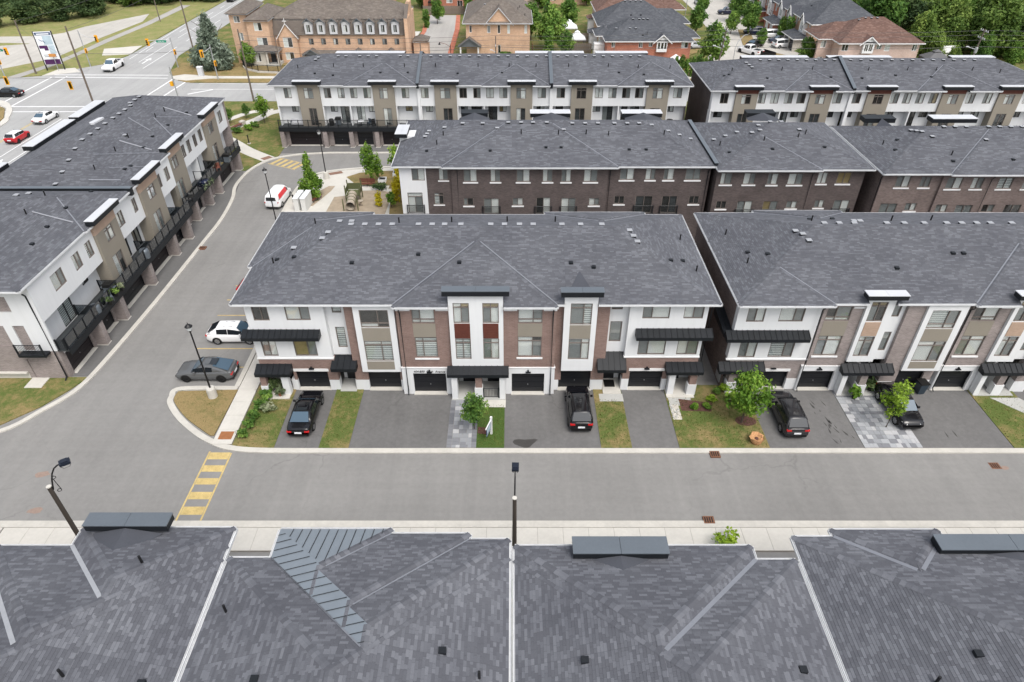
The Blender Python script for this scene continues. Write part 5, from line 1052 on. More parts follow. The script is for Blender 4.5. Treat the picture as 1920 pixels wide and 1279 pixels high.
        while y<yb-.05:
            h=rr.choice((.3,.3,.45,.45)) ; h=min(h,yb-y); 
            if yb-(y+h)<.15: h=yb-y
            x=xa
            while x<xb-.02:
                w=rr.choice((.3,.45,.45,.6)); 
                if xb-(x+w)<.2: w=xb-x
                stone(x,x+w,y,y+h,rr.choice((1,2,2,3,3,4) if border else (2,3,3,4,4,1))); x+=w
            y+=h
    paving(-4.85,-2.65,34.92,40.2,5,True); paving(26.0,30.28,34.92,40.5,9,False)
    st('paving_apron','paver_1',rect(26.0,30.3,40.52,41.5),-.03,.06)
    st('footpath','concrete_grey',[(38.3,40.4),(40.6,40.4),(42.5,37.5),(41,37.5)],.0,.10)
    # markings
    def mark(name,mat,pts,z=.006): return st(name,mat,pts,z-.004,z)
def markings():
    def mk(name,mat,polys,z=.007):
        m=MB()
        for p in polys: m.poly([(x,y,z) for x,y in p])
        return tag(m.build(name,mat),kind='structure')
    bars=[(33.82,34.5),(32.63,33.24),(31.45,32.03),(30.15,30.79),(28.84,29.52)]
    c=mk('crosswalk','paint_yellow',[rect(-22.2,-22.08,28.3,34.6),rect(-20.58,-20.46,28.3,34.45)])
    for a,b in bars: MB().poly([(-22.06,a,.0075),(-20.6,a,.0075),(-20.6,b,.0075),(-22.06,b,.0075)]).build('crosswalk_bar','paint_yellow',c)
    A=Vector((-33.2,90.1));B=Vector((-28.9,87.9)); d=(B-A).normalized(); n=Vector((-d.y,d.x))*1.05; L=(B-A).length
    P=lambda s,q:tuple(A+d*s+n*q)
    c=mk('crosswalk','paint_yellow',[[P(0,1.05),P(L,1.05),P(L,1.15),P(0,1.15)],[P(0,-1.15),P(L,-1.15),P(L,-1.05),P(0,-1.05)]])
    for i in range(5): s=.25+i*.98; MB().poly([(*P(s,-1),.0075),(*P(s+.5,-1),.0075),(*P(s+.5,1),.0075),(*P(s,1),.0075)]).build('crosswalk_bar','paint_yellow',c)
    mk('parking_line','paint_yellow',[rect(-27.75,-22.8,y-.06,y+.06) for y in(44.4,47.0,49.6,52.15,54.8,57.4)])
    T=lambda p:MB().prism(p,.12,.132)
    tag(T(rect(-21.95,-20.95,35.72,36.55)).build('tactile_plate','tactile_orange'),kind='structure')
    for p in([(-35.2,90.6),(-34.3,91.6),(-33.6,91.0),(-34.5,90.0)],[(-24.6,85.5),(-23.0,86.2),(-22.6,85.5),(-24.2,84.8)]): tag(T(p).build('tactile_plate','tactile_brown'),kind='structure')
    for x,y in((14.78,34.25),(12.95,28.35),(-33.9,65.05),(-27.2,63.99),(34.6,33.2)):
        z=.115 if y!=33.2 else .012; o=MB().box(x-.36,x+.36,y-.3,y+.3,z-.12,z).build('catch_basin','rust'); 
        for i in range(4): MB().box(x-.28+.15*i,x-.2+.15*i,y-.22,y+.22,z,z+.004).build('slot','plastic_black',o)
        tag(o,'rusty catch basin grate '+{14.78:'set in the curb before the lawn with the paper bag',12.95:'in the pavement curb beside the small lime tree',-33.9:'in the left street curb beside the garages',-27.2:'in the curb behind the red car',34.6:'in the lane surface at the far right'}[x],'drain','catch basins')
    W=[]
    q=lambda x0,y0,x1,y1,w=.14:W.append([(x0-(y1-y0)/math.hypot(x1-x0,y1-y0)*w/2,y0+(x1-x0)/math.hypot(x1-x0,y1-y0)*w/2),(x1-(y1-y0)/math.hypot(x1-x0,y1-y0)*w/2,y1+(x1-x0)/math.hypot(x1-x0,y1-y0)*w/2),(x1+(y1-y0)/math.hypot(x1-x0,y1-y0)*w/2,y1-(x1-x0)/math.hypot(x1-x0,y1-y0)*w/2),(x0+(y1-y0)/math.hypot(x1-x0,y1-y0)*w/2,y0-(x1-x0)/math.hypot(x1-x0,y1-y0)*w/2)])
    q(-72.2,70,-72.2,107.6); q(-69.8,40,-69.8,104)
    q(-87.5,113.7,-69.2,113.7,.35); q(-86.5,111.0,-69.0,111.1,.3)
    q(-63.9,117.2,-63.3,130,.3); q(-60.9,117.2,-60.2,128.4,.3); q(-86.6,114.5,-86.6,131,.3); q(-84,113,-84,131.5,.3); q(-87,132.6,-65.2,132.3,.3); q(-86,131,-64.5,130.3,.3)
    q(-57.5,123.4,60,123.4,.16); q(-57,120.5,-53.5,123.2,.4); q(-77.9,144,-79.0,176); q(-74.9,141.5,-75.1,158.2,.14); q(-75.2,162,-75.4,240,.12); q(-72.1,137,-72.1,150,.16)
    for i in range(12): q(-77.2,150+i*9,-77.3,154+i*9,.14); q(-72.2,150+i*9,-72.2,154+i*9,.14)
    q(-57.4,133-6.0,-45,126.6,.1)
    mk('lane_marking','paint_white',W); 
    mk('lane_marking','paint_yellow',[rect(-76,-75.85,20,107),rect(-75.7,-75.55,20,107)])
    ar=lambda x,y,s=1:[[(x-.12*s,y),(x+.12*s,y),(x+.12*s,y+2.2*s),(x-.12*s,y+2.2*s)],[(x-.55*s,y+2.2*s),(x+.55*s,y+2.2*s),(x,y+3.6*s)]]
    mk('arrow_marking','paint_white',ar(-71.3,86,1.3)+ar(-73.8,140.5,1.2)+ar(-87,101,1.2))
    st('median_nose','concrete',smooth_line([(-100,118.6),(-88,116.9),(-83.4,113),(-80.8,108),(-79.6,103),(-79.4,80)],5)+[(-80.0,80),(-80.2,103),(-81.4,107.8),(-83.9,112.4),(-88.4,116.1),(-100,117.6)],-.02,.14)
    st('median_lawn','grass_dry',[(-100,117.4),(-88.6,116),(-84.1,112.3),(-81.6,107.8),(-80.4,103),(-80.2,80),(-100,80)],-.02,.12)
    st('oil_stain','oil',[(.99+dx,35.42+dy) for dx,dy in((-.95,.12),(-.82,.34),(-.5,.42),(-.05,.36),(.35,.40),(.75,.44),(.95,.36),(.8,.18),(.55,-.1),(.3,-.42),(.1,-.52),(-.1,-.48),(-.45,-.3),(-.8,-.12))],.034,.039)
    rq=random.Random(2)
    for x,y,a,b in((-33.2,32.4,.55,.22),(-31.9,29.2,.6,.2),(35.2,33.0,.3,.15),(-21.2,31.0,.2,.1)):
        if x!=-21.2: st('utility_mark','utility_paint',[(x+a*math.cos(t*.6283)*rq.uniform(.7,1.1)+b*math.sin(t*.6283)*.4,y+b*1.4*math.sin(t*.6283)*rq.uniform(.7,1.1)) for t in range(10)],.001,.005)
    rr=random.Random(4)
    for x,y,n in((24.2,39.2,5),(24.8,37.2,9),(25.0,35.8,4),(33.6,36.8,2)):
        for i in range(n):
            cx=x+rr.uniform(-.9,.7);cy=y+rr.uniform(-.7,.7);a0=rr.uniform(.9,1.5);L=rr.uniform(.15,.6);w=rr.uniform(.03,.09); dx,dy=math.cos(a0+.5),math.sin(a0+.5)
            st('oil_stain','oil',[(cx-dy*w,cy+dx*w),(cx+dx*L,cy+dy*L),(cx+dy*w,cy-dx*w),(cx-dx*L*.4,cy-dy*L*.4)],.034,.039)
    for x,y,rx in((-33.0,32.6,.45),(-32.2,28.9,.55),(34.5,33.2,.3)): pass
# ---------------------------------------------------------------- trees and plants
def leaves(name,mat,clumps,n,size,seed,up=.35,drop=0):
    """n leaf clumps (bent quads) spread through ellipsoid clumps (cx,cy,cz,rx,ry,rz)"""
    rg=np.random.RandomState(seed); w=np.array([c[3]*c[4]*c[5] for c in clumps])**.7; w/=w.sum(); ci=rg.choice(len(clumps),n,p=w); C=np.array(clumps)[ci]
    d=rg.normal(size=(n,3)); d/=np.linalg.norm(d,axis=1)[:,None]; r=rg.uniform(.2,1.0,n)**.55*(1+.55*rg.uniform(0,1,n)**4); P=C[:,:3]+d*r[:,None]*C[:,3:6]
    nr=d*.7+rg.normal(size=(n,3))*.6; nr[:,2]+=up; nr/=np.linalg.norm(nr,axis=1)[:,None]
    t=np.cross(nr,rg.normal(size=(n,3))); t/=np.linalg.norm(t,axis=1)[:,None]; b=np.cross(nr,t); sz=(size*rg.uniform(.6,1.35,n))[:,None]
    V=np.empty((n,4,3)); V[:,0]=P-t*sz; V[:,1]=P-b*sz*.6+nr*sz*.15; V[:,2]=P+t*sz*1.1-nr*sz*.2; V[:,3]=P+b*sz*.6+nr*sz*.15
    ct=rg.uniform(.15,.85,len(clumps)); T=np.clip(ct[ci]+rg.normal(0,.2,n),0,1)
    me=bpy.data.meshes.new(name); me.from_pydata(V.reshape(-1,3).tolist(),[],np.arange(n*4).reshape(n,4).tolist()); me.materials.append(M(mat))
    at=me.attributes.new('tint','FLOAT','FACE'); at.data.foreach_set('value',T.astype(np.float32)); return me
def crown_clumps(rx,ry,z0,z1,k,seed,shape='oval',s=.42):
    rr=random.Random(seed); out=[]
    for i in range(k):
        f=(i+.5)/k; z=z0+(z1-z0)*f
        if shape=='oval': q=math.sin(math.pi*(.12+.8*f))
        elif shape=='cone': q=1.02-f*.93
        elif shape=='spire': q=(1.0-f*.9)*rr.uniform(.75,1.25)
        elif shape=='column': q=.75+.25*math.sin(math.pi*f)
        else: q=math.sqrt(max(.1,1-(1.7*f-.7)**2))
        a=i*2.399+rr.uniform(-.5,.5); rad=q*rr.uniform(.25,.75); c=s*rr.uniform(.75,1.25)*max(q,.35)
        out.append((rx*rad*math.cos(a),ry*rad*math.sin(a),z,rx*c,ry*c,(z1-z0)*.16*rr.uniform(.8,1.3)))
    return out
def trunk_mesh(h,r,seed,limbs=5,spread=1.0,top=.8):
    rr=random.Random(seed); m=MB(); pts=[(rr.uniform(-.04,.04)*k,rr.uniform(-.04,.04)*k,h*top*k/4-.08*(k==0)) for k in range(5)]; m.tube(pts,r,7,r*.35)
    for i in range(limbs):
        z=h*(.3+.45*i/max(1,limbs-1)); a=i*2.4+rr.uniform(-.4,.4); L=spread*rr.uniform(.6,1)
        m.tube([(0,0,z),(L*.5*math.cos(a),L*.5*math.sin(a),z+L*.35),(L*math.cos(a),L*math.sin(a),z+L*.8)],r*.38,5,r*.12)
    return m.mesh('trunk','bark')
TV={}
def tree_kind(key,mat,h,rx,z0,n,size,k=12,shape='oval',tr=.09,seed=1,limbs=5,s=.42):
    TV[key]=(leaves('crown',mat,crown_clumps(rx,rx,z0,h*.93,k,seed,shape,s),n,size,seed),trunk_mesh(h,tr,seed,limbs,rx*.75))
def tree(key,x,y,label,cat='tree',name='street_tree',group=None,sc=(1,1,1),rz=0,z=0):
    o=empty(name,(x,y,z),rz,label,cat,group); o.scale=sc; c,t=TV[key]; ob('crown',c,o); ob('trunk',t,o); return o
def plant(x,y,r,h,mat,label,name='bush',cat='bush',n=160,size=.1,seed=1,group=None,z=.08,k=6):
    me=leaves('foliage',mat,crown_clumps(r,r,h*.25,h*.85,k,seed,'round',.6),n,size,seed); o=empty(name,(x,y,z),0,label,cat,group); ob('foliage',me,o)
    m=MB(); rr=random.Random(seed)
    for i in range(4): a=i*1.6; m.tube([(0,0,-.05),(r*.4*math.cos(a),r*.4*math.sin(a),h*.6)],.02,4,.01)
    m.build('stem','bark',o); return o
def vegetation():
    K=tree_kind
    K('linden','leaf_bright',5.2,1.85,1.5,2000,.145,20,'oval',.09,1); K('young','leaf_lime',4.7,1.15,1.4,800,.12,14,'oval',.06,2,5,.4); K('small','leaf_mid',3.6,1.05,1.1,1700,.10,16,'oval',.05,3,5,.5)
    K('park','leaf_bright',6.0,1.9,.9,2800,.15,20,'spire',.1,4,6,.36); K('parkslim','leaf_bright',5.6,1.15,1.3,1500,.14,16,'oval',.08,5,5,.5); K('sapling','leaf_bright',4.4,1.0,1.2,950,.14,13,'oval',.06,6,5,.5)
    K('spruce','leaf_spruce',9.6,4.9,.5,6500,.27,46,'spire',.2,7,8,.27); K('cedar','leaf_mid',5.4,1.0,.2,1100,.26,14,'column',.1,8,0,.6); K('street','leaf_mid',7.2,2.5,1.8,3000,.23,20,'oval',.14,9); K('streetb','leaf_mid',6.4,2.3,1.6,3000,.21,18,'round',.14,10)
    for i in range(4): K('wood%d'%i,('leaf_forest','leaf_forest','leaf_mid','leaf_forest')[i],11.5,4.2,1.5,4600,.32,24,('round','oval','round','oval')[i],.25,20+i,4,.4)
    for i in range(2): K('dark%d'%i,'leaf_dark',10.5,4.4,.8,4200,.32,22,'round',.25,30+i,3,.42)
    K('yellow','leaf_yellow',3.4,.55,.2,420,.16,9,'column',.05,40,0,.6)
    tree('linden',17.6,37.6,'full green young tree on the lawn beside the dark SUV',sc=(1.0,1.0,.98)); tree('young',28.5,37.1,'thin lime-green tree leaning over the black crossover',rz=1,sc=(1.08,1,1.0)); tree('small',-2.85,36.9,'small green tree between the paver walk and the sale sign')
    tree('park',-24.7,77.4,'tall bright green tree by the white cabinets near the van'); tree('parkslim',-18.3,82.3,'slim bright green tree above the brown park bench'); tree('sapling',-17.3,82.9,'lower darker sapling right beside the slim park tree',sc=(.75,.75,.75),rz=2); tree('sapling',-15.3,84.8,'sapling in a white planter at the corner of the brick row',rz=4)
    tree('sapling',-38.9,105.3,'lone young tree on the plaza lawn beside the far row',sc=(1.15,1.15,1.05)); tree('small',-44.2,104.8,'low tree between the two curved footpaths, left one',sc=(.8,.8,.75)); tree('small',-42.4,107.4,'low tree between the two curved footpaths, right one',sc=(.7,.7,.7),rz=2)
    tree('spruce',-57.8,137.0,'grey-green spruce at the street corner before the brick houses','tree','spruce_tree',sc=(1.05,1.05,.98)); tree('streetb',-51.6,138.2,'light green rounded tree between the spruce and the houses',sc=(.75,.75,.72))
    for i,(x,y,k,sc,l) in enumerate([(8.1,151,'streetb',1.45,'big bright tree right of the buff brick house'),(4.2,160,'street',1.1,'dark green tree tight behind the buff brick house'),(13.5,172,'streetb',1.1,'bright tree at the photo top left of the brown roof'),(7.4,144.5,'cedar',1.1,'pointed cedar before the big bright tree'),(10.9,141.6,'small',1.7,'pale shrub-like tree beside the white tarp'),(39.3,138.5,'streetb',1.28,'round tree beside the utility pole near the side road'),(41.7,164,'street',.95,'street tree right of the slate roofs'),(33,186,'street',1.05,'street tree at the photo top beside the black van'),(53.6,164,'street',1.05,'tall street tree in the middle of the side road trees'),(50.2,166,'streetb',.8,'smaller street tree left of the tall one'),(57.8,139,'streetb',.85,'round bright tree at the corner of the pink house'),(53.6,154,'streetb',.6,'small tree behind the white minivan'),(55,178,'street',1.1,'street tree at the photo top left of the red brick houses'),(48,186,'street',.9,'street tree near the navy car'),(-20.2,172,'cedar',.75,'lime shrub tree beside the back lane')]):
        tree(k,x,y,l,sc=(sc,sc,sc),rz=i*1.3)
    for i in range(8): tree('cedar',29.6+i*1.05,131.2+.1*(i%2),'slim cedar in the clipped row before the red brick house',name='cedar_tree',group='cedar row',sc=(.55,.55,.62+.05*(i%3)),rz=i)
    tree('cedar',60.2,157,'dark cedar between the two garages of the right houses',name='cedar_tree',sc=(.9,.9,1.0)); tree('cedar',60.0,161,'second dark cedar beside the red brick garage',name='cedar_tree',sc=(.8,.8,.85),rz=2)
    rr=random.Random(12); n=0
    for gx in range(17):
        for gy in range(9):
            x=66+gx*5.6+rr.uniform(-2.2,2.2); y=146+gy*7.2+rr.uniform(-2.6,2.6)
            if x<81 and y<153: continue
            if x<79+ (0 if y<163 else -6) and y<213: continue
            k=('dark%d'%rr.randrange(2)) if rr.random()<.3 else 'wood%d'%rr.randrange(4); s=rr.uniform(.8,1.3)
            tree(k,x,y,'leafy tree standing in the dense wood at the top right','tree','forest_tree','trees of the wood at the top right',(s,s,s*rr.uniform(.85,1.2)),rr.uniform(0,6)); n+=1
    for i,(x,y,s) in enumerate([(84,142,.55),(88,146,.6),(93.5,141,.5),(97,145,.62),(102,142,.55),(86,138,.35),(98,138.5,.4)]):
        tree('wood%d'%(i%4),x,y,'low bright bush tree along the wood edge at the right','tree','forest_tree','bush trees at the wood edge',(s,s,s),i)
    for i in range(90):
        x=-170+(i%45)*2.0+rr.uniform(-2,2); y=192+rr.uniform(0,14)+(7 if x>-100 else 0)- (14 if x<-128 else 0)+(10 if i>44 else 0); s=rr.uniform(.7,1.15)
        tree('dark%d'%rr.randrange(2) if rr.random()<.75 else 'wood%d'%rr.randrange(4),x,y,'dark leafy tree in the thicket behind the empty lot','tree','forest_tree','trees of the thicket at the top left',(s,s,s*.8),rr.uniform(0,6))
    for i,(x,y,s) in enumerate([(-112,181,.75),(-118,178,.8),(-107,186,.85),(-124,172,.7),(-130,168,.75)]): tree('dark%d'%(i%2),x,y,'dense dark bush tree overhanging the field','tree','forest_tree','bush trees on the field',(s*1.4,s*1.2,s*.75),i)
    tree('dark0',-82,206,'round dark bush beside the avenue at the photo top','bush','bush_tree',None,(.45,.45,.35))
    for i,(x,y,k,s) in enumerate([(-18,176,'street',.8),(-11,186,'street',.7),(-24,196,'wood1',.6),(-4,196,'wood0',.8),(8,196,'wood2',.8),(20,199,'wood3',.75)]): tree(k,x,y,'garden tree among the houses along the photo top','tree','garden_tree','garden trees along the photo top',(s,s,s),i)
    for i,(x,y) in enumerate([(-14.55,82.2),(-14.2,80.7),(-14.4,78.9),(-14.2,76.6)]): tree('yellow',x,y,'yellow columnar shrub along the white corner of the brick row','shrub','yellow_shrub','yellow shrubs by the brick row',(1,1,(.95,1,.7,.8)[i]),i)
    tree('yellow',-16.2,75.3,'single yellow shrub at the edge of the play gravel','shrub','yellow_shrub',None,(.8,.8,.6))
    plant(-14.6,75.0,.6,2.4,'leaf_bright','tall green shrub below the yellow shrubs',seed=3,n=260,size=.16); plant(-16.9,80.6,1.1,.8,'leaf_dark','clipped dark hedge beside the park bench','hedge','hedge',400,.14,4)
    for i,(x,y,r,h,mt,l) in enumerate([(-20.1,36.0,.42,.8,'leaf_mid','clump of grass-like plants nearest the tactile plate'),(-20.0,37.1,.45,.8,'leaf_mid','second clump of the planted strip along the pavement'),(-19.9,38.1,.5,.9,'leaf_mid','bushy clump in the middle of the planted strip'),(-19.1,38.9,.62,.75,'leaf_pale','pale leafy hosta beside the planted strip'),(-19.75,39.3,.5,.85,'leaf_mid','dark green clump behind the pale hosta'),(-19.6,40.4,.5,1.0,'leaf_mid','upper clump of the planted strip near the porch'),(-19.35,41.2,.5,1.5,'leaf_dark','tall stemmed plant beside the brick porch column'),
        (14.35,39.2,.3,.4,'leaf_bright','lime plant at the left of the small rock bed'),(15.3,39.3,.33,.45,'leaf_bright','lime plant at the right of the small rock bed'),(15.9,40.1,.35,.5,'leaf_lime','bright plant above the small rock bed'),(17.1,41.2,.35,.9,'leaf_lime','yellow-green plant at the corner of the right block'),(16.5,40.9,.3,.6,'leaf_mid','dark plant at the alley mouth'),(17.7,40.0,.5,1.0,'leaf_pale','whitish flowering shrub behind the full green tree'),
        (13.4,26.2,.75,1.3,'leaf_lime','small lime tree top beside the near pavement'),(-11.95,25.3,.4,.45,'leaf_mid','tuft of grass at the pavement beside the metal roof'),(-41.8,100.9,.8,1.0,'leaf_mid','round shrub beside the plaza bench, nearest'),(-40.5,102.2,.8,1.0,'leaf_bright','round shrub beside the plaza bench, middle'),(-39.9,103.6,.7,1.0,'leaf_mid','round shrub beside the plaza bench, farthest'),(-46.6,104.3,.5,.8,'leaf_mid','low shrub at the lower end of the planted crescent'),(-45.3,105.6,.5,.9,'leaf_mid','low shrub in the planted crescent'),(-22.6,129.2,1.0,1.2,'leaf_mid','rounded bush at the mouth of the back lane'),(-1.6,144.6,1.3,1.4,'leaf_mid','dark bush against the buff brick house'),(64.5,129.8,1.2,1.3,'leaf_mid','low bush against the pink brick house')]):
        plant(x,y,r,h,mt,l,seed=50+i,n=int(150+200*r),size=.1+.05*r)
    # potted plants
    for x,y,l in((-18.6,40.6,'potted palm on the left porch'),(-18.9,41.5,'potted plant behind the porch palm')):
        o=empty('potted_plant',(x,y,.14),0,l,'potted plant'); MB().lathe([(.1,0),(.17,.3),(.19,.3)],n=10).build('pot','terracotta',o); ob('foliage',leaves('foliage','leaf_pale',[(0,0,.55,.35,.35,.3)],60,.16,int(x*-7)),o)
    for x,y,l in((27.35,40.35,'spiky potted palm on the paver strip'),(29.0,41.3,'dark potted plant on the right porch')):
        o=empty('potted_plant',(x,y,.08),0,l,'potted plant'); MB().lathe([(.14,0),(.2,.35),(.22,.35)],n=10).build('pot','plastic_black',o); ob('foliage',leaves('foliage','leaf_bright' if x<28 else 'leaf_dark',[(0,0,.75,.45,.45,.4)],90,.2,int(x*7)),o)
    # grass tufts over the near lawns: real blades
    rg=np.random.RandomState(3); V=[];F=[];T=[]
    for (a,b,c,d_,n) in((-20.5,-17.6,35.1,41,900),(-14.2,-12.1,35.1,41,750),(-2.6,-.65,35.1,39.6,500),(6.65,8.8,35.1,40.2,700),(12.4,18.9,35.1,41,1900),(-27,-22.4,37.5,41.3,800),(37.1,40.4,35.1,41,700)):
        for _ in range(n):
            x=rg.uniform(a,b);y=rg.uniform(c,d_)
            if a==-27 and y<36.2+(-22.4-x)*.75+.4: continue
            q=rg.uniform(0,6.28);w=rg.uniform(.02,.05);h=rg.uniform(.03,.1); i=len(V); V+=[(x-w*math.cos(q),y-w*math.sin(q),.072),(x+w*math.cos(q),y+w*math.sin(q),.072),(x+rg.uniform(-.04,.04),y+rg.uniform(-.04,.04),.08+h)]; F.append((i,i+1,i+2)); T.append(rg.uniform(0,1))
    tag(ob('grass_tufts',tint_mesh('grass_tufts',V,F,T,'grass_blade')),'short grass blades over the front lawns','grass',kind='stuff')
# ---------------------------------------------------------------- vehicles (local: +Y forward, origin on the ground)
CARS={}
def loft(rings,closed=True):
    m=MB(); n=len(rings[0])
    for r in rings: m.v+=r
    for k in range(len(rings)-1):
        for j in range(n-1): m.f.append((k*n+j,k*n+j+1,(k+1)*n+j+1,(k+1)*n+j))
        m.f.append((k*n+n-1,k*n,(k+1)*n,(k+1)*n+n-1))
    m.f.append(tuple(range(n))[::-1]); m.f.append(tuple((len(rings)-1)*n+j for j in range(n))); return m
SPEC={ # L,W,belt profile [(y/L,z)], cabin: base front, top front, top rear, base rear (y/L), roof z, wheel radius
 'sedan':(4.75,1.84,[(-.5,.62),(-.485,.92),(-.33,1.0),(.12,.96),(.3,.92),(.46,.76),(.5,.58)],(.235,.07,-.19,-.36),1.44,.33),
 'coupe':(4.72,1.9,[(-.5,.7),(-.485,1.0),(-.33,1.04),(.12,.98),(.3,.96),(.46,.82),(.5,.6)],(.21,.02,-.17,-.445),1.48,.36),
 'suv':(4.62,1.86,[(-.5,.75),(-.49,1.06),(-.33,1.08),(.12,1.04),(.3,1.02),(.47,.9),(.5,.66)],(.24,.1,-.37,-.475),1.7,.36),
 'cross':(4.6,1.86,[(-.5,.7),(-.49,1.04),(-.33,1.06),(.12,1.0),(.3,.98),(.47,.84),(.5,.62)],(.25,.09,-.28,-.47),1.6,.36),
 'hatch':(3.9,1.74,[(-.5,.7),(-.49,.98),(-.33,1.0),(.12,.96),(.3,.93),(.47,.8),(.5,.6)],(.24,.12,-.36,-.475),1.45,.32),
 'van':(4.75,1.85,[(-.5,.75),(-.495,1.1),(-.33,1.12),(.12,1.12),(.34,1.08),(.47,.9),(.5,.66)],(.36,.2,-.46,-.492),1.86,.33),
 'minivan':(5.0,1.95,[(-.5,.75),(-.495,1.05),(-.33,1.08),(.12,1.06),(.34,1.0),(.47,.84),(.5,.62)],(.34,.16,-.42,-.49),1.74,.34),
 'pickup':(5.7,2.0,[(-.5,.7),(-.495,1.12),(-.33,1.14),(.12,1.12),(.3,1.12),(.47,1.05),(.5,.7)],(.23,.13,-.1,-.14),1.86,.4)}
def car(key,kind,paint,rims='rim',label=None,loc=(0,0,0),rz=0,roofc=None,skyglass=True,cat='car',name='parked_car',rails=False,group='parked cars'):
    L,W,bp,(f0,f1,r1,r0),zr,wr=SPEC[kind]; o=empty(name,loc,rz,label,cat,group); hw=W/2
    ys=sorted({-.5,-.495,-.47,-.42,-.35,-.28,-.2,-.1,0,.1,.2,.28,.35,.42,.47,.495,.5}|{b[0] for b in bp}); bz=lambda y:float(np.interp(y,[b[0] for b in bp],[b[1] for b in bp]))
    rings=[]
    for y in ys:
        e=max(0,(abs(y)-.36)/.14); w=hw*(1-.14*e**2.2); zt=bz(y); zb=.2+.16*e**2; c=hw*.08
        half=[(w*.82,zb),(w*.96,zb+.08),(w,zb+.25),(w*1.0,(zb+zt)/2+.06),(w*.985,zt-.16),(w*.95,zt-.06),(w*.86,zt),(w*.45,zt+.025)]
        rings.append([(x,y*L,z) for x,z in half]+[(-x,y*L,z) for x,z in half[::-1]])
    loft(rings).build('body',paint,o,True)
    by=lambda y:bz(y)-.03
    wb=hw*.9; wt=hw*.70
    cab=[(f0,0),(f0+(f1-f0)*.5,.47),(f1+.012,.93),(f1-.03,1),((f1+r1)/2,1.02),(r1+.03,.985),(r1,.95),(r1+(r0-r1)*.5,.47),(r0,0)]
    rings=[]
    for y,q in cab:
        z0=by(y); z=z0+(zr-z0)*q; x1=wb+(wt-wb)*q; half=[(wb*.99,z0-.02),(wb,z0),(x1+.02,z-.07*q),(x1-.09*q,z-.015*q),(x1*.5,z+.02*q)]
        rings.append([(x,y*L,zz) for x,zz in half]+[(-x,y*L,zz) for x,zz in half[::-1]])
    loft(rings).build('cabin',roofc or paint,o,True)
    G='car_glass_sky' if skyglass else 'car_glass'
    def glass(nm,ya,qa,yb,qb,fa,fb,mat):
        za=by(ya)+(zr-by(ya))*qa; zb=by(yb)+(zr-by(yb))*qb; xa=(wb+(wt-wb)*qa)*fa; xb=(wb+(wt-wb)*qb)*fb; s=1 if ya>yb else -1; d=Vector((0,s*.6,.8))*.045
        MB().poly([(-xa,ya*L+d.y,za+d.z),(xa,ya*L+d.y,za+d.z),(xb,yb*L+d.y,zb+d.z),(-xb,yb*L+d.y,zb+d.z)]).build(nm,mat,o)
    if kind=='van': glass('windshield',f0-.01,.06,f1+.02,.88,.95,.95,G); MB().poly([(-.6,-.5*L-.0,1.2),(.6,-.5*L-.0,1.2),(.55,-.485*L-.02,1.62),(-.55,-.485*L-.02,1.62)]).build('rear_window','car_glass',o)
    else: glass('windshield',f0-.012,.07,f1+.015,.93,.93,.9,G); glass('rear_window',r0+.008,.16,r1-.004,.9,.88,.86,G if kind in('coupe','sedan') else 'car_glass')
    def sidewin(ya,yb,qa,qb,q0=.1):
        for s in(-1,1):
            pts=[]
            for y,q in((ya,q0),(yb,q0),(yb,qb),(ya,qa)):
                z0=by(y); z=z0+(zr-z0)*q; x=wb+(wt-wb)*q+.03; pts.append((s*x,y*L,z))
            MB().poly(pts).build('side_window','car_glass',o)
    mid=(f1+r1)/2
    if kind=='van': sidewin(f1+.04,f1-.1,.5,.86)
    elif kind=='pickup': sidewin(f0-.05,.02,.55,.86); sidewin(.01,r1+.02,.86,.86)
    else: sidewin(f0-.05,mid+.03,.62 if f0-.05>f1 else .86,.88); sidewin(mid+.02,max(r1-.0,r0+.06),.88,.8); 
    if kind in('suv','minivan'): pass
    fy=.315*L if kind!='pickup' else .33*L; ry=-.30*L
    for yy in(fy,ry):
        for s in(-1,1):
            xo=s*(hw-.1); t=MB(); n=18
            for k,(rad,dx) in enumerate(((wr*.62,.11),(wr*.93,.125),(wr,.09),(wr,-.1))):
                for j in range(n): a=2*math.pi*j/n; t.v.append((s*dx,rad*math.cos(a),rad*math.sin(a)))
                if k:
                    for j in range(n): t.f.append(((k-1)*n+j,(k-1)*n+(j+1)%n,k*n+(j+1)%n,k*n+j))
            w=t.build('wheel','tyre',o); w.location=(xo,yy,wr)
            q=MB(); q.v=[(s*.118,0,0)]
            for j in range(10): 
                a=2*math.pi*j/10; b=a+.36
                i=len(q.v); q.v+=[(s*.115,wr*.66*math.cos(a),wr*.66*math.sin(a)),(s*.115,wr*.66*math.cos(b),wr*.66*math.sin(b))]; q.f.append((0,i,i+1))
            q.build('rim',rims,w)
            ar=MB(); R_=wr*1.17
            pts=[(s*(hw+.004),yy+R_*math.cos(math.pi*j/12),wr+R_*math.sin(math.pi*j/12)) for j in range(13)]+[(s*(hw+.004),yy-R_,.26),(s*(hw+.004),yy+R_,.26)]
            ar.poly(pts).build('wheel_arch','plastic_black',o)
    zl=bz(.46); zt=bz(-.49)
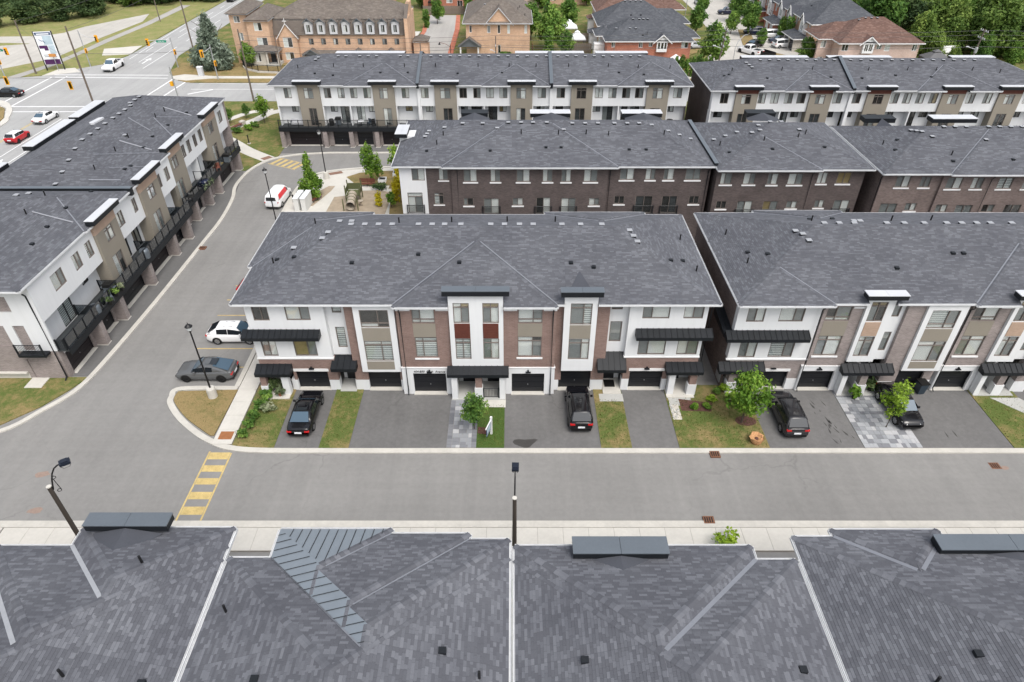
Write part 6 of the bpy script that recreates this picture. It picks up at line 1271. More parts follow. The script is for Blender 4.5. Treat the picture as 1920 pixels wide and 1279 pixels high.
    for s in(-1,1):
        MB().poly([(s*hw*.5,.497*L,zl-.16),(s*hw*.86,.478*L,zl-.14),(s*hw*.9,.44*L,zl-.02),(s*hw*.55,.47*L,zl-.02)]).build('headlight','light_clear',o)
        MB().box(*(sorted((s*hw*.52,s*hw*.9))),-.503*L,-.47*L,zt-.2,zt-.06).build('taillight','light_red',o)
        MB().box(*(sorted((s*(hw-.02),s*(hw+.16)))),(f0-.08)*L-.06,(f0-.08)*L+.06,by(f0)+.04,by(f0)+.19).build('mirror',paint,o)
        if rails: MB().tube([(s*wt*.86,(f1-.06)*L,zr-.01),(s*wt*.86,(f1-.1)*L,zr+.05),(s*wt*.86,(r1+.08)*L,zr+.05),(s*wt*.86,(r1+.04)*L,zr-.01)],.022,5).build('roof_rail','plastic_black',o)
    MB().box(-.26,.26,-.506*L,-.49*L,.52 if kind in('sedan','coupe') else .6,.66 if kind in('sedan','coupe') else .74).build('licence_plate','plate_white',o)
    MB().box(-hw*.8,hw*.8,-.502*L,-.47*L,.3,.42).build('bumper','plastic_black',o); MB().box(-hw*.7,hw*.7,.47*L,.503*L,.3,.44).build('grille','plastic_black',o)
    if kind in('suv','cross','sedan','coupe') and skyglass: MB().box(-wt*.62,wt*.62,(f1-.25)*L,(f1-.07)*L,zr-.004,zr+.022).build('sunroof','car_glass',o)
    if kind=='pickup':
        MB().box(-hw*.74,hw*.74,-.48*L,-.16*L,1.145,1.165).build('cargo_bed','plastic_black',o)
        for s in(-1,1): MB().box(*(sorted((s*hw*.76,s*hw*.93))),-.49*L,-.15*L,1.1,1.24).build('bed_side',paint,o)
        MB().box(-hw*.9,hw*.9,-.497*L,-.482*L,1.0,1.24).build('tailgate',paint,o)
    return o
def vehicles():
    P=math.pi
    car('a','sedan','car_black','rim','black sedan parked on the leftmost driveway, red tail lights to the lane',(-15.9,38.25,.035),0)
    car('b','suv','car_black','rim_dark','black SUV nosed up to the garage right of the sale sign',(5.2,38.7,.035),0,rails=True)
    car('c','suv','car_charcoal','rim','charcoal SUV with roof rails beside the full green tree',(21.15,38.05,.035),.0,rails=True)
    car('d','cross','car_black','rim','black crossover facing the lane under the thin lime-green tree',(30.1,38.9,.07),P+.03)
    car('e','cross','car_white','rim','white crossover nosed to the end wall in the parking stalls',(-24.7,48.5,0),-P/2)
    car('f','coupe','car_grey','rim_dark','dark grey fastback parked beside the island lamp',(-25.35,43.35,0),P/2)
    car('g','hatch','car_red','rim','red car mostly hidden behind the block, only its rounded end showing',(-24.9,56.1,0),-P/2)
    v=car('h','van','car_white','rim','white delivery van with red side panel stopped on the left street',(-28.75,76.9,0),-.06,skyglass=False,cat='van',name='delivery_van')
    MB().poly([(.905,-1.9,1.22),(.905,.75,1.22),(.74,.75,1.72),(.74,-1.7,1.72)]).build('side_panel','sticker_red',v); MB().box(-.7,.75,-2.395,-2.385,.85,1.15).build('rear_panel','print_white',v)
    car('i','hatch','car_red','rim_dark','red hatchback with white roof driving on the avenue',(-73.4,98.0,0),0,roofc='car_white',name='car',group='cars on the avenue')
    car('j','sedan','car_white','rim','white sedan driving ahead of the red hatchback',(-74.1,106.8,0),-.03,name='car',group='cars on the avenue')
    car('k','pickup','car_white','rim_dark','white pickup truck waiting at the crossing of the avenue',(-77.6,136.8,0),P,cat='pickup truck',name='pickup_truck',group='cars on the avenue')
    car('l','sedan','car_black','rim','black car at the left edge of the junction',(-87.6,119.4,0),P/2,name='car',group='cars on the avenue')
    car('m','suv','car_black','rim','black car far up the avenue at the photo top',(-77.3,205,0),P,name='car',group='cars on the avenue')
    g='cars on the side road'
    car('n','pickup','car_white','rim_dark','white pickup truck parked askew near the dark trailer',(49.5,148.0,.03),.55,cat='pickup truck',name='pickup_truck',group=g)
    car('o','minivan','car_white','rim','white minivan in the driveway of the beige house',(58.3,153.6,.03),-P/2+.25,skyglass=False,cat='minivan',group=g)
    car('p','sedan','car_charcoal','rim','dark sedan beside the white pickup on the side road',(52.4,154.2,.03),-.9,group=g)
    car('q','sedan','car_silver','rim','silver car at the end of the red brick house',(39.2,152.6,.03),-P/2+.15,group=g)
    car('r','suv','car_black','rim','black and white SUV parked by the slate roofs',(40.3,178,.03),0,group=g,roofc='car_white'); car('s','suv','car_navy','rim','navy car on the side road at the photo top',(54.9,187.5,.03),P/2,group=g)
    car('t','suv','car_navy','rim','dark SUV between the street trees and red brick garage',(55.4,165.5,.03),P/2,group=g); car('u','minivan','car_white','rim','white van behind the small street tree',(57.9,162.5,.03),P/2,skyglass=False,cat='van',group=g); car('v','sedan','car_navy','rim','dark blue car behind the white minivan',(58.8,157.6,.03),P/2,group=g)
    car('w','sedan','car_silver','rim','light car high on the side road at the photo top',(50.5,200,.03),0,group=g)
    o=empty('trailer',(52.1,145.2,.03),.5,'small dark cargo trailer behind the white pickup','trailer'); m=MB(); m.box(-.9,.9,-1.6,1.6,.45,.55).box(-.9,-.84,-1.6,1.6,.55,1.2).box(.84,.9,-1.6,1.6,.55,1.2).box(-.84,.84,-1.6,-1.54,.55,1.2).box(-.84,.84,1.54,1.6,.55,1.2).build('bed','plastic_black',o); MB().tube([(0,1.6,.5),(0,2.6,.5)],.05).build('drawbar','plastic_black',o)
    for s in(-1,1): w=MB().tube([(s*.9,0,.35),(s*1.08,0,.35)],.33,14).build('wheel','tyre',o)
# ---------------------------------------------------------------- houses beyond the estate
def gable(par,a,b,z0,z1,t0,t1,wallmat,deck,trim='trim_white',ov=.35,name='gable'):
    m=(a+b)/2; o=MB().poly([(a,t0,z0),(b,t0,z0),(m,t0,z1)]).build(name,wallmat,par); s=(z1-z0)/(m-a); e=ov
    for sg,x in((-1,a),(1,b)):
        X=x+sg*e; z=z0-s*e
        MB().poly([(X,t0-.3,z),(m,t0-.3,z1+.02),(m,t1,z1+.02),(X,t1,z)]).build('gable_roof',deck,par)
        q=MB(); q.v=[(X,t0-.32,z-.16),(m,t0-.32,z1-.14),(m,t0-.32,z1+.05),(X,t0-.32,z+.05),(X,t0-.24,z-.16),(m,t0-.24,z1-.14),(m,t0-.24,z1+.05),(X,t0-.24,z+.05)]; q.f=[(0,1,2,3),(7,6,5,4),(0,4,5,1),(3,2,6,7),(0,3,7,4)]; q.build('barge_board',trim,par)
    return o
def far_houses():
    W='white';D='dark';Gy='grey'
    B='brick_buff'; rd='roof_deck_brown'; sm='shingle_brown'
    r=empty('brick_townhouses',(0,142,0),0,'buff brick townhouse row with a mansard of eight dormers behind the far white row','townhouses','brick buildings across the cross street')
    wl=lambda a,b,z,h=1.15:(a,b,z,z+h,'V',(W,D),.5)
    wall(r,'brick_wall',B,-54.4,-51.1,0,9.2,-1.4,[(-53.6,-52.4,7.5,8.7,'V',(Gy,D),.5),(-53.4,-52.4,4.3,5.7,'V',(W,Gy),.5)],depth=9,frame='trim_white'); wall(r,'brick_wall',B,-51.1,-46.9,0,8.2,-2.2,[(-49.7,-48.2,6.2,7.7,'V',(W,D),.5),(-49.6,-47.6,3.5,5.0,'V',(W,D),.5)],depth=9,frame='trim_white')
    roof(r,[(-55,-50.6,-2.0,9)],.55,9.2,.26,(.35,.45,.6),sm,rd,None,seed=61,valley=False); roof(r,[(-51.5,-46.5,-2.7,9)],.55,8.2,.26,(.35,.45,.6),sm,rd,None,seed=62,valley=False)
    o=wall(r,'bay_window','stone_pale',-53.2,-51.4,0,2.8,-2.4,[(-52.9,-51.8,.9,2.4,'V',(D,D),.5)],depth=1.0,frame='trim_white'); roof(r,[(-53.5,-51.1,-2.7,-.9)],.5,2.8,.26,(.35,.45,.6),sm,rd,None,seed=63,valley=False,caps=False)
    wall(r,'stone_bay','stone_pale',-50.9,-48.3,0,2.9,-3.2,[(-50.2,-49.2,.8,2.5,'V',(W,D),.5)],depth=1.0,frame='trim_white'); bx(r,'porch_floor','concrete_grey',-48.2,-45.6,-3.6,-.9,0,.5)
    for s in(-48.1,-45.9): bx(r,'porch_column','stone_pale',s,s+.35,-3.5,-3.15,.5,2.6)
    bx(r,'door','garage_black',-47.5,-46.5,-2.3,-2.22,.5,2.6); roof(r,[(-51.2,-45.4,-3.8,-.8)],.5,2.9,.26,(.35,.45,.6),sm,rd,None,seed=64,valley=False); railing(r,[(-47.6,-3.5),(-46.1,-3.5)],.5,.9,'black_metal',1.6)
    wall(r,'brick_wall',B,-45.8,-42.2,0,5.0,-.9,[(-45.0,-43.2,2.9,4.7,'V',(W,D),.5),(-45.0,-43.3,.6,2.0,'V',(W,D),.5)],depth=2,frame='trim_white'); gable(r,-45.8,-42.2,5.0,7.3,-.9,4,B,rd)
    MB().tube([(-44,-1.2,7.3),(-44,-1.2,8.3)],.05).box(-44.4,-43.6,-1.24,-1.16,7.7,7.8).build('finial','trim_white',r)
    wall(r,'brick_wall',B,-47,-20.9,0,5.1,0,[(-40.2+2.42*i,-39.25+2.42*i,3.2,4.35,'V',(W if i%3==2 else Gy,D),.5) for i in range(8)],depth=1,frame='frame_taupe')
    m=MB().poly([(-47,-.25,5.0),(-20.9,-.25,5.0),(-20.9,1.0,7.75),(-47,1.0,7.75)]); m.build('mansard','roof_deck_brown',r)
    V=[];F=[];T=[]; rr=random.Random(5)
    for row in range(9):
        z0=5+row*.305; f0=row/9;f1=(row+1)/9; x=-47
        while x<-20.9:
            w=rr.choice((.6,.8,1.0)); b=min(x+w,-20.9); i=len(V); V+=[(x+.01,-.29+1.25*f0,z0),(b-.01,-.29+1.25*f0,z0),(b-.01,-.26+1.25*f1,z0+.305),(x+.01,-.26+1.25*f1,z0+.305)]; F.append((i,i+1,i+2,i+3)); T.append(rr.random()*.6); x=b
    tag(ob('shingle_courses',tint_mesh('shingle_courses',V,F,T,'shingle_brown'),r),kind='stuff')
    H,_=roof(r,[(-47.3,-20.7,.8,13.0)],.5,7.75,.26,(.35,.45,.6),sm,rd,None,seed=65)
    for i in range(8):
        x=-39.75+2.42*i; wall(r,'dormer','cap_light',x-.72,x+.72,5.25,7.5,-.55,[(x-.38,x+.38,5.55,6.95,'V',(W if i in(3,4) else Gy,D),.5)],depth=1.6,frame='cap_light'); gable(r,x-.72,x+.72,7.5,8.15,-.55,1.2,'cap_metal',rd,'cap_metal',.2,'dormer_gable')
    wall(r,'brick_wall',B,-20.9,-20.2,0,8.2,-1.2,depth=10); MB().box(-20.9,-20.2,2.5,6,8.2,10.3).build('gable_wall',B,r); MB().poly([(-20.9,-1.2,8.2),(-20.2,-1.2,8.2),(-20.2,3,10.4),(-20.9,3,10.4)]).build('gable_wall','roof_deck_brown',r)
    roof(r,[(-41.6,-21.2,-1.9,.6)],.5,1.75,.26,(.35,.45,.6),sm,rd,None,seed=66,valley=False)
    for x in(-39.6,-30.5,-24.0): gable(r,x-1.6,x+1.6,1.75,2.75,-2.0,-.2,'cap_metal',rd,'cap_metal',.15)
    for i in range(6): bx(r,'porch_column','stone_pale',-41.3+4*i,-41.0+4*i,-1.8,-1.5,0,1.75)
    roof(r,[(-19.9,-16.6,1,5)],.5,3.6,.26,(.35,.45,.6),sm,rd,None,seed=67,valley=False); bx(r,'brick_annex',B,-19.7,-16.9,1.3,4.7,0,3.5)
    r=empty('brick_house',(0,146,0),0,'buff brick house with a front gable and small grey porch, right of the back lane','house','brick buildings across the cross street')
    wall(r,'brick_wall',B,-9.3,3.6,0,6.4,0,[(-8.6,-8.1,4.6,5.9,'1',(D,)),(-5.0,-4.35,4.5,5.9,'1',(Gy,)),(-2.9,-2.35,4.4,6.0,'1',(D,)),(-.95,-.4,4.4,6.0,'1',(W,)),(2.5,3.05,4.4,6.0,'1',(W,)),(-2.9,-2.3,.6,2.2,'1',(D,))],depth=.6,frame='trim_white')
    shell(r,-9.29,3.59,.02,18,0,6.4,B); H,_=roof(r,[(-9.9,4.1,-.55,20)],.58,6.4,.26,(.35,.45,.6),sm,rd,'cap_light',seed=71); gable(r,-5.25,-.02,6.4,9.2,-.15,4.5,B,rd,'cap_light'); bx(r,'brick_wall',B,-5.25,-.02,-.15,0,0,6.4) if False else None
    for x in(-4.7,-2.6,-.65): bx(r,'keystone','trim_white',x-.12,x+.12,-.06,-.002,6.02,6.32)
    gable(r,-10.8,-6.4,2.4,3.9,-1.6,0,'cap_metal',rd,'cap_metal',.2); bx(r,'porch_beam','cap_metal',-10.8,-6.4,-1.6,0,2.2,2.4)
    for x in(-10.6,-7.0): bx(r,'porch_column','trim_white',x,x+.3,-1.5,-1.2,0,2.2)
    vents(r,H,[(-5.5,4.2),(-2.9,3)],[(1.2,4),(1.6,7),(2.6,2)])
    # red brick house and the two roofs behind it
    r=empty('brick_house',(0,136,0),0,'red brick house with dark slate roof and white bay gable behind the far row','house','brick buildings across the cross street'); B='brick_red'
    wall(r,'brick_wall',B,18.1,34.0,0,5.3,0,[(18.9,19.6,4.1,5.15,'V',(D,Gy),.5),(24.1,24.85,4.05,5.1,'V',(D,Gy),.5),(26,26.7,4.2,5.15,'V',(Gy,D),.5),(32.2,33.5,3.95,5.15,'V',(W,D),.5),(19.4,20.2,1,2.2,'1',(Gy,)),(24.1,26.6,.3,1.5,'V',(W,Gy),.5)],depth=.6,frame='trim_white'); shell(r,18.11,33.99,.02,10.5,0,5.3,B)
    wall(r,'bay_window','trim_white',27.45,29.4,3.4,5.5,-.6,[(27.6,28.1,3.9,5.1,'1',(D,)),(28.2,28.75,3.9,5.1,'1',(D,)),(28.85,29.3,3.9,5.1,'1',(D,))],depth=.7,frame='trim_white'); gable(r,27.0,29.9,5.3,6.5,-.6,3,'trim_white','roof_deck')
    for x in(25.3,31.4):
        o=MB(); n=8
        for i in range(n):
            a0=math.pi*i/n;a1=math.pi*(i+1)/n; o.poly([(x-1.35*math.cos(a0),-.05-1.0*math.sin(a0),2.1),(x-1.35*math.cos(a1),-.05-1.0*math.sin(a1),2.1),(x,-.05,2.95)])
        o.build('awning','tarp_white',r)
    H,_=roof(r,[(17.6,34.5,-.5,9.8),(28,36.2,2.5,9.2),(16.2,20,4,9.5)],.62,5.3,.26,(.35,.45,.6),'shingle_slate','roof_deck','trim_white',seed=81,valley=False); vents(r,H,[(23.2,4.2),(24.4,4.2),(25.2,4.2),(26,4.2),(22.5,2.2),(23.6,2.2),(20,3)],[(25.6,.9)],[(24.8,.8)])
    bx(r,'side_porch','trim_white',16.0,18.0,3.2,5.2,0,4.0); bx(r,'bay_side','trim_white',17.3,18.1,5.5,8,1.8,5.0)
    for y,l,mt,dk,wm,x0,x1 in((149,'house with a dark slate hipped roof directly behind the red brick house','shingle_slate','roof_deck','brick_buff',18,33),(163,'house with a dull red shingled roof, furthest of the three in line','shingle_red','roof_deck_red','brick_pink',19,35)):
        r=empty('brick_house',(0,y,0),0,l,'house','brick buildings across the cross street'); shell(r,x0,x1,0,11,0,5.3,wm); wall(r,'brick_wall',wm,x0,x1,0,5.3,0,depth=.4)
        bx(r,'side_porch','trim_white',x0-1.6,x0,3,5,0,3.4); roof(r,[(x0-2,x0+.6,2.6,5.4)],.5,3.4,.26,(.35,.45,.6),mt,dk,None,seed=83,valley=False)
        H,_=roof(r,[(x0-.5,x1+.5,-.5,11.5),(x1-6,x1+4,2,9)],.62,5.3,.26,(.35,.45,.6),mt,dk,'trim_white',seed=82,valley=False); vents(r,H,[((x0+x1)/2-2+1.1*q,5.2) for q in range(4)],[],[((x0+x1)/2-1,2),((x0+x1)/2+1,2)])
    # pink house
    r=empty('brick_house',(0,132,0),0,'pale pink brick house with a brown hipped roof at the upper right','house','brick buildings across the cross street'); B='brick_pink'
    wall(r,'brick_wall',B,60.6,75.3,0,5.85,0,[(61.0,62.2,4.4,5.65,'V',(D,D),.5),(67.4,68.3,4.7,5.6,'V',(Gy,Gy),.5),(68.9,69.9,4.4,5.6,'V',(W,W),.5),(74.0,74.9,4.4,5.6,'V',(D,Gy),.5),(62.3,63.5,1.2,2.6,'V',(W,Gy),.5),(65.0,66.0,1.2,2.6,'V',(D,D),.5),(67.9,69.6,.8,2.5,'V',(W,W),.5),(73.4,74.3,.8,2.2,'V',(D,Gy),.5)],depth=.5,frame='trim_white'); shell(r,60.61,75.29,.02,11,0,5.85,B)
    wall(r,'bay_window','trim_white',64.7,66.7,4.1,6.1,-.5,[(64.95,65.65,4.4,5.7,'V',(D,D),.5),(65.75,66.45,4.4,5.7,'V',(D,D),.5)],depth=.6,frame='trim_white'); gable(r,64.2,67.2,5.85,7.0,-.5,3,'trim_white','roof_deck_red')
    for x in(62.9,68.8):
        o=MB(); n=8
        for i in range(n):
            a0=math.pi*i/n;a1=math.pi*(i+1)/n; o.poly([(x-1.3*math.cos(a0),-.05-1.0*math.sin(a0),2.7),(x-1.3*math.cos(a1),-.05-1.0*math.sin(a1),2.7),(x,-.05,3.5)])
        o.build('awning','tarp_white',r)
    H,_=roof(r,[(60.1,75.9,-.5,11.5),(57.6,68,3,11)],.55,5.85,.26,(.35,.45,.6),'shingle_red','roof_deck_red','trim_white',seed=91,valley=False); vents(r,H,[(65.2,5.2),(66.3,5.2),(67.4,5.2),(68.5,5.2)],[],[(66.5,1.0)])
    wall(r,'side_bay','brick_pink',57.9,60.6,0,5.85,3.4,[(58.4,59.4,4.2,5.5,'V',(W,Gy),.5),(58.4,59.4,1,2.6,'V',(W,Gy),.5)],depth=.5,frame='trim_white')
    gw=empty('x'); bpy.data.objects.remove(gw)
    # houses facing the side road
    for i,(y,bm,mt,dk,l) in enumerate(((148.5,'brick_buff','shingle_slate','roof_deck','house with two dark garage doors facing the side road'),(162.5,'brick_red','shingle_slate','roof_deck','red brick house with a white arched garage door facing the side road'),(177,'brick_red','shingle_slate','roof_deck','red brick house with white balcony second from the photo top right'),(191,'brick_buff','shingle_slate','roof_deck','house at the photo top with a pale gable, furthest along the side road'))):
        r=empty('brick_house',(61.5,y,0),R(-90),l,'house','brick buildings across the cross street')  # local s = -world y, t = +world x
        wall(r,'brick_wall',bm,-13.2,0,0,5.7,0,[(-12.6,-11.4,3.8,5.2,'V',(W,Gy),.5),(-9.6,-8.6,3.8,5.2,'V',(W,Gy),.5),(-4.6,-3.4,3.8,5.2,'V',(W,D),.5),(-2.0,-1.0,3.7,5.2,'V',(D,D),.5)],depth=.6,frame='trim_white'); shell(r,-13.19,-.01,.02,14,0,5.7,bm)
        H,_=roof(r,[(-13.7,.5,-.5,14.5)],.6,5.7,.26,(.35,.45,.6),mt,dk,'trim_white',seed=95+i,valley=False); vents(r,H,[(-7.4,6.4),(-6.4,6.4),(-5.4,6.4)],[],[(-9,2.4)])
        for a,b in((-12.8,-10.6),(-5,-2.6)):
            wall(r,'gable_bay','trim_white',a,b,2.6,5.7,-.8,[(a+.5,b-.5,3.7,5.2,'V',(W,Gy),.5)],depth=.9,frame='trim_white'); gable(r,a,b,5.7,7.0,-.8,3,'trim_white',dk)
        wall(r,'garage_wall',bm if i else 'stone_pale',-7.6,-1.4,0,2.6,-2.6,holes=[(-7.2,-4.8,0,2.2),(-4.2,-1.8,0,2.2)],depth=2.5)
        for a in(-7.2,-4.2): bx(r,'garage_door','car_charcoal' if i==0 else 'trim_white',a,a+2.4,-2.45,-2.4,.0,2.2)
        roof(r,[(-8.1,-.9,-3.1,.6)],.5,2.6,.26,(.35,.45,.6),mt,dk,'trim_white',seed=99+i,valley=False)
        bx(r,'balcony','trim_white',-10.4,-8.2,-1.0,0,2.7,2.9); railing(r,[(-10.4,-.95),(-8.2,-.95)],2.9,.9,'trim_white',1.2); bx(r,'entry','trim_white',-10.2,-8.6,-.4,0,0,2.6)
    r=empty('brick_house',(0,192,0),0,'red brick house with a dark pergola at the photo top, behind the wooden fence','house','brick buildings across the cross street'); wall(r,'brick_wall','brick_red',-23,-6,0,5.5,0,[(-17,-15.4,1.8,3.4,'V',(W,Gy),.5),(-14.2,-12.8,.3,2.4,'V',(D,D),.5)],depth=.5,frame='trim_white'); roof(r,[(-23.5,-5.5,-.5,11)],.55,5.5,.26,(.35,.45,.6),'shingle_red','roof_deck_red','trim_white',seed=105,valley=False); bx(r,'pergola','black_metal',-21.5,-18.6,-2.6,-.1,2.3,2.5)
    for x in(-21.4,-18.8): bx(r,'pergola_post','black_metal',x,x+.15,-2.5,-2.35,0,2.3)
    for i,(x,y,c) in enumerate(((2,196,'brick_pink'),(14,200,'brick_buff'),(-38,196,'brick_buff'))):
        r=empty('brick_house',(x,y,0),0,('pale house at the photo top, middle','buff house at the photo top, right of the big tree','buff house at the photo top behind the mansard row')[i],'house','brick buildings across the cross street'); wall(r,'brick_wall',c,-6,6,0,5.5,0,[(-4,-2.6,3.6,5,'V',(W,Gy),.5),(2,3.4,3.6,5,'V',(W,D),.5),(-3.8,-2.4,1,2.4,'V',(D,Gy),.5)],depth=.5,frame='trim_white'); shell(r,-5.99,5.99,.02,9,0,5.5,c); roof(r,[(-6.5,6.5,-.5,9.5)],.55,5.5,.26,(.35,.45,.6),'shingle_brown','roof_deck_brown','trim_white',seed=110+i,valley=False)
def fence(pts,h,mat,label,board=.28,group='wooden garden fences'):
    o=empty('wooden_fence',(*pts[0],0),0,label,'fence',group); ox,oy=pts[0]; cache={}
    for a,b in zip(pts,pts[1:]):
        A=Vector(a)-Vector((ox,oy));B=Vector(b)-Vector((ox,oy)); L=(B-A).length; d=(B-A)/L; n=max(1,int(L/board)); ang=math.atan2(d.y,d.x); w=round(L/n,2)
        for i in range(n):
            if w not in cache: cache[w]=MB().box(.008,w-.008,-.015,.015,0,1).mesh('board',mat)
            q=ob('board',cache[w],o,(A.x+d.x*L*i/n,A.y+d.y*L*i/n,0)); q.rotation_euler=(0,0,ang); q.scale=(1,1,h*random.uniform(.97,1.02))
        for i in range(int(L/2.4)+1): p=A+d*min(L,i*2.4); MB().box(p.x-.06,p.x+.06,p.y-.06,p.y+.06,0,h+.12).build('post',mat,o)
def hip_tent(name,x,y,w,dp,h,roofmat,postmat,label,cat):
    o=empty(name,(x,y,0),0,label,cat); a,b=w/2,dp/2
    for sx in(-1,1):
        for sy in(-1,1): MB().box(sx*a*.92-.06,sx*a*.92+.06,sy*b*.92-.06,sy*b*.92+.06,0,h).build('post',postmat,o)
    c=[(-a,-b),(a,-b),(a,b),(-a,b)]; m=MB(); q=.25
    for i in range(4): p,r=c[i],c[(i+1)%4]; m.poly([(*p,h),(*r,h),(r[0]*q,r[1]*q,h+1.0),(p[0]*q,p[1]*q,h+1.0)]); m.poly([(*p,h-.25),(*r,h-.25),(*r,h),(*p,h)])
    m.build('canopy',roofmat,o); m=MB(); q2=.32
    for i in range(4): p,r=c[i],c[(i+1)%4]; m.poly([(p[0]*q2,p[1]*q2,h+1.1),(r[0]*q2,r[1]*q2,h+1.1),(0,0,h+1.5)])
    m.build('top_canopy',roofmat,o)
def yards():
    fence([(-22.5,187),(-11.5,187.5)],2.0,'fence_wood','grey wooden fence closing off the end of the back lane',.5)
    fence([(4.2,150),(4.2,139),(12.5,139)],1.9,'fence_brown','brown wooden fence between the buff brick house and the cedar',.4); fence([(12.5,139.5),(17.8,139.5)],1.9,'fence_wood','grey wooden fence left of the red brick house, nearest',.4); fence([(11,149),(16.6,149)],1.9,'fence_wood','grey wooden fence left of the slate roofed house, middle',.4); fence([(10,158),(17,158)],1.9,'fence_wood','grey wooden fence beside the dull red roofed house, farthest',.4)
    fence([(76.4,134),(76.4,146),(86,147)],1.9,'fence_wood','weathered fence right of the pink house',.4); fence([(83,133),(90,136),(94,141)],1.6,'fence_brown','low brown fence under the utility pole at the right',.4)
    hip_tent('gazebo',81.6,136.5,4.6,3.6,2.2,'gazebo_grey','fence_brown','dark grey gazebo with a two-tier roof right of the pink house','gazebo')
    hip_tent('gazebo',13.8,152.5,3.4,3.0,2.2,'tarp_white','cap_metal','white-topped gazebo in the yard of the slate roofed house','gazebo'); hip_tent('gazebo',12.8,163,3.6,3.0,2.2,'tarp_white','cap_metal','white-topped gazebo in the farther yard','gazebo')
    o=empty('garden_shed',(86.5,143,0),0,'white garden shed with pale roof before the wood','shed'); MB().box(-2.4,2.4,-1.4,1.4,0,1.9).build('wall','shed_white',o); MB().poly([(-2.6,-1.6,1.85),(2.6,-1.6,1.85),(2.6,0,2.8),(-2.6,0,2.8)]).poly([(-2.6,1.6,1.85),(2.6,1.6,1.85),(2.6,0,2.8),(-2.6,0,2.8)]).build('roof','shed_white',o); MB().poly([(-2.4,-1.4,1.9),(-2.4,1.4,1.9),(-2.4,0,2.75)]).build('gable','shed_white',o)
    o=empty('play_house',(82.5,149.5,0),.2,'orange wooden box structure at the edge of the wood','playhouse'); MB().box(-1.6,1.6,-.8,.8,.9,2.0).build('box','wood_orange',o)
    for x in(-1.5,1.5): MB().box(x-.08,x+.08,-.7,.7,0,.9).build('leg','wood_orange',o)
    o=empty('patio',(81,140.5,0),0,'tan wooden deck behind the gazebo','deck'); m=MB()
    for i in range(14): MB().box(-3+i*.44,-3+i*.44+.42,-2,2,.0,.35).build('board','tan_siding',o)
    o=empty('tarp_cover',(13.6,137.2,0),0,'white tarp-covered heap left of the red brick house','tarp'); MB().lathe([(1.5,0),(1.45,.6),(1.1,1.1),(.5,1.4),(.05,1.5)],n=12).build('cover','tarp_white',o,True)
# ---------------------------------------------------------------- street furniture
def post_lamp(x,y,label,base=True,h=7.0,z=.1):
    o=empty('street_lamp',(x,y,z),0,label,'street lamp','black post lamps')
    MB().tube([(0,0,.9 if base else 0),(0,0,h-.55)],.075,8,.055).build('pole','pole_black',o)
    if base: MB().lathe([(.36,-.1),(.36,.85),(.31,.95),(.0,.96)],n=14).build('concrete_base','concrete',o)
    l=MB().lathe([(.06,h-.6),(.12,h-.5),(.12,h-.45),(.17,h-.42)],n=10).build('lamp_holder','pole_black',o)
    MB().lathe([(.16,h-.42),(.24,h-.12),(.0,h-.11)],n=8).build('lamp_glass','lamp_glass',l)
    MB().lathe([(.30,h-.1),(.24,h-.02),(.1,h+.1),(.03,h+.14),(.02,h+.28),(.0,h+.28)],n=8).build('lamp_hood','pole_black',l)
def scroll_lamp(x,y,h,label,turn):
    o=empty('street_lamp',(x,y,.1),turn,label,'street lamp','scroll bracket lamps'); MB().tube([(0,0,-.1),(0,0,h)],.15,10,.12).build('pole','pole_brown',o); MB().lathe([(.14,h),(.14,h+.05),(0,h+.06)],n=10).build('pole_cap','concrete',o)
    arm=MB().tube([(.12,0,h-.3),(.28,0,h+.35),(.45,0,h+.8),(.65,0,h+1.1),(.85,0,h+1.22),(1.0,0,h+1.22)],.045,7).build('arm','pole_black',o)
    ring=lambda cx,cz,r:[(cx+r*math.cos(t*.5236),0,cz+r*math.sin(t*.5236)) for t in range(13)]
    MB().tube(ring(.42,h+.5,.1),.022,5).build('scroll','pole_black',arm); MB().tube(ring(.36,h-.5,.1),.022,5).build('scroll','pole_black',arm); MB().tube([(.36,0,h+.42),(.45,0,h-.42)],.022,5).build('scroll_rod','pole_black',arm)
    hd=MB().box(.95,1.5,-.2,.2,h+1.16,h+1.33).box(1.05,1.4,-.15,.15,h+1.33,h+1.4).build('lamp_head','lamp_navy',o)
    m=MB(); 
    for s in(-1,1): m.tube([(.98,s*.18,h+1.16),(1.08,s*.1,h+.92)],.014,4).tube([(1.47,s*.18,h+1.16),(1.37,s*.1,h+.92)],.014,4).tube([(1.08,s*.1,h+.92),(1.37,s*.1,h+.92)],.014,4)
    m.build('lamp_cage','pole_black',hd)
WIRES=[]
def utility_pole(x,y,h,label,arms=(),lean=(0,0),r=.17,lamp=None,trans=False):
    o=empty('utility_pole',(x,y,0),0,label,'utility pole','utility poles'); MB().tube([(0,0,-.1),(lean[0],lean[1],h)],r,8,r*.65).build('pole','wood_pole',o)
    for z,w in arms:
        f=z/h; MB().box(lean[0]*f-.06,lean[0]*f+.06,-w+lean[1]*f,w+lean[1]*f,z-.06,z+.06).build('crossarm','galv',o)
        for q in(-.9,-.4,.4,.9): MB().lathe([(.05,z+.06),(.07,z+.16),(.04,z+.26),(0,z+.27)],lean[0]*f,q*w+lean[1]*f,6).build('insulator','cap_light',o)
    if lamp: MB().tube([(lean[0]*.6,lean[1]*.6,h*.62),(lamp[0]*.6,lamp[1]*.6,h*.66),(lamp[0],lamp[1],h*.68)],.05,6).box(lamp[0]-.15,lamp[0]+.35,lamp[1]-.12,lamp[1]+.12,h*.68-.06,h*.68+.06).build('lamp_arm','cap_light',o)
    if trans: MB().lathe([(.22,h*.55),(.26,h*.56),(.26,h*.55+.9),(.2,h*.55+1.0),(0,h*.55+1.0)],.4,0,10).build('transformer','galv',o)
    return o
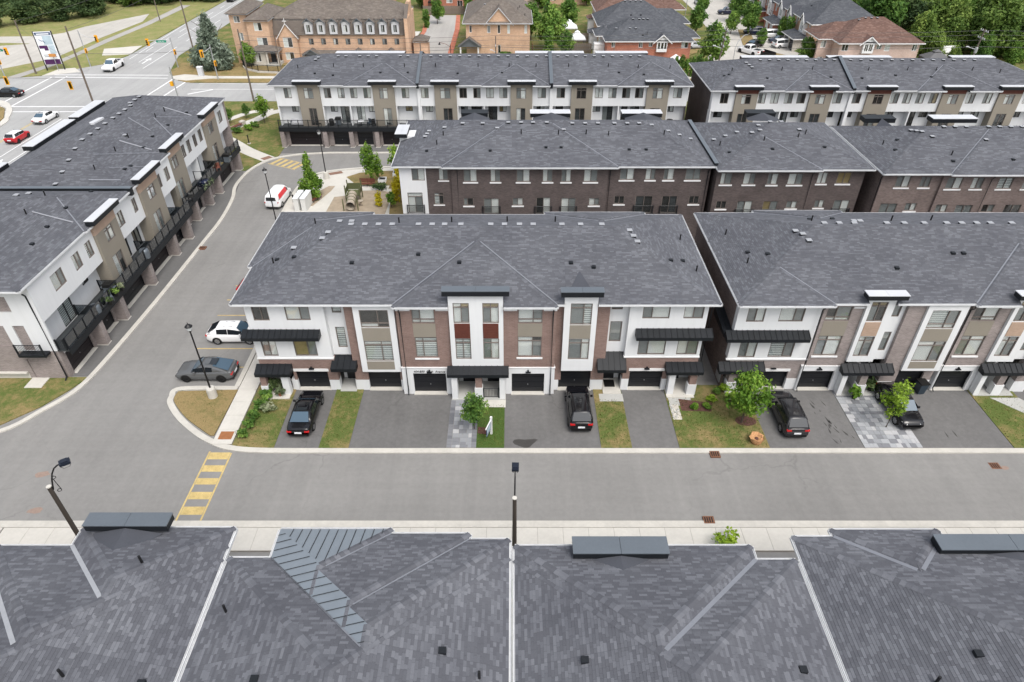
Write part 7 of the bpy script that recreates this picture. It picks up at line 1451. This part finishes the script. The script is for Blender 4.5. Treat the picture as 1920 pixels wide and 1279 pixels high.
def wire(pts,label,sag=.5,r=.022,group='overhead wires'):
    P=[]
    for a,b in zip(pts,pts[1:]):
        for i in range(11):
            t=i/10; P.append((a[0]+(b[0]-a[0])*t,a[1]+(b[1]-a[1])*t,a[2]+(b[2]-a[2])*t-sag*4*t*(1-t)))
    tag(MB().tube(P,r,4).build('overhead_wire','wire'),label,'wire',group)
def signal(x,y,z,label,pole=None,sign=False,yaw=0,polebase=True,back=False):
    o=empty('traffic_signal',(x,y,0),0,label,'traffic light','traffic signals of the junction')
    def head(px,py,pz,s=1,yw=yaw):
        h=MB().box(-.18*s,.18*s,-.1*s,.14*s,-.5*s,.5*s).box(-.3*s,.3*s,.1*s,.14*s,-.65*s,.65*s).build('signal_head','signal_yellow',o); h.location=(px-x,py-y,pz); h.rotation_euler=(0,0,yw)
        for i,c in enumerate(('plastic_black','plastic_black','plastic_black')): 
            l=MB(); l.tube([(0,-.1*s,(.32-.32*i)*s),(0,-.28*s,(.32-.32*i)*s)],.13*s,8); l.build('lens_hood',c,h)
    head(x,y,z)
    if pole:
        px,py,h=pole
        MB().tube([(px-x,py-y,-.1),(px-x,py-y,h)],.11,8,.08).build('pole','galv',o); MB().tube([(px-x,py-y,h-.5),((px-x)*.5,(py-y)*.5,z+.35),(0,0,z+.25)],.05,6).build('mast_arm','galv',o)
        head(px+.25,py-.1,2.9,.75,.7)
        if sign:
            s=MB().box(-.95,.95,-.02,.02,-.2,.2).build('street_sign','sign_green',o); s.location=((px-x)*.6,(py-y)*.6-.12,z+.05); t=ob('lettering',text_mesh('Finch Ave',.3,'print_white',0,.004),s,(0,-.027,-.1)); t.rotation_euler=(R(90),0,0)
def furniture():
    post_lamp(-24.0,40.55,'black post lamp on a concrete drum in the dry island'); post_lamp(-24.4,83.7,'black post lamp at the park corner beside the tactile plate',h=6.4); post_lamp(-27.75,71.8,'black post lamp in front of the white delivery van',False,6.2)
    scroll_lamp(-26.0,25.3,6.75,'brown lamp post with a black scroll bracket at the left edge',R(35)); scroll_lamp(.15,25.2,5.9,'dark lamp post rising between the two middle roofs along the bottom',R(88))
    def bench(x,y,rz,label):
        o=empty('park_bench',(x,y,.1),rz,label,'bench','brown park benches')
        for i in range(4): MB().box(-1.0,1.0,-.05+i*.12,.05+i*.12,.42,.46).build('seat_slat','bench_wood',o)
        for i in range(4): MB().box(-1.0,1.0,.46+i*.02,.50+i*.02,.5+i*.12,.6+i*.12).build('back_slat','bench_wood',o)
        for s in(-.85,0,.85): MB().tube([(s,.0,0),(s,.02,.42),(s,.46,.44),(s,.56,1.0)],.025,5).tube([(s,.46,.44),(s,.5,0)],.025,5).build('leg','pole_black',o)
    bench(-18.6,81.0,0,'brown bench on the dry park lawn under the slim tree'); bench(-24.0,77.0,R(70),'brown bench beside the tall bright park tree'); 
    o=empty('stone_bench',(-42.7,102.4,.08),R(68),'plaza bench of dark seat on pale stone blocks','bench'); MB().box(-1.8,1.8,-.3,.3,.38,.5).build('seat','bench_wood',o)
    for s in(-1.9,1.9): MB().box(s-.35,s+.35,-.35,.35,0,.75).build('stone_block','stone_pale',o)
    # utility cabinets in the park
    for x,l in((-25.7,'white community cabinet nearest the street'),(-24.85,'white community cabinet beside the park tree')):
        o=empty('utility_cabinet',(x,75.3,.1),R(-4),l,'cabinet','white cabinets in the park'); MB().box(-.28,.28,-1.3,1.1,0,1.6).build('cabinet','shed_white',o); MB().box(-.32,.32,-1.35,1.15,1.6,1.68).build('lid','tarp_white',o)
        for i in range(3): MB().box(.281,.295,-1.2+i*.75,-.5+i*.75,.1,1.5).build('door','shed_white',o)
    for i,(x,y) in enumerate(((-26.55,77.4),(-26.9,76.6))):
        o=empty('bollard',(x,y,.1),0,('black bollard nearer the park tree','black bollard nearer the van')[i],'bollard'); MB().lathe([(.14,0),(.11,.1),(.09,.8),(.13,.86),(.05,1.0),(0,1.0)],n=10).build('post','pole_black',o)
    for x,y,l in((-16.9,82.8,'white planter box under the darker park sapling'),(-15.3,84.8,'white planter box under the corner sapling')):
        o=empty('planter',(x,y,.08),0,l,'planter'); MB().box(-.5,.5,-.5,.5,0,.12).box(-.5,-.4,-.5,.5,.12,.45).box(.4,.5,-.5,.5,.12,.45).box(-.4,.4,-.5,-.4,.12,.45).box(-.4,.4,.4,.5,.12,.45).build('box','tarp_white',o); MB().box(-.4,.4,-.4,.4,.12,.4).build('soil','plastic_black',o)
    # playground
    st('park_paving','concrete',smooth_line([(-27.0,62.8),(-27.3,70),(-27.4,79),(-27.0,82.8),(-25.6,85.2),(-22.3,86.55),(-16.8,87.3)],4)+[(-12.6,87.5),(-12.6,62.8)],-.03,.1)
    st('dry_lawn','grass_dry',[(-21.9,84.2),(-20.4,85.6),(-18,86.2),(-14,86.3),(-13.4,82.5),(-13.4,80.5),(-15.8,80.5),(-15.8,81.5),(-20,81.5)],.1,.125); st('plant_bed','gravel',[(-25.6,75.5),(-24.3,75.5),(-23.0,79.8),(-22.8,81.3),(-23.6,81.3),(-24.4,79.9)],.1,.124); st('side_bed','grass_dry',[(-13.6,63),(-12.6,63),(-12.6,80.4),(-14.9,80.4),(-15,76.5)],.1,.122)
    st('play_gravel','gravel',[(-22.6,64),(-22.2,78),(-20.6,78.4),(-20.2,79.8),(-17,80),(-15.4,79.4),(-15.1,77),(-15.3,64)],.1,.13)
    o=empty('play_structure',(-19.4,76.0,.13),R(2),'olive and brown climbing frame with tunnel tube on the gravel','play structure')
    for x in(-.85,.85):
        for y in(-1.9,.2,1.9): MB().tube([(x,y,-.1),(x,y,2.3 if y>-1 else 1.5)],.07,6).build('post','play_green',o)
    MB().box(-.8,.8,.25,1.85,.95,1.05).build('platform','play_green',o); MB().box(-.9,-.82,.25,1.85,1.1,1.7).build('side_panel','play_green',o); MB().box(.82,.9,.25,1.85,1.1,1.7).build('side_panel','play_green',o); MB().box(-.8,.8,1.84,1.92,1.1,1.9).build('end_panel','play_green',o)
    t=MB(); n=14
    for k,y in enumerate((.2,-.35,-.9,-1.5,-2.1)):
        for j in range(n): a=2*math.pi*j/n; t.v.append((.52*math.cos(a),y,1.15-.12*k+.52*math.sin(a)))
        if k:
            for j in range(n): t.f.append(((k-1)*n+j,(k-1)*n+(j+1)%n,k*n+(j+1)%n,k*n+j))
    t.build('tunnel','play_tan',o,True)
    for k,y in enumerate((-.35,-.9,-1.5)): MB().tube([(.54*math.cos(a*.4488),y,1.03-.12*k+.54*math.sin(a*.4488)) for a in range(15)],.035,5).build('tunnel_ring','play_green',o)
    MB().tube([(1.0,-.6,.1),(1.0,-.6,.6)],.1,8).lathe([(.3,.6),(.33,.7),(0,.72)],1.0,-.6,10).build('stepping_stool','play_tan',o)
    o=empty('bike_rack',(-16.3,79.9,.1),.4,'small black hoop rack at the edge of the gravel','bike rack'); MB().tube([(-.3,0,0),(-.3,0,.6),(0,0,.8),(.3,0,.6),(.3,0,0)],.03,6).build('hoop','pole_black',o)
    o=empty('path_light',(-38.6,96.4,.08),0,'black path light bollard on the plaza lawn','bollard'); MB().lathe([(.1,0),(.08,1.0),(.1,1.3),(0,1.32)],n=8).build('post','pole_black',o); MB().box(-.2,.2,-.2,.2,-.1,.08).build('footing','concrete',o)
    # sale sign
    o=empty('sale_sign',(-1.55,36.35,.07),R(72),'white post with hanging blue and white real-estate panel on the small lawn','sign'); MB().box(-.07,.07,-.07,.07,-.1,1.75).build('post','trim_white',o); MB().box(-1.15,-.07,-.035,.035,1.45,1.53).build('arm','trim_white',o)
    p=MB().box(-1.02,-.14,-.015,.015,.6,1.4).build('panel','print_blue',o); MB().box(-.95,-.21,-.021,-.0155,.86,1.32).build('print','print_pale',p); MB().box(-.95,-.21,.0155,.021,.86,1.32).build('print','print_pale',p); MB().box(-1.02,-.14,-.02,.02,.72,.76).build('stripe','print_white',p)
    # paper bag, bin, rocks
    o=empty('paper_bag',(18.1,35.5,.075),.3,'open brown paper leaf bag at the curb under the full green tree','paper bag'); rr=random.Random(3); m=MB(); n=16
    prof=[(.34,0,0),(.42,.18,.02),(.46,.38,.04),(.5,.55,.09),(.4,.5,.07),(.28,.42,.05),(.12,.35,.03)]
    for k,(r_,z_,j_) in enumerate(prof):
        for j in range(n): a=2*math.pi*j/n; q=r_+rr.uniform(-j_,j_); m.v.append((q*math.cos(a),q*math.sin(a),z_+rr.uniform(-j_,j_)))
        if k:
            for j in range(n): m.f.append(((k-1)*n+j,(k-1)*n+(j+1)%n,k*n+(j+1)%n,k*n+j))
    m.build('bag','paper_brown',o); MB().lathe([(.18,.3),(.15,.4),(.05,.46),(0,.46)],n=7).build('yard_waste','mulch',o)
    o=empty('garbage_bin',(32.95,41.15,.04),.1,'dark blue wheeled bin beside the garage of the right block','garbage bin'); m=MB(); m.v=[(-.26,-.3,.05),(.26,-.3,.05),(.26,.3,.05),(-.26,.3,.05),(-.34,-.38,1.05),(.34,-.38,1.05),(.34,.38,1.05),(-.34,.38,1.05)]; m.f=[(0,3,2,1),(0,1,5,4),(1,2,6,5),(2,3,7,6),(3,0,4,7)]; m.build('bin','bin_blue',o); MB().prism([(-.37,-.42),(.37,-.42),(.37,.4),(-.37,.4)],1.05,1.13).build('lid','plastic_black',o)
    for s in(-1,1): MB().tube([(s*.3,.3,.12),(s*.36,.3,.12)],.12,10).build('wheel','tyre',o)
    base=st('rock_bed','stone_pale',rect(12.45,13.15,37.9,39.6),-.03,.085); rr=random.Random(8)
    for i in range(46):
        x=rr.uniform(12.5,13.1);y=rr.uniform(37.95,39.55);s=rr.uniform(.06,.13); m=MB(); m.lathe([(s,0),(s*.9,s*.5),(s*.4,s*.8),(0,s*.82)],n=6); ob('rock',m.mesh('rock',rr.choice(('stone_pale','concrete','concrete_grey'))),base,(x,y,.08))
    st('mulch_ring','mulch',[(18.0+.75*math.cos(a*.5236)*1.1,37.75+.55*math.sin(a*.5236)) for a in range(12)],.0,.083); st('mulch_bed','mulch',[(13.3,38.9),(15.6,38.8),(15.9,39.8),(13.3,40.3)],.0,.082); st('mulch_ring','mulch',[(-2.6,36.4),(-1.9,36.3),(-1.9,37.0),(-2.6,37.1)],.0,.082)
    for i,(x,y) in enumerate(((-20.55,35.9),(-20.45,40.6))):
        o=empty('garden_stake',(x,y,.07),0,('thin stake at the tactile plate end of the planted strip','thin stake at the porch end of the planted strip')[i],'stake'); MB().tube([(0,0,-.1),(0,.05,.75)],.015,5).build('stake','wood_pole',o)
    # deck furniture of the left block and the far row
    def bbq(x,y,z,label,s=1):
        o=empty('barbecue',(x,y,z),0,label,'barbecue'); MB().box(-.35*s,.35*s,-.28*s,.28*s,.1,.8).build('cabinet','cap_metal',o); MB().box(-.38*s,.38*s,-.3*s,.3*s,.8,1.12).build('lid','plastic_black',o); MB().box(.35*s,.65*s,-.2,.2,.75,.79).build('side_shelf','cap_metal',o); MB().box(-.65*s,-.35*s,-.2,.2,.75,.79).build('side_shelf','cap_metal',o)
    def covered(x,y,z,r,h,label,mat='plastic_black'):
        o=empty('covered_grill',(x,y,z),0,label,'covered grill'); MB().lathe([(r,0),(r*1.05,h*.7),(r*.9,h),(0,h*1.02)],n=12).build('cover',mat,o,True)
    def chair(x,y,z,rz,label,mat='plastic_black'):
        o=empty('deck_chair',(x,y,z),rz,label,'chair','chairs on the decks'); MB().box(-.25,.25,-.25,.25,.4,.46).build('seat',mat,o); MB().box(-.25,.25,.22,.27,.46,.95).build('backrest',mat,o)
        for sx in(-1,1):
            for sy in(-1,1): MB().box(sx*.22-.02,sx*.22+.02,sy*.22-.02,sy*.22+.02,0,.4).build('leg',mat,o)
    def table(x,y,z,label,mat='print_white',r=.5):
        o=empty('deck_table',(x,y,z),0,label,'table'); MB().lathe([(r,.7),(r,.74),(0,.74)],n=14).build('table_top',mat,o); MB().tube([(0,0,0),(0,0,.7)],.05,6).build('leg','pole_black',o)
    Z=2.95
    covered(-36.0,57.9,Z,.42,.95,'dark covered grill on the deck before the white recess','cap_metal'); bbq(-36.3,51.3,Z,'grey grill on the second left deck'); chair(-35.8,50.2,Z,.8,'chair between the plants on the second left deck','cap_metal'); covered(-36.1,48.3,Z,.4,.8,'grey covered grill at the far end of the nearest left deck','cap_metal')
    for i,(x,y) in enumerate(((-35.55,51.9),(-35.6,51.0),(-35.5,49.6))):
        o=empty('potted_plant',(x,y,Z),0,('leafy pot at the railing of the second left deck, farthest','leafy pot at the railing of the second left deck, middle','leafy pot at the railing of the second left deck, nearest')[i],'potted plant'); MB().lathe([(.14,0),(.2,.35),(.2,.36)],n=9).build('pot','plastic_black',o); ob('foliage',leaves('foliage',('leaf_pale','leaf_mid','leaf_dark')[i],[(0,0,.55,.26,.26,.24)],60,.10,i+5),o)
    covered(-36.4,75.0,Z,.55,.7,'dark covered grill on the deck before the tan tower','car_navy'); o=empty('planter_screen',(-35.75,74.4,Z),0,'flower-covered lattice along the railing of the far left deck','planter'); MB().box(-.06,.06,-1.6,1.6,.1,.8).build('lattice','black_metal',o); ob('foliage',leaves('foliage','leaf_pale',[(0,-1,.5,.2,.6,.35),(0,.2,.5,.2,.6,.35),(0,1.1,.5,.2,.5,.35)],160,.11,9),o)
    chair(-36.4,79.5,Z,.5,'brown deck chair near the far left tower','bench_wood'); bbq(-36.2,82.2,Z,'grill on the last left deck'); table(-36.2,70.5,Z,'dark round table on the left deck','plastic_black',.45)
    Y=95.7
    o=empty('deck_sofa',(-30.8,96.2,Z),0,'grey deck sofa at the left end of the far row','sofa'); MB().box(-.9,.9,-.35,.35,.15,.42).build('seat','cap_light',o); MB().box(-.9,.9,.25,.38,.42,.8).build('backrest','cap_light',o)
    for s in(-1,1): MB().box(s*.9-.06,s*.9+.06,-.35,.38,.15,.6).build('armrest','cap_metal',o)
    chair(-27.6,Y,Z,.4,'dark chair before the taupe bay of the far row'); covered(-25.9,Y+.3,Z,.35,.9,'round dark grill cover on the far row deck'); bbq(-24.9,Y+.4,Z,'black grill on the far row deck'); table(-21.6,Y,Z,'white round table on the far row deck'); chair(-20.5,Y+.2,Z,-.5,'blue-grey chair beside the white round table','bin_blue'); chair(-19.8,Y,Z,.3,'dark chair right of the white round table'); chair(-17.6,Y,Z,.2,'small chair on the fourth far deck'); bbq(-5.8,Y+.4,Z,'large grey covered table on the far deck behind the roof ridge',1.6); covered(22.6,Y+.3,Z,.5,.8,'dark round cover at the right end of the far row deck')
    # utility poles, signals, wires, billboard
    utility_pole(-67.4,109.6,13.3,'tall wooden utility pole at the near corner of the junction'); utility_pole(-90.9,133.4,9.4,'utility pole left of the billboard'); utility_pole(-86.3,179,10,'thin utility pole on the verge of the avenue',r=.13); utility_pole(-68.4,153,13.5,'wooden utility pole standing at the spruce beside the avenue'); utility_pole(-44.0,116.2,11.5,'wooden utility pole on the verge before the brick houses')
    utility_pole(-43.5,132,8.6,'thinner pole before the stone porch of the brick houses',r=.12); utility_pole(-16.5,128.6,6.6,'short pole just above the far roof ridge',r=.13); utility_pole(-3.0,131,7.2,'utility pole with crossarm in front of the buff brick gable',[(5.6,.9)],r=.13,lamp=(-.9,-.2)); utility_pole(18.4,128.5,5.9,'pale pole before the red brick house',r=.1)
    utility_pole(37.3,128.2,9.3,'utility pole with stacked crossarms beside the side road',[(8.8,1.2),(7.4,1.1),(6.2,1.0)],(.7,0),lamp=(-1.2,-.3)); utility_pole(83.3,128.5,8.9,'leaning utility pole with crossarms at the right edge',[(8.6,1.2),(7.4,1.1)],(.6,0),lamp=(-1.6,-.2),trans=True)
    o=empty('street_lamp',(-11.3,131.2,.1),0,'dark lamp post with curved arm at the mouth of the back lane','street lamp'); MB().tube([(0,0,-.1),(0,0,5.6)],.08,8).tube([(0,0,5.2),(-.8,0,5.7),(-2.0,0,6.0)],.035,6).build('pole','bench_wood',o); MB().lathe([(.22,5.6),(.12,5.85),(.04,6.0),(0,6.0)],-2.0,0,8).build('lamp_hood','pole_black',o)
    o=empty('street_lamp',(41.0,131,.0),0,'tall grey street lamp with thin arm at the side road','street lamp'); MB().tube([(0,0,-.1),(0,0,5.2),(.4,.3,6.2),(1.6,1.4,7.0),(2.2,2,7.0)],.06,6).build('pole','galv',o); MB().cbox(2.3,2.1,6.98,.5,.2,.1).build('lamp_head','galv',o)
    o=empty('street_lamp',(40.6,172,.0),0,'grey street lamp behind the slate roofs','street lamp'); MB().tube([(0,0,-.1),(0,0,6.5),(.4,0,7.2),(3,0,7.7)],.07,6).build('pole','galv',o); MB().cbox(3.1,0,7.66,.6,.2,.1).build('lamp_head','galv',o)
    for z,l in((8.9,'topmost wire of the line across the brick houses'),(8.2,'second wire of the line across the brick houses'),(7.3,'third wire of the line across the brick houses'),(6.2,'thick lowest cable of the line across the brick houses')): wire([(-43.7,116.4,z+1.6),(-3,131,z-1.6 if z>7 else 5.4),(37.9,128.2,z),(83.8,128.5,z-.2),(150,130,z)],l,.5,.03 if z<7 else .022)
    wire([(-67.4,109.6,9.5),(-44,116.2,9.2)],'cable from the tall corner pole to the verge pole',.6); wire([(-67.6,109.6,12.8),(-68.3,153,12.8),(-66,220,13)],'upper wire along the avenue',.6); wire([(-90.9,133.4,9.2),(-86.3,179,9.8),(-80,230,10.5)],'wire along the far side of the avenue',.6); wire([(-67.4,109.6,8.4),(-90.9,133.4,8.6)],'wire crossing the junction',.8)
    wire([(-66.5,107.9,6.2),(-100,110.5,6.6)],'span wire carrying the near signals over the avenue',.4)
    signal(-69.2,108.4,5.0,'yellow signal head seen from behind beside the tall corner pole',yaw=math.pi); signal(-80.5,110.6,5.1,'yellow signal head hung over the near lanes of the avenue, left',yaw=math.pi)
    signal(-80.3,138.8,5.0,'yellow signal on the mast arm above the white pavement',(-83.0,138.4,6.6)); signal(-69.4,136.4,4.9,'yellow signal beside the green street name sign',(-65.4,137.6,5.6),True); signal(-55.9,127.9,4.9,'yellow signal on the pole before the spruce',(-54.7,129.4,6.2),yaw=.5); signal(-91.9,129.2,5.0,'yellow signal at the left edge by the empty lot',(-95,130.5,6),True)
    o=empty('traffic_signal',(-56.8,116.4,0),0,'slim signal pole with low yellow head above the left roof','traffic light','traffic signals of the junction'); MB().tube([(0,0,-.1),(0,0,5.7)],.1,8).build('pole','galv',o); MB().box(-.65,-.2,-.2,.2,2.6,3.3).build('signal_head','signal_yellow',o)
    o=empty('pedestrian_signal',(-87.6,135.3,0),0,'short post with an orange-lit walk signal at the white corner pavement','traffic light','traffic signals of the junction'); MB().tube([(0,0,-.1),(0,0,3.2)],.06,6).build('pole','galv',o); MB().box(-.7,.5,-.15,.15,2.6,3.1).build('signal_head','wood_orange',o)
    o=empty('control_box',(-58.6,131.6,.06),0,'grey traffic control cabinet at the corner before the spruce','cabinet'); MB().box(-.45,.45,-.35,.35,0,1.6).build('cabinet','cap_light',o); MB().box(-.5,.5,-.4,.4,1.6,1.7).build('lid','tarp_white',o)
    o=empty('billboard',(-88.4,135.9,0),R(10),'tall leaning advertising board with purple foot at the empty lot','billboard'); b=MB().box(-1.5,1.5,-.1,.1,1.1,6.9).build('board','print_white',o)
    for s in(-1,1): MB().box(s*1.58-.08,s*1.58+.08,-.14,.14,0,7.0).build('post','car_charcoal',o)
    for a,c,d,e,mt in((-1.4,1.4,6.3,6.8,'print_blue'),(-1.1,1.1,6.42,6.62,'print_white'),(-1.4,1.4,1.1,2.0,'print_purple'),(-1.4,.1,3.6,4.5,'print_purple'),(-1.4,-.6,3.6,3.95,'print_white'),(-.3,1.3,4.6,6.2,'print_pale'),(.2,1.3,3.0,4.5,'print_pale'),(-1.1,1.1,2.75,2.85,'cap_metal'),(-1.1,1.1,2.45,2.55,'cap_metal')):
        zz={'print_white':-.118}.get(mt,-.108); MB().box(a,c,zz,zz+.006,d,e).build('print',mt,b)
    MB().tube([(-1.0,-.115,5.6),(-.6,-.115,5.3),(-.3,-.115,5.35),(-.1,-.115,4.9)],.06,4).build('print','print_blue',b)
    # iron fence with a low wall at the spruce corner
    o=empty('iron_fence',(-52,134.5,.06),0,'black iron fence on a low stone curb before the brick houses','fence'); pts=[(-.6,3.2),(.6,1.2),(3.5,-.6),(7.5,-1.2),(16,-1.2),(30,-1.2)]; ribbon(MB(),pts,.35,0,.3).build('curb_wall','stone_pale',o); q=railing(o,pts,.3,1.1,'black_metal',2.0,'fence_panel')
front_block(); right_block(); dark_row(); far_rows(); left_block(); near_houses()
ground(); markings()
vegetation(); vehicles()
far_houses(); yards(); furniture()
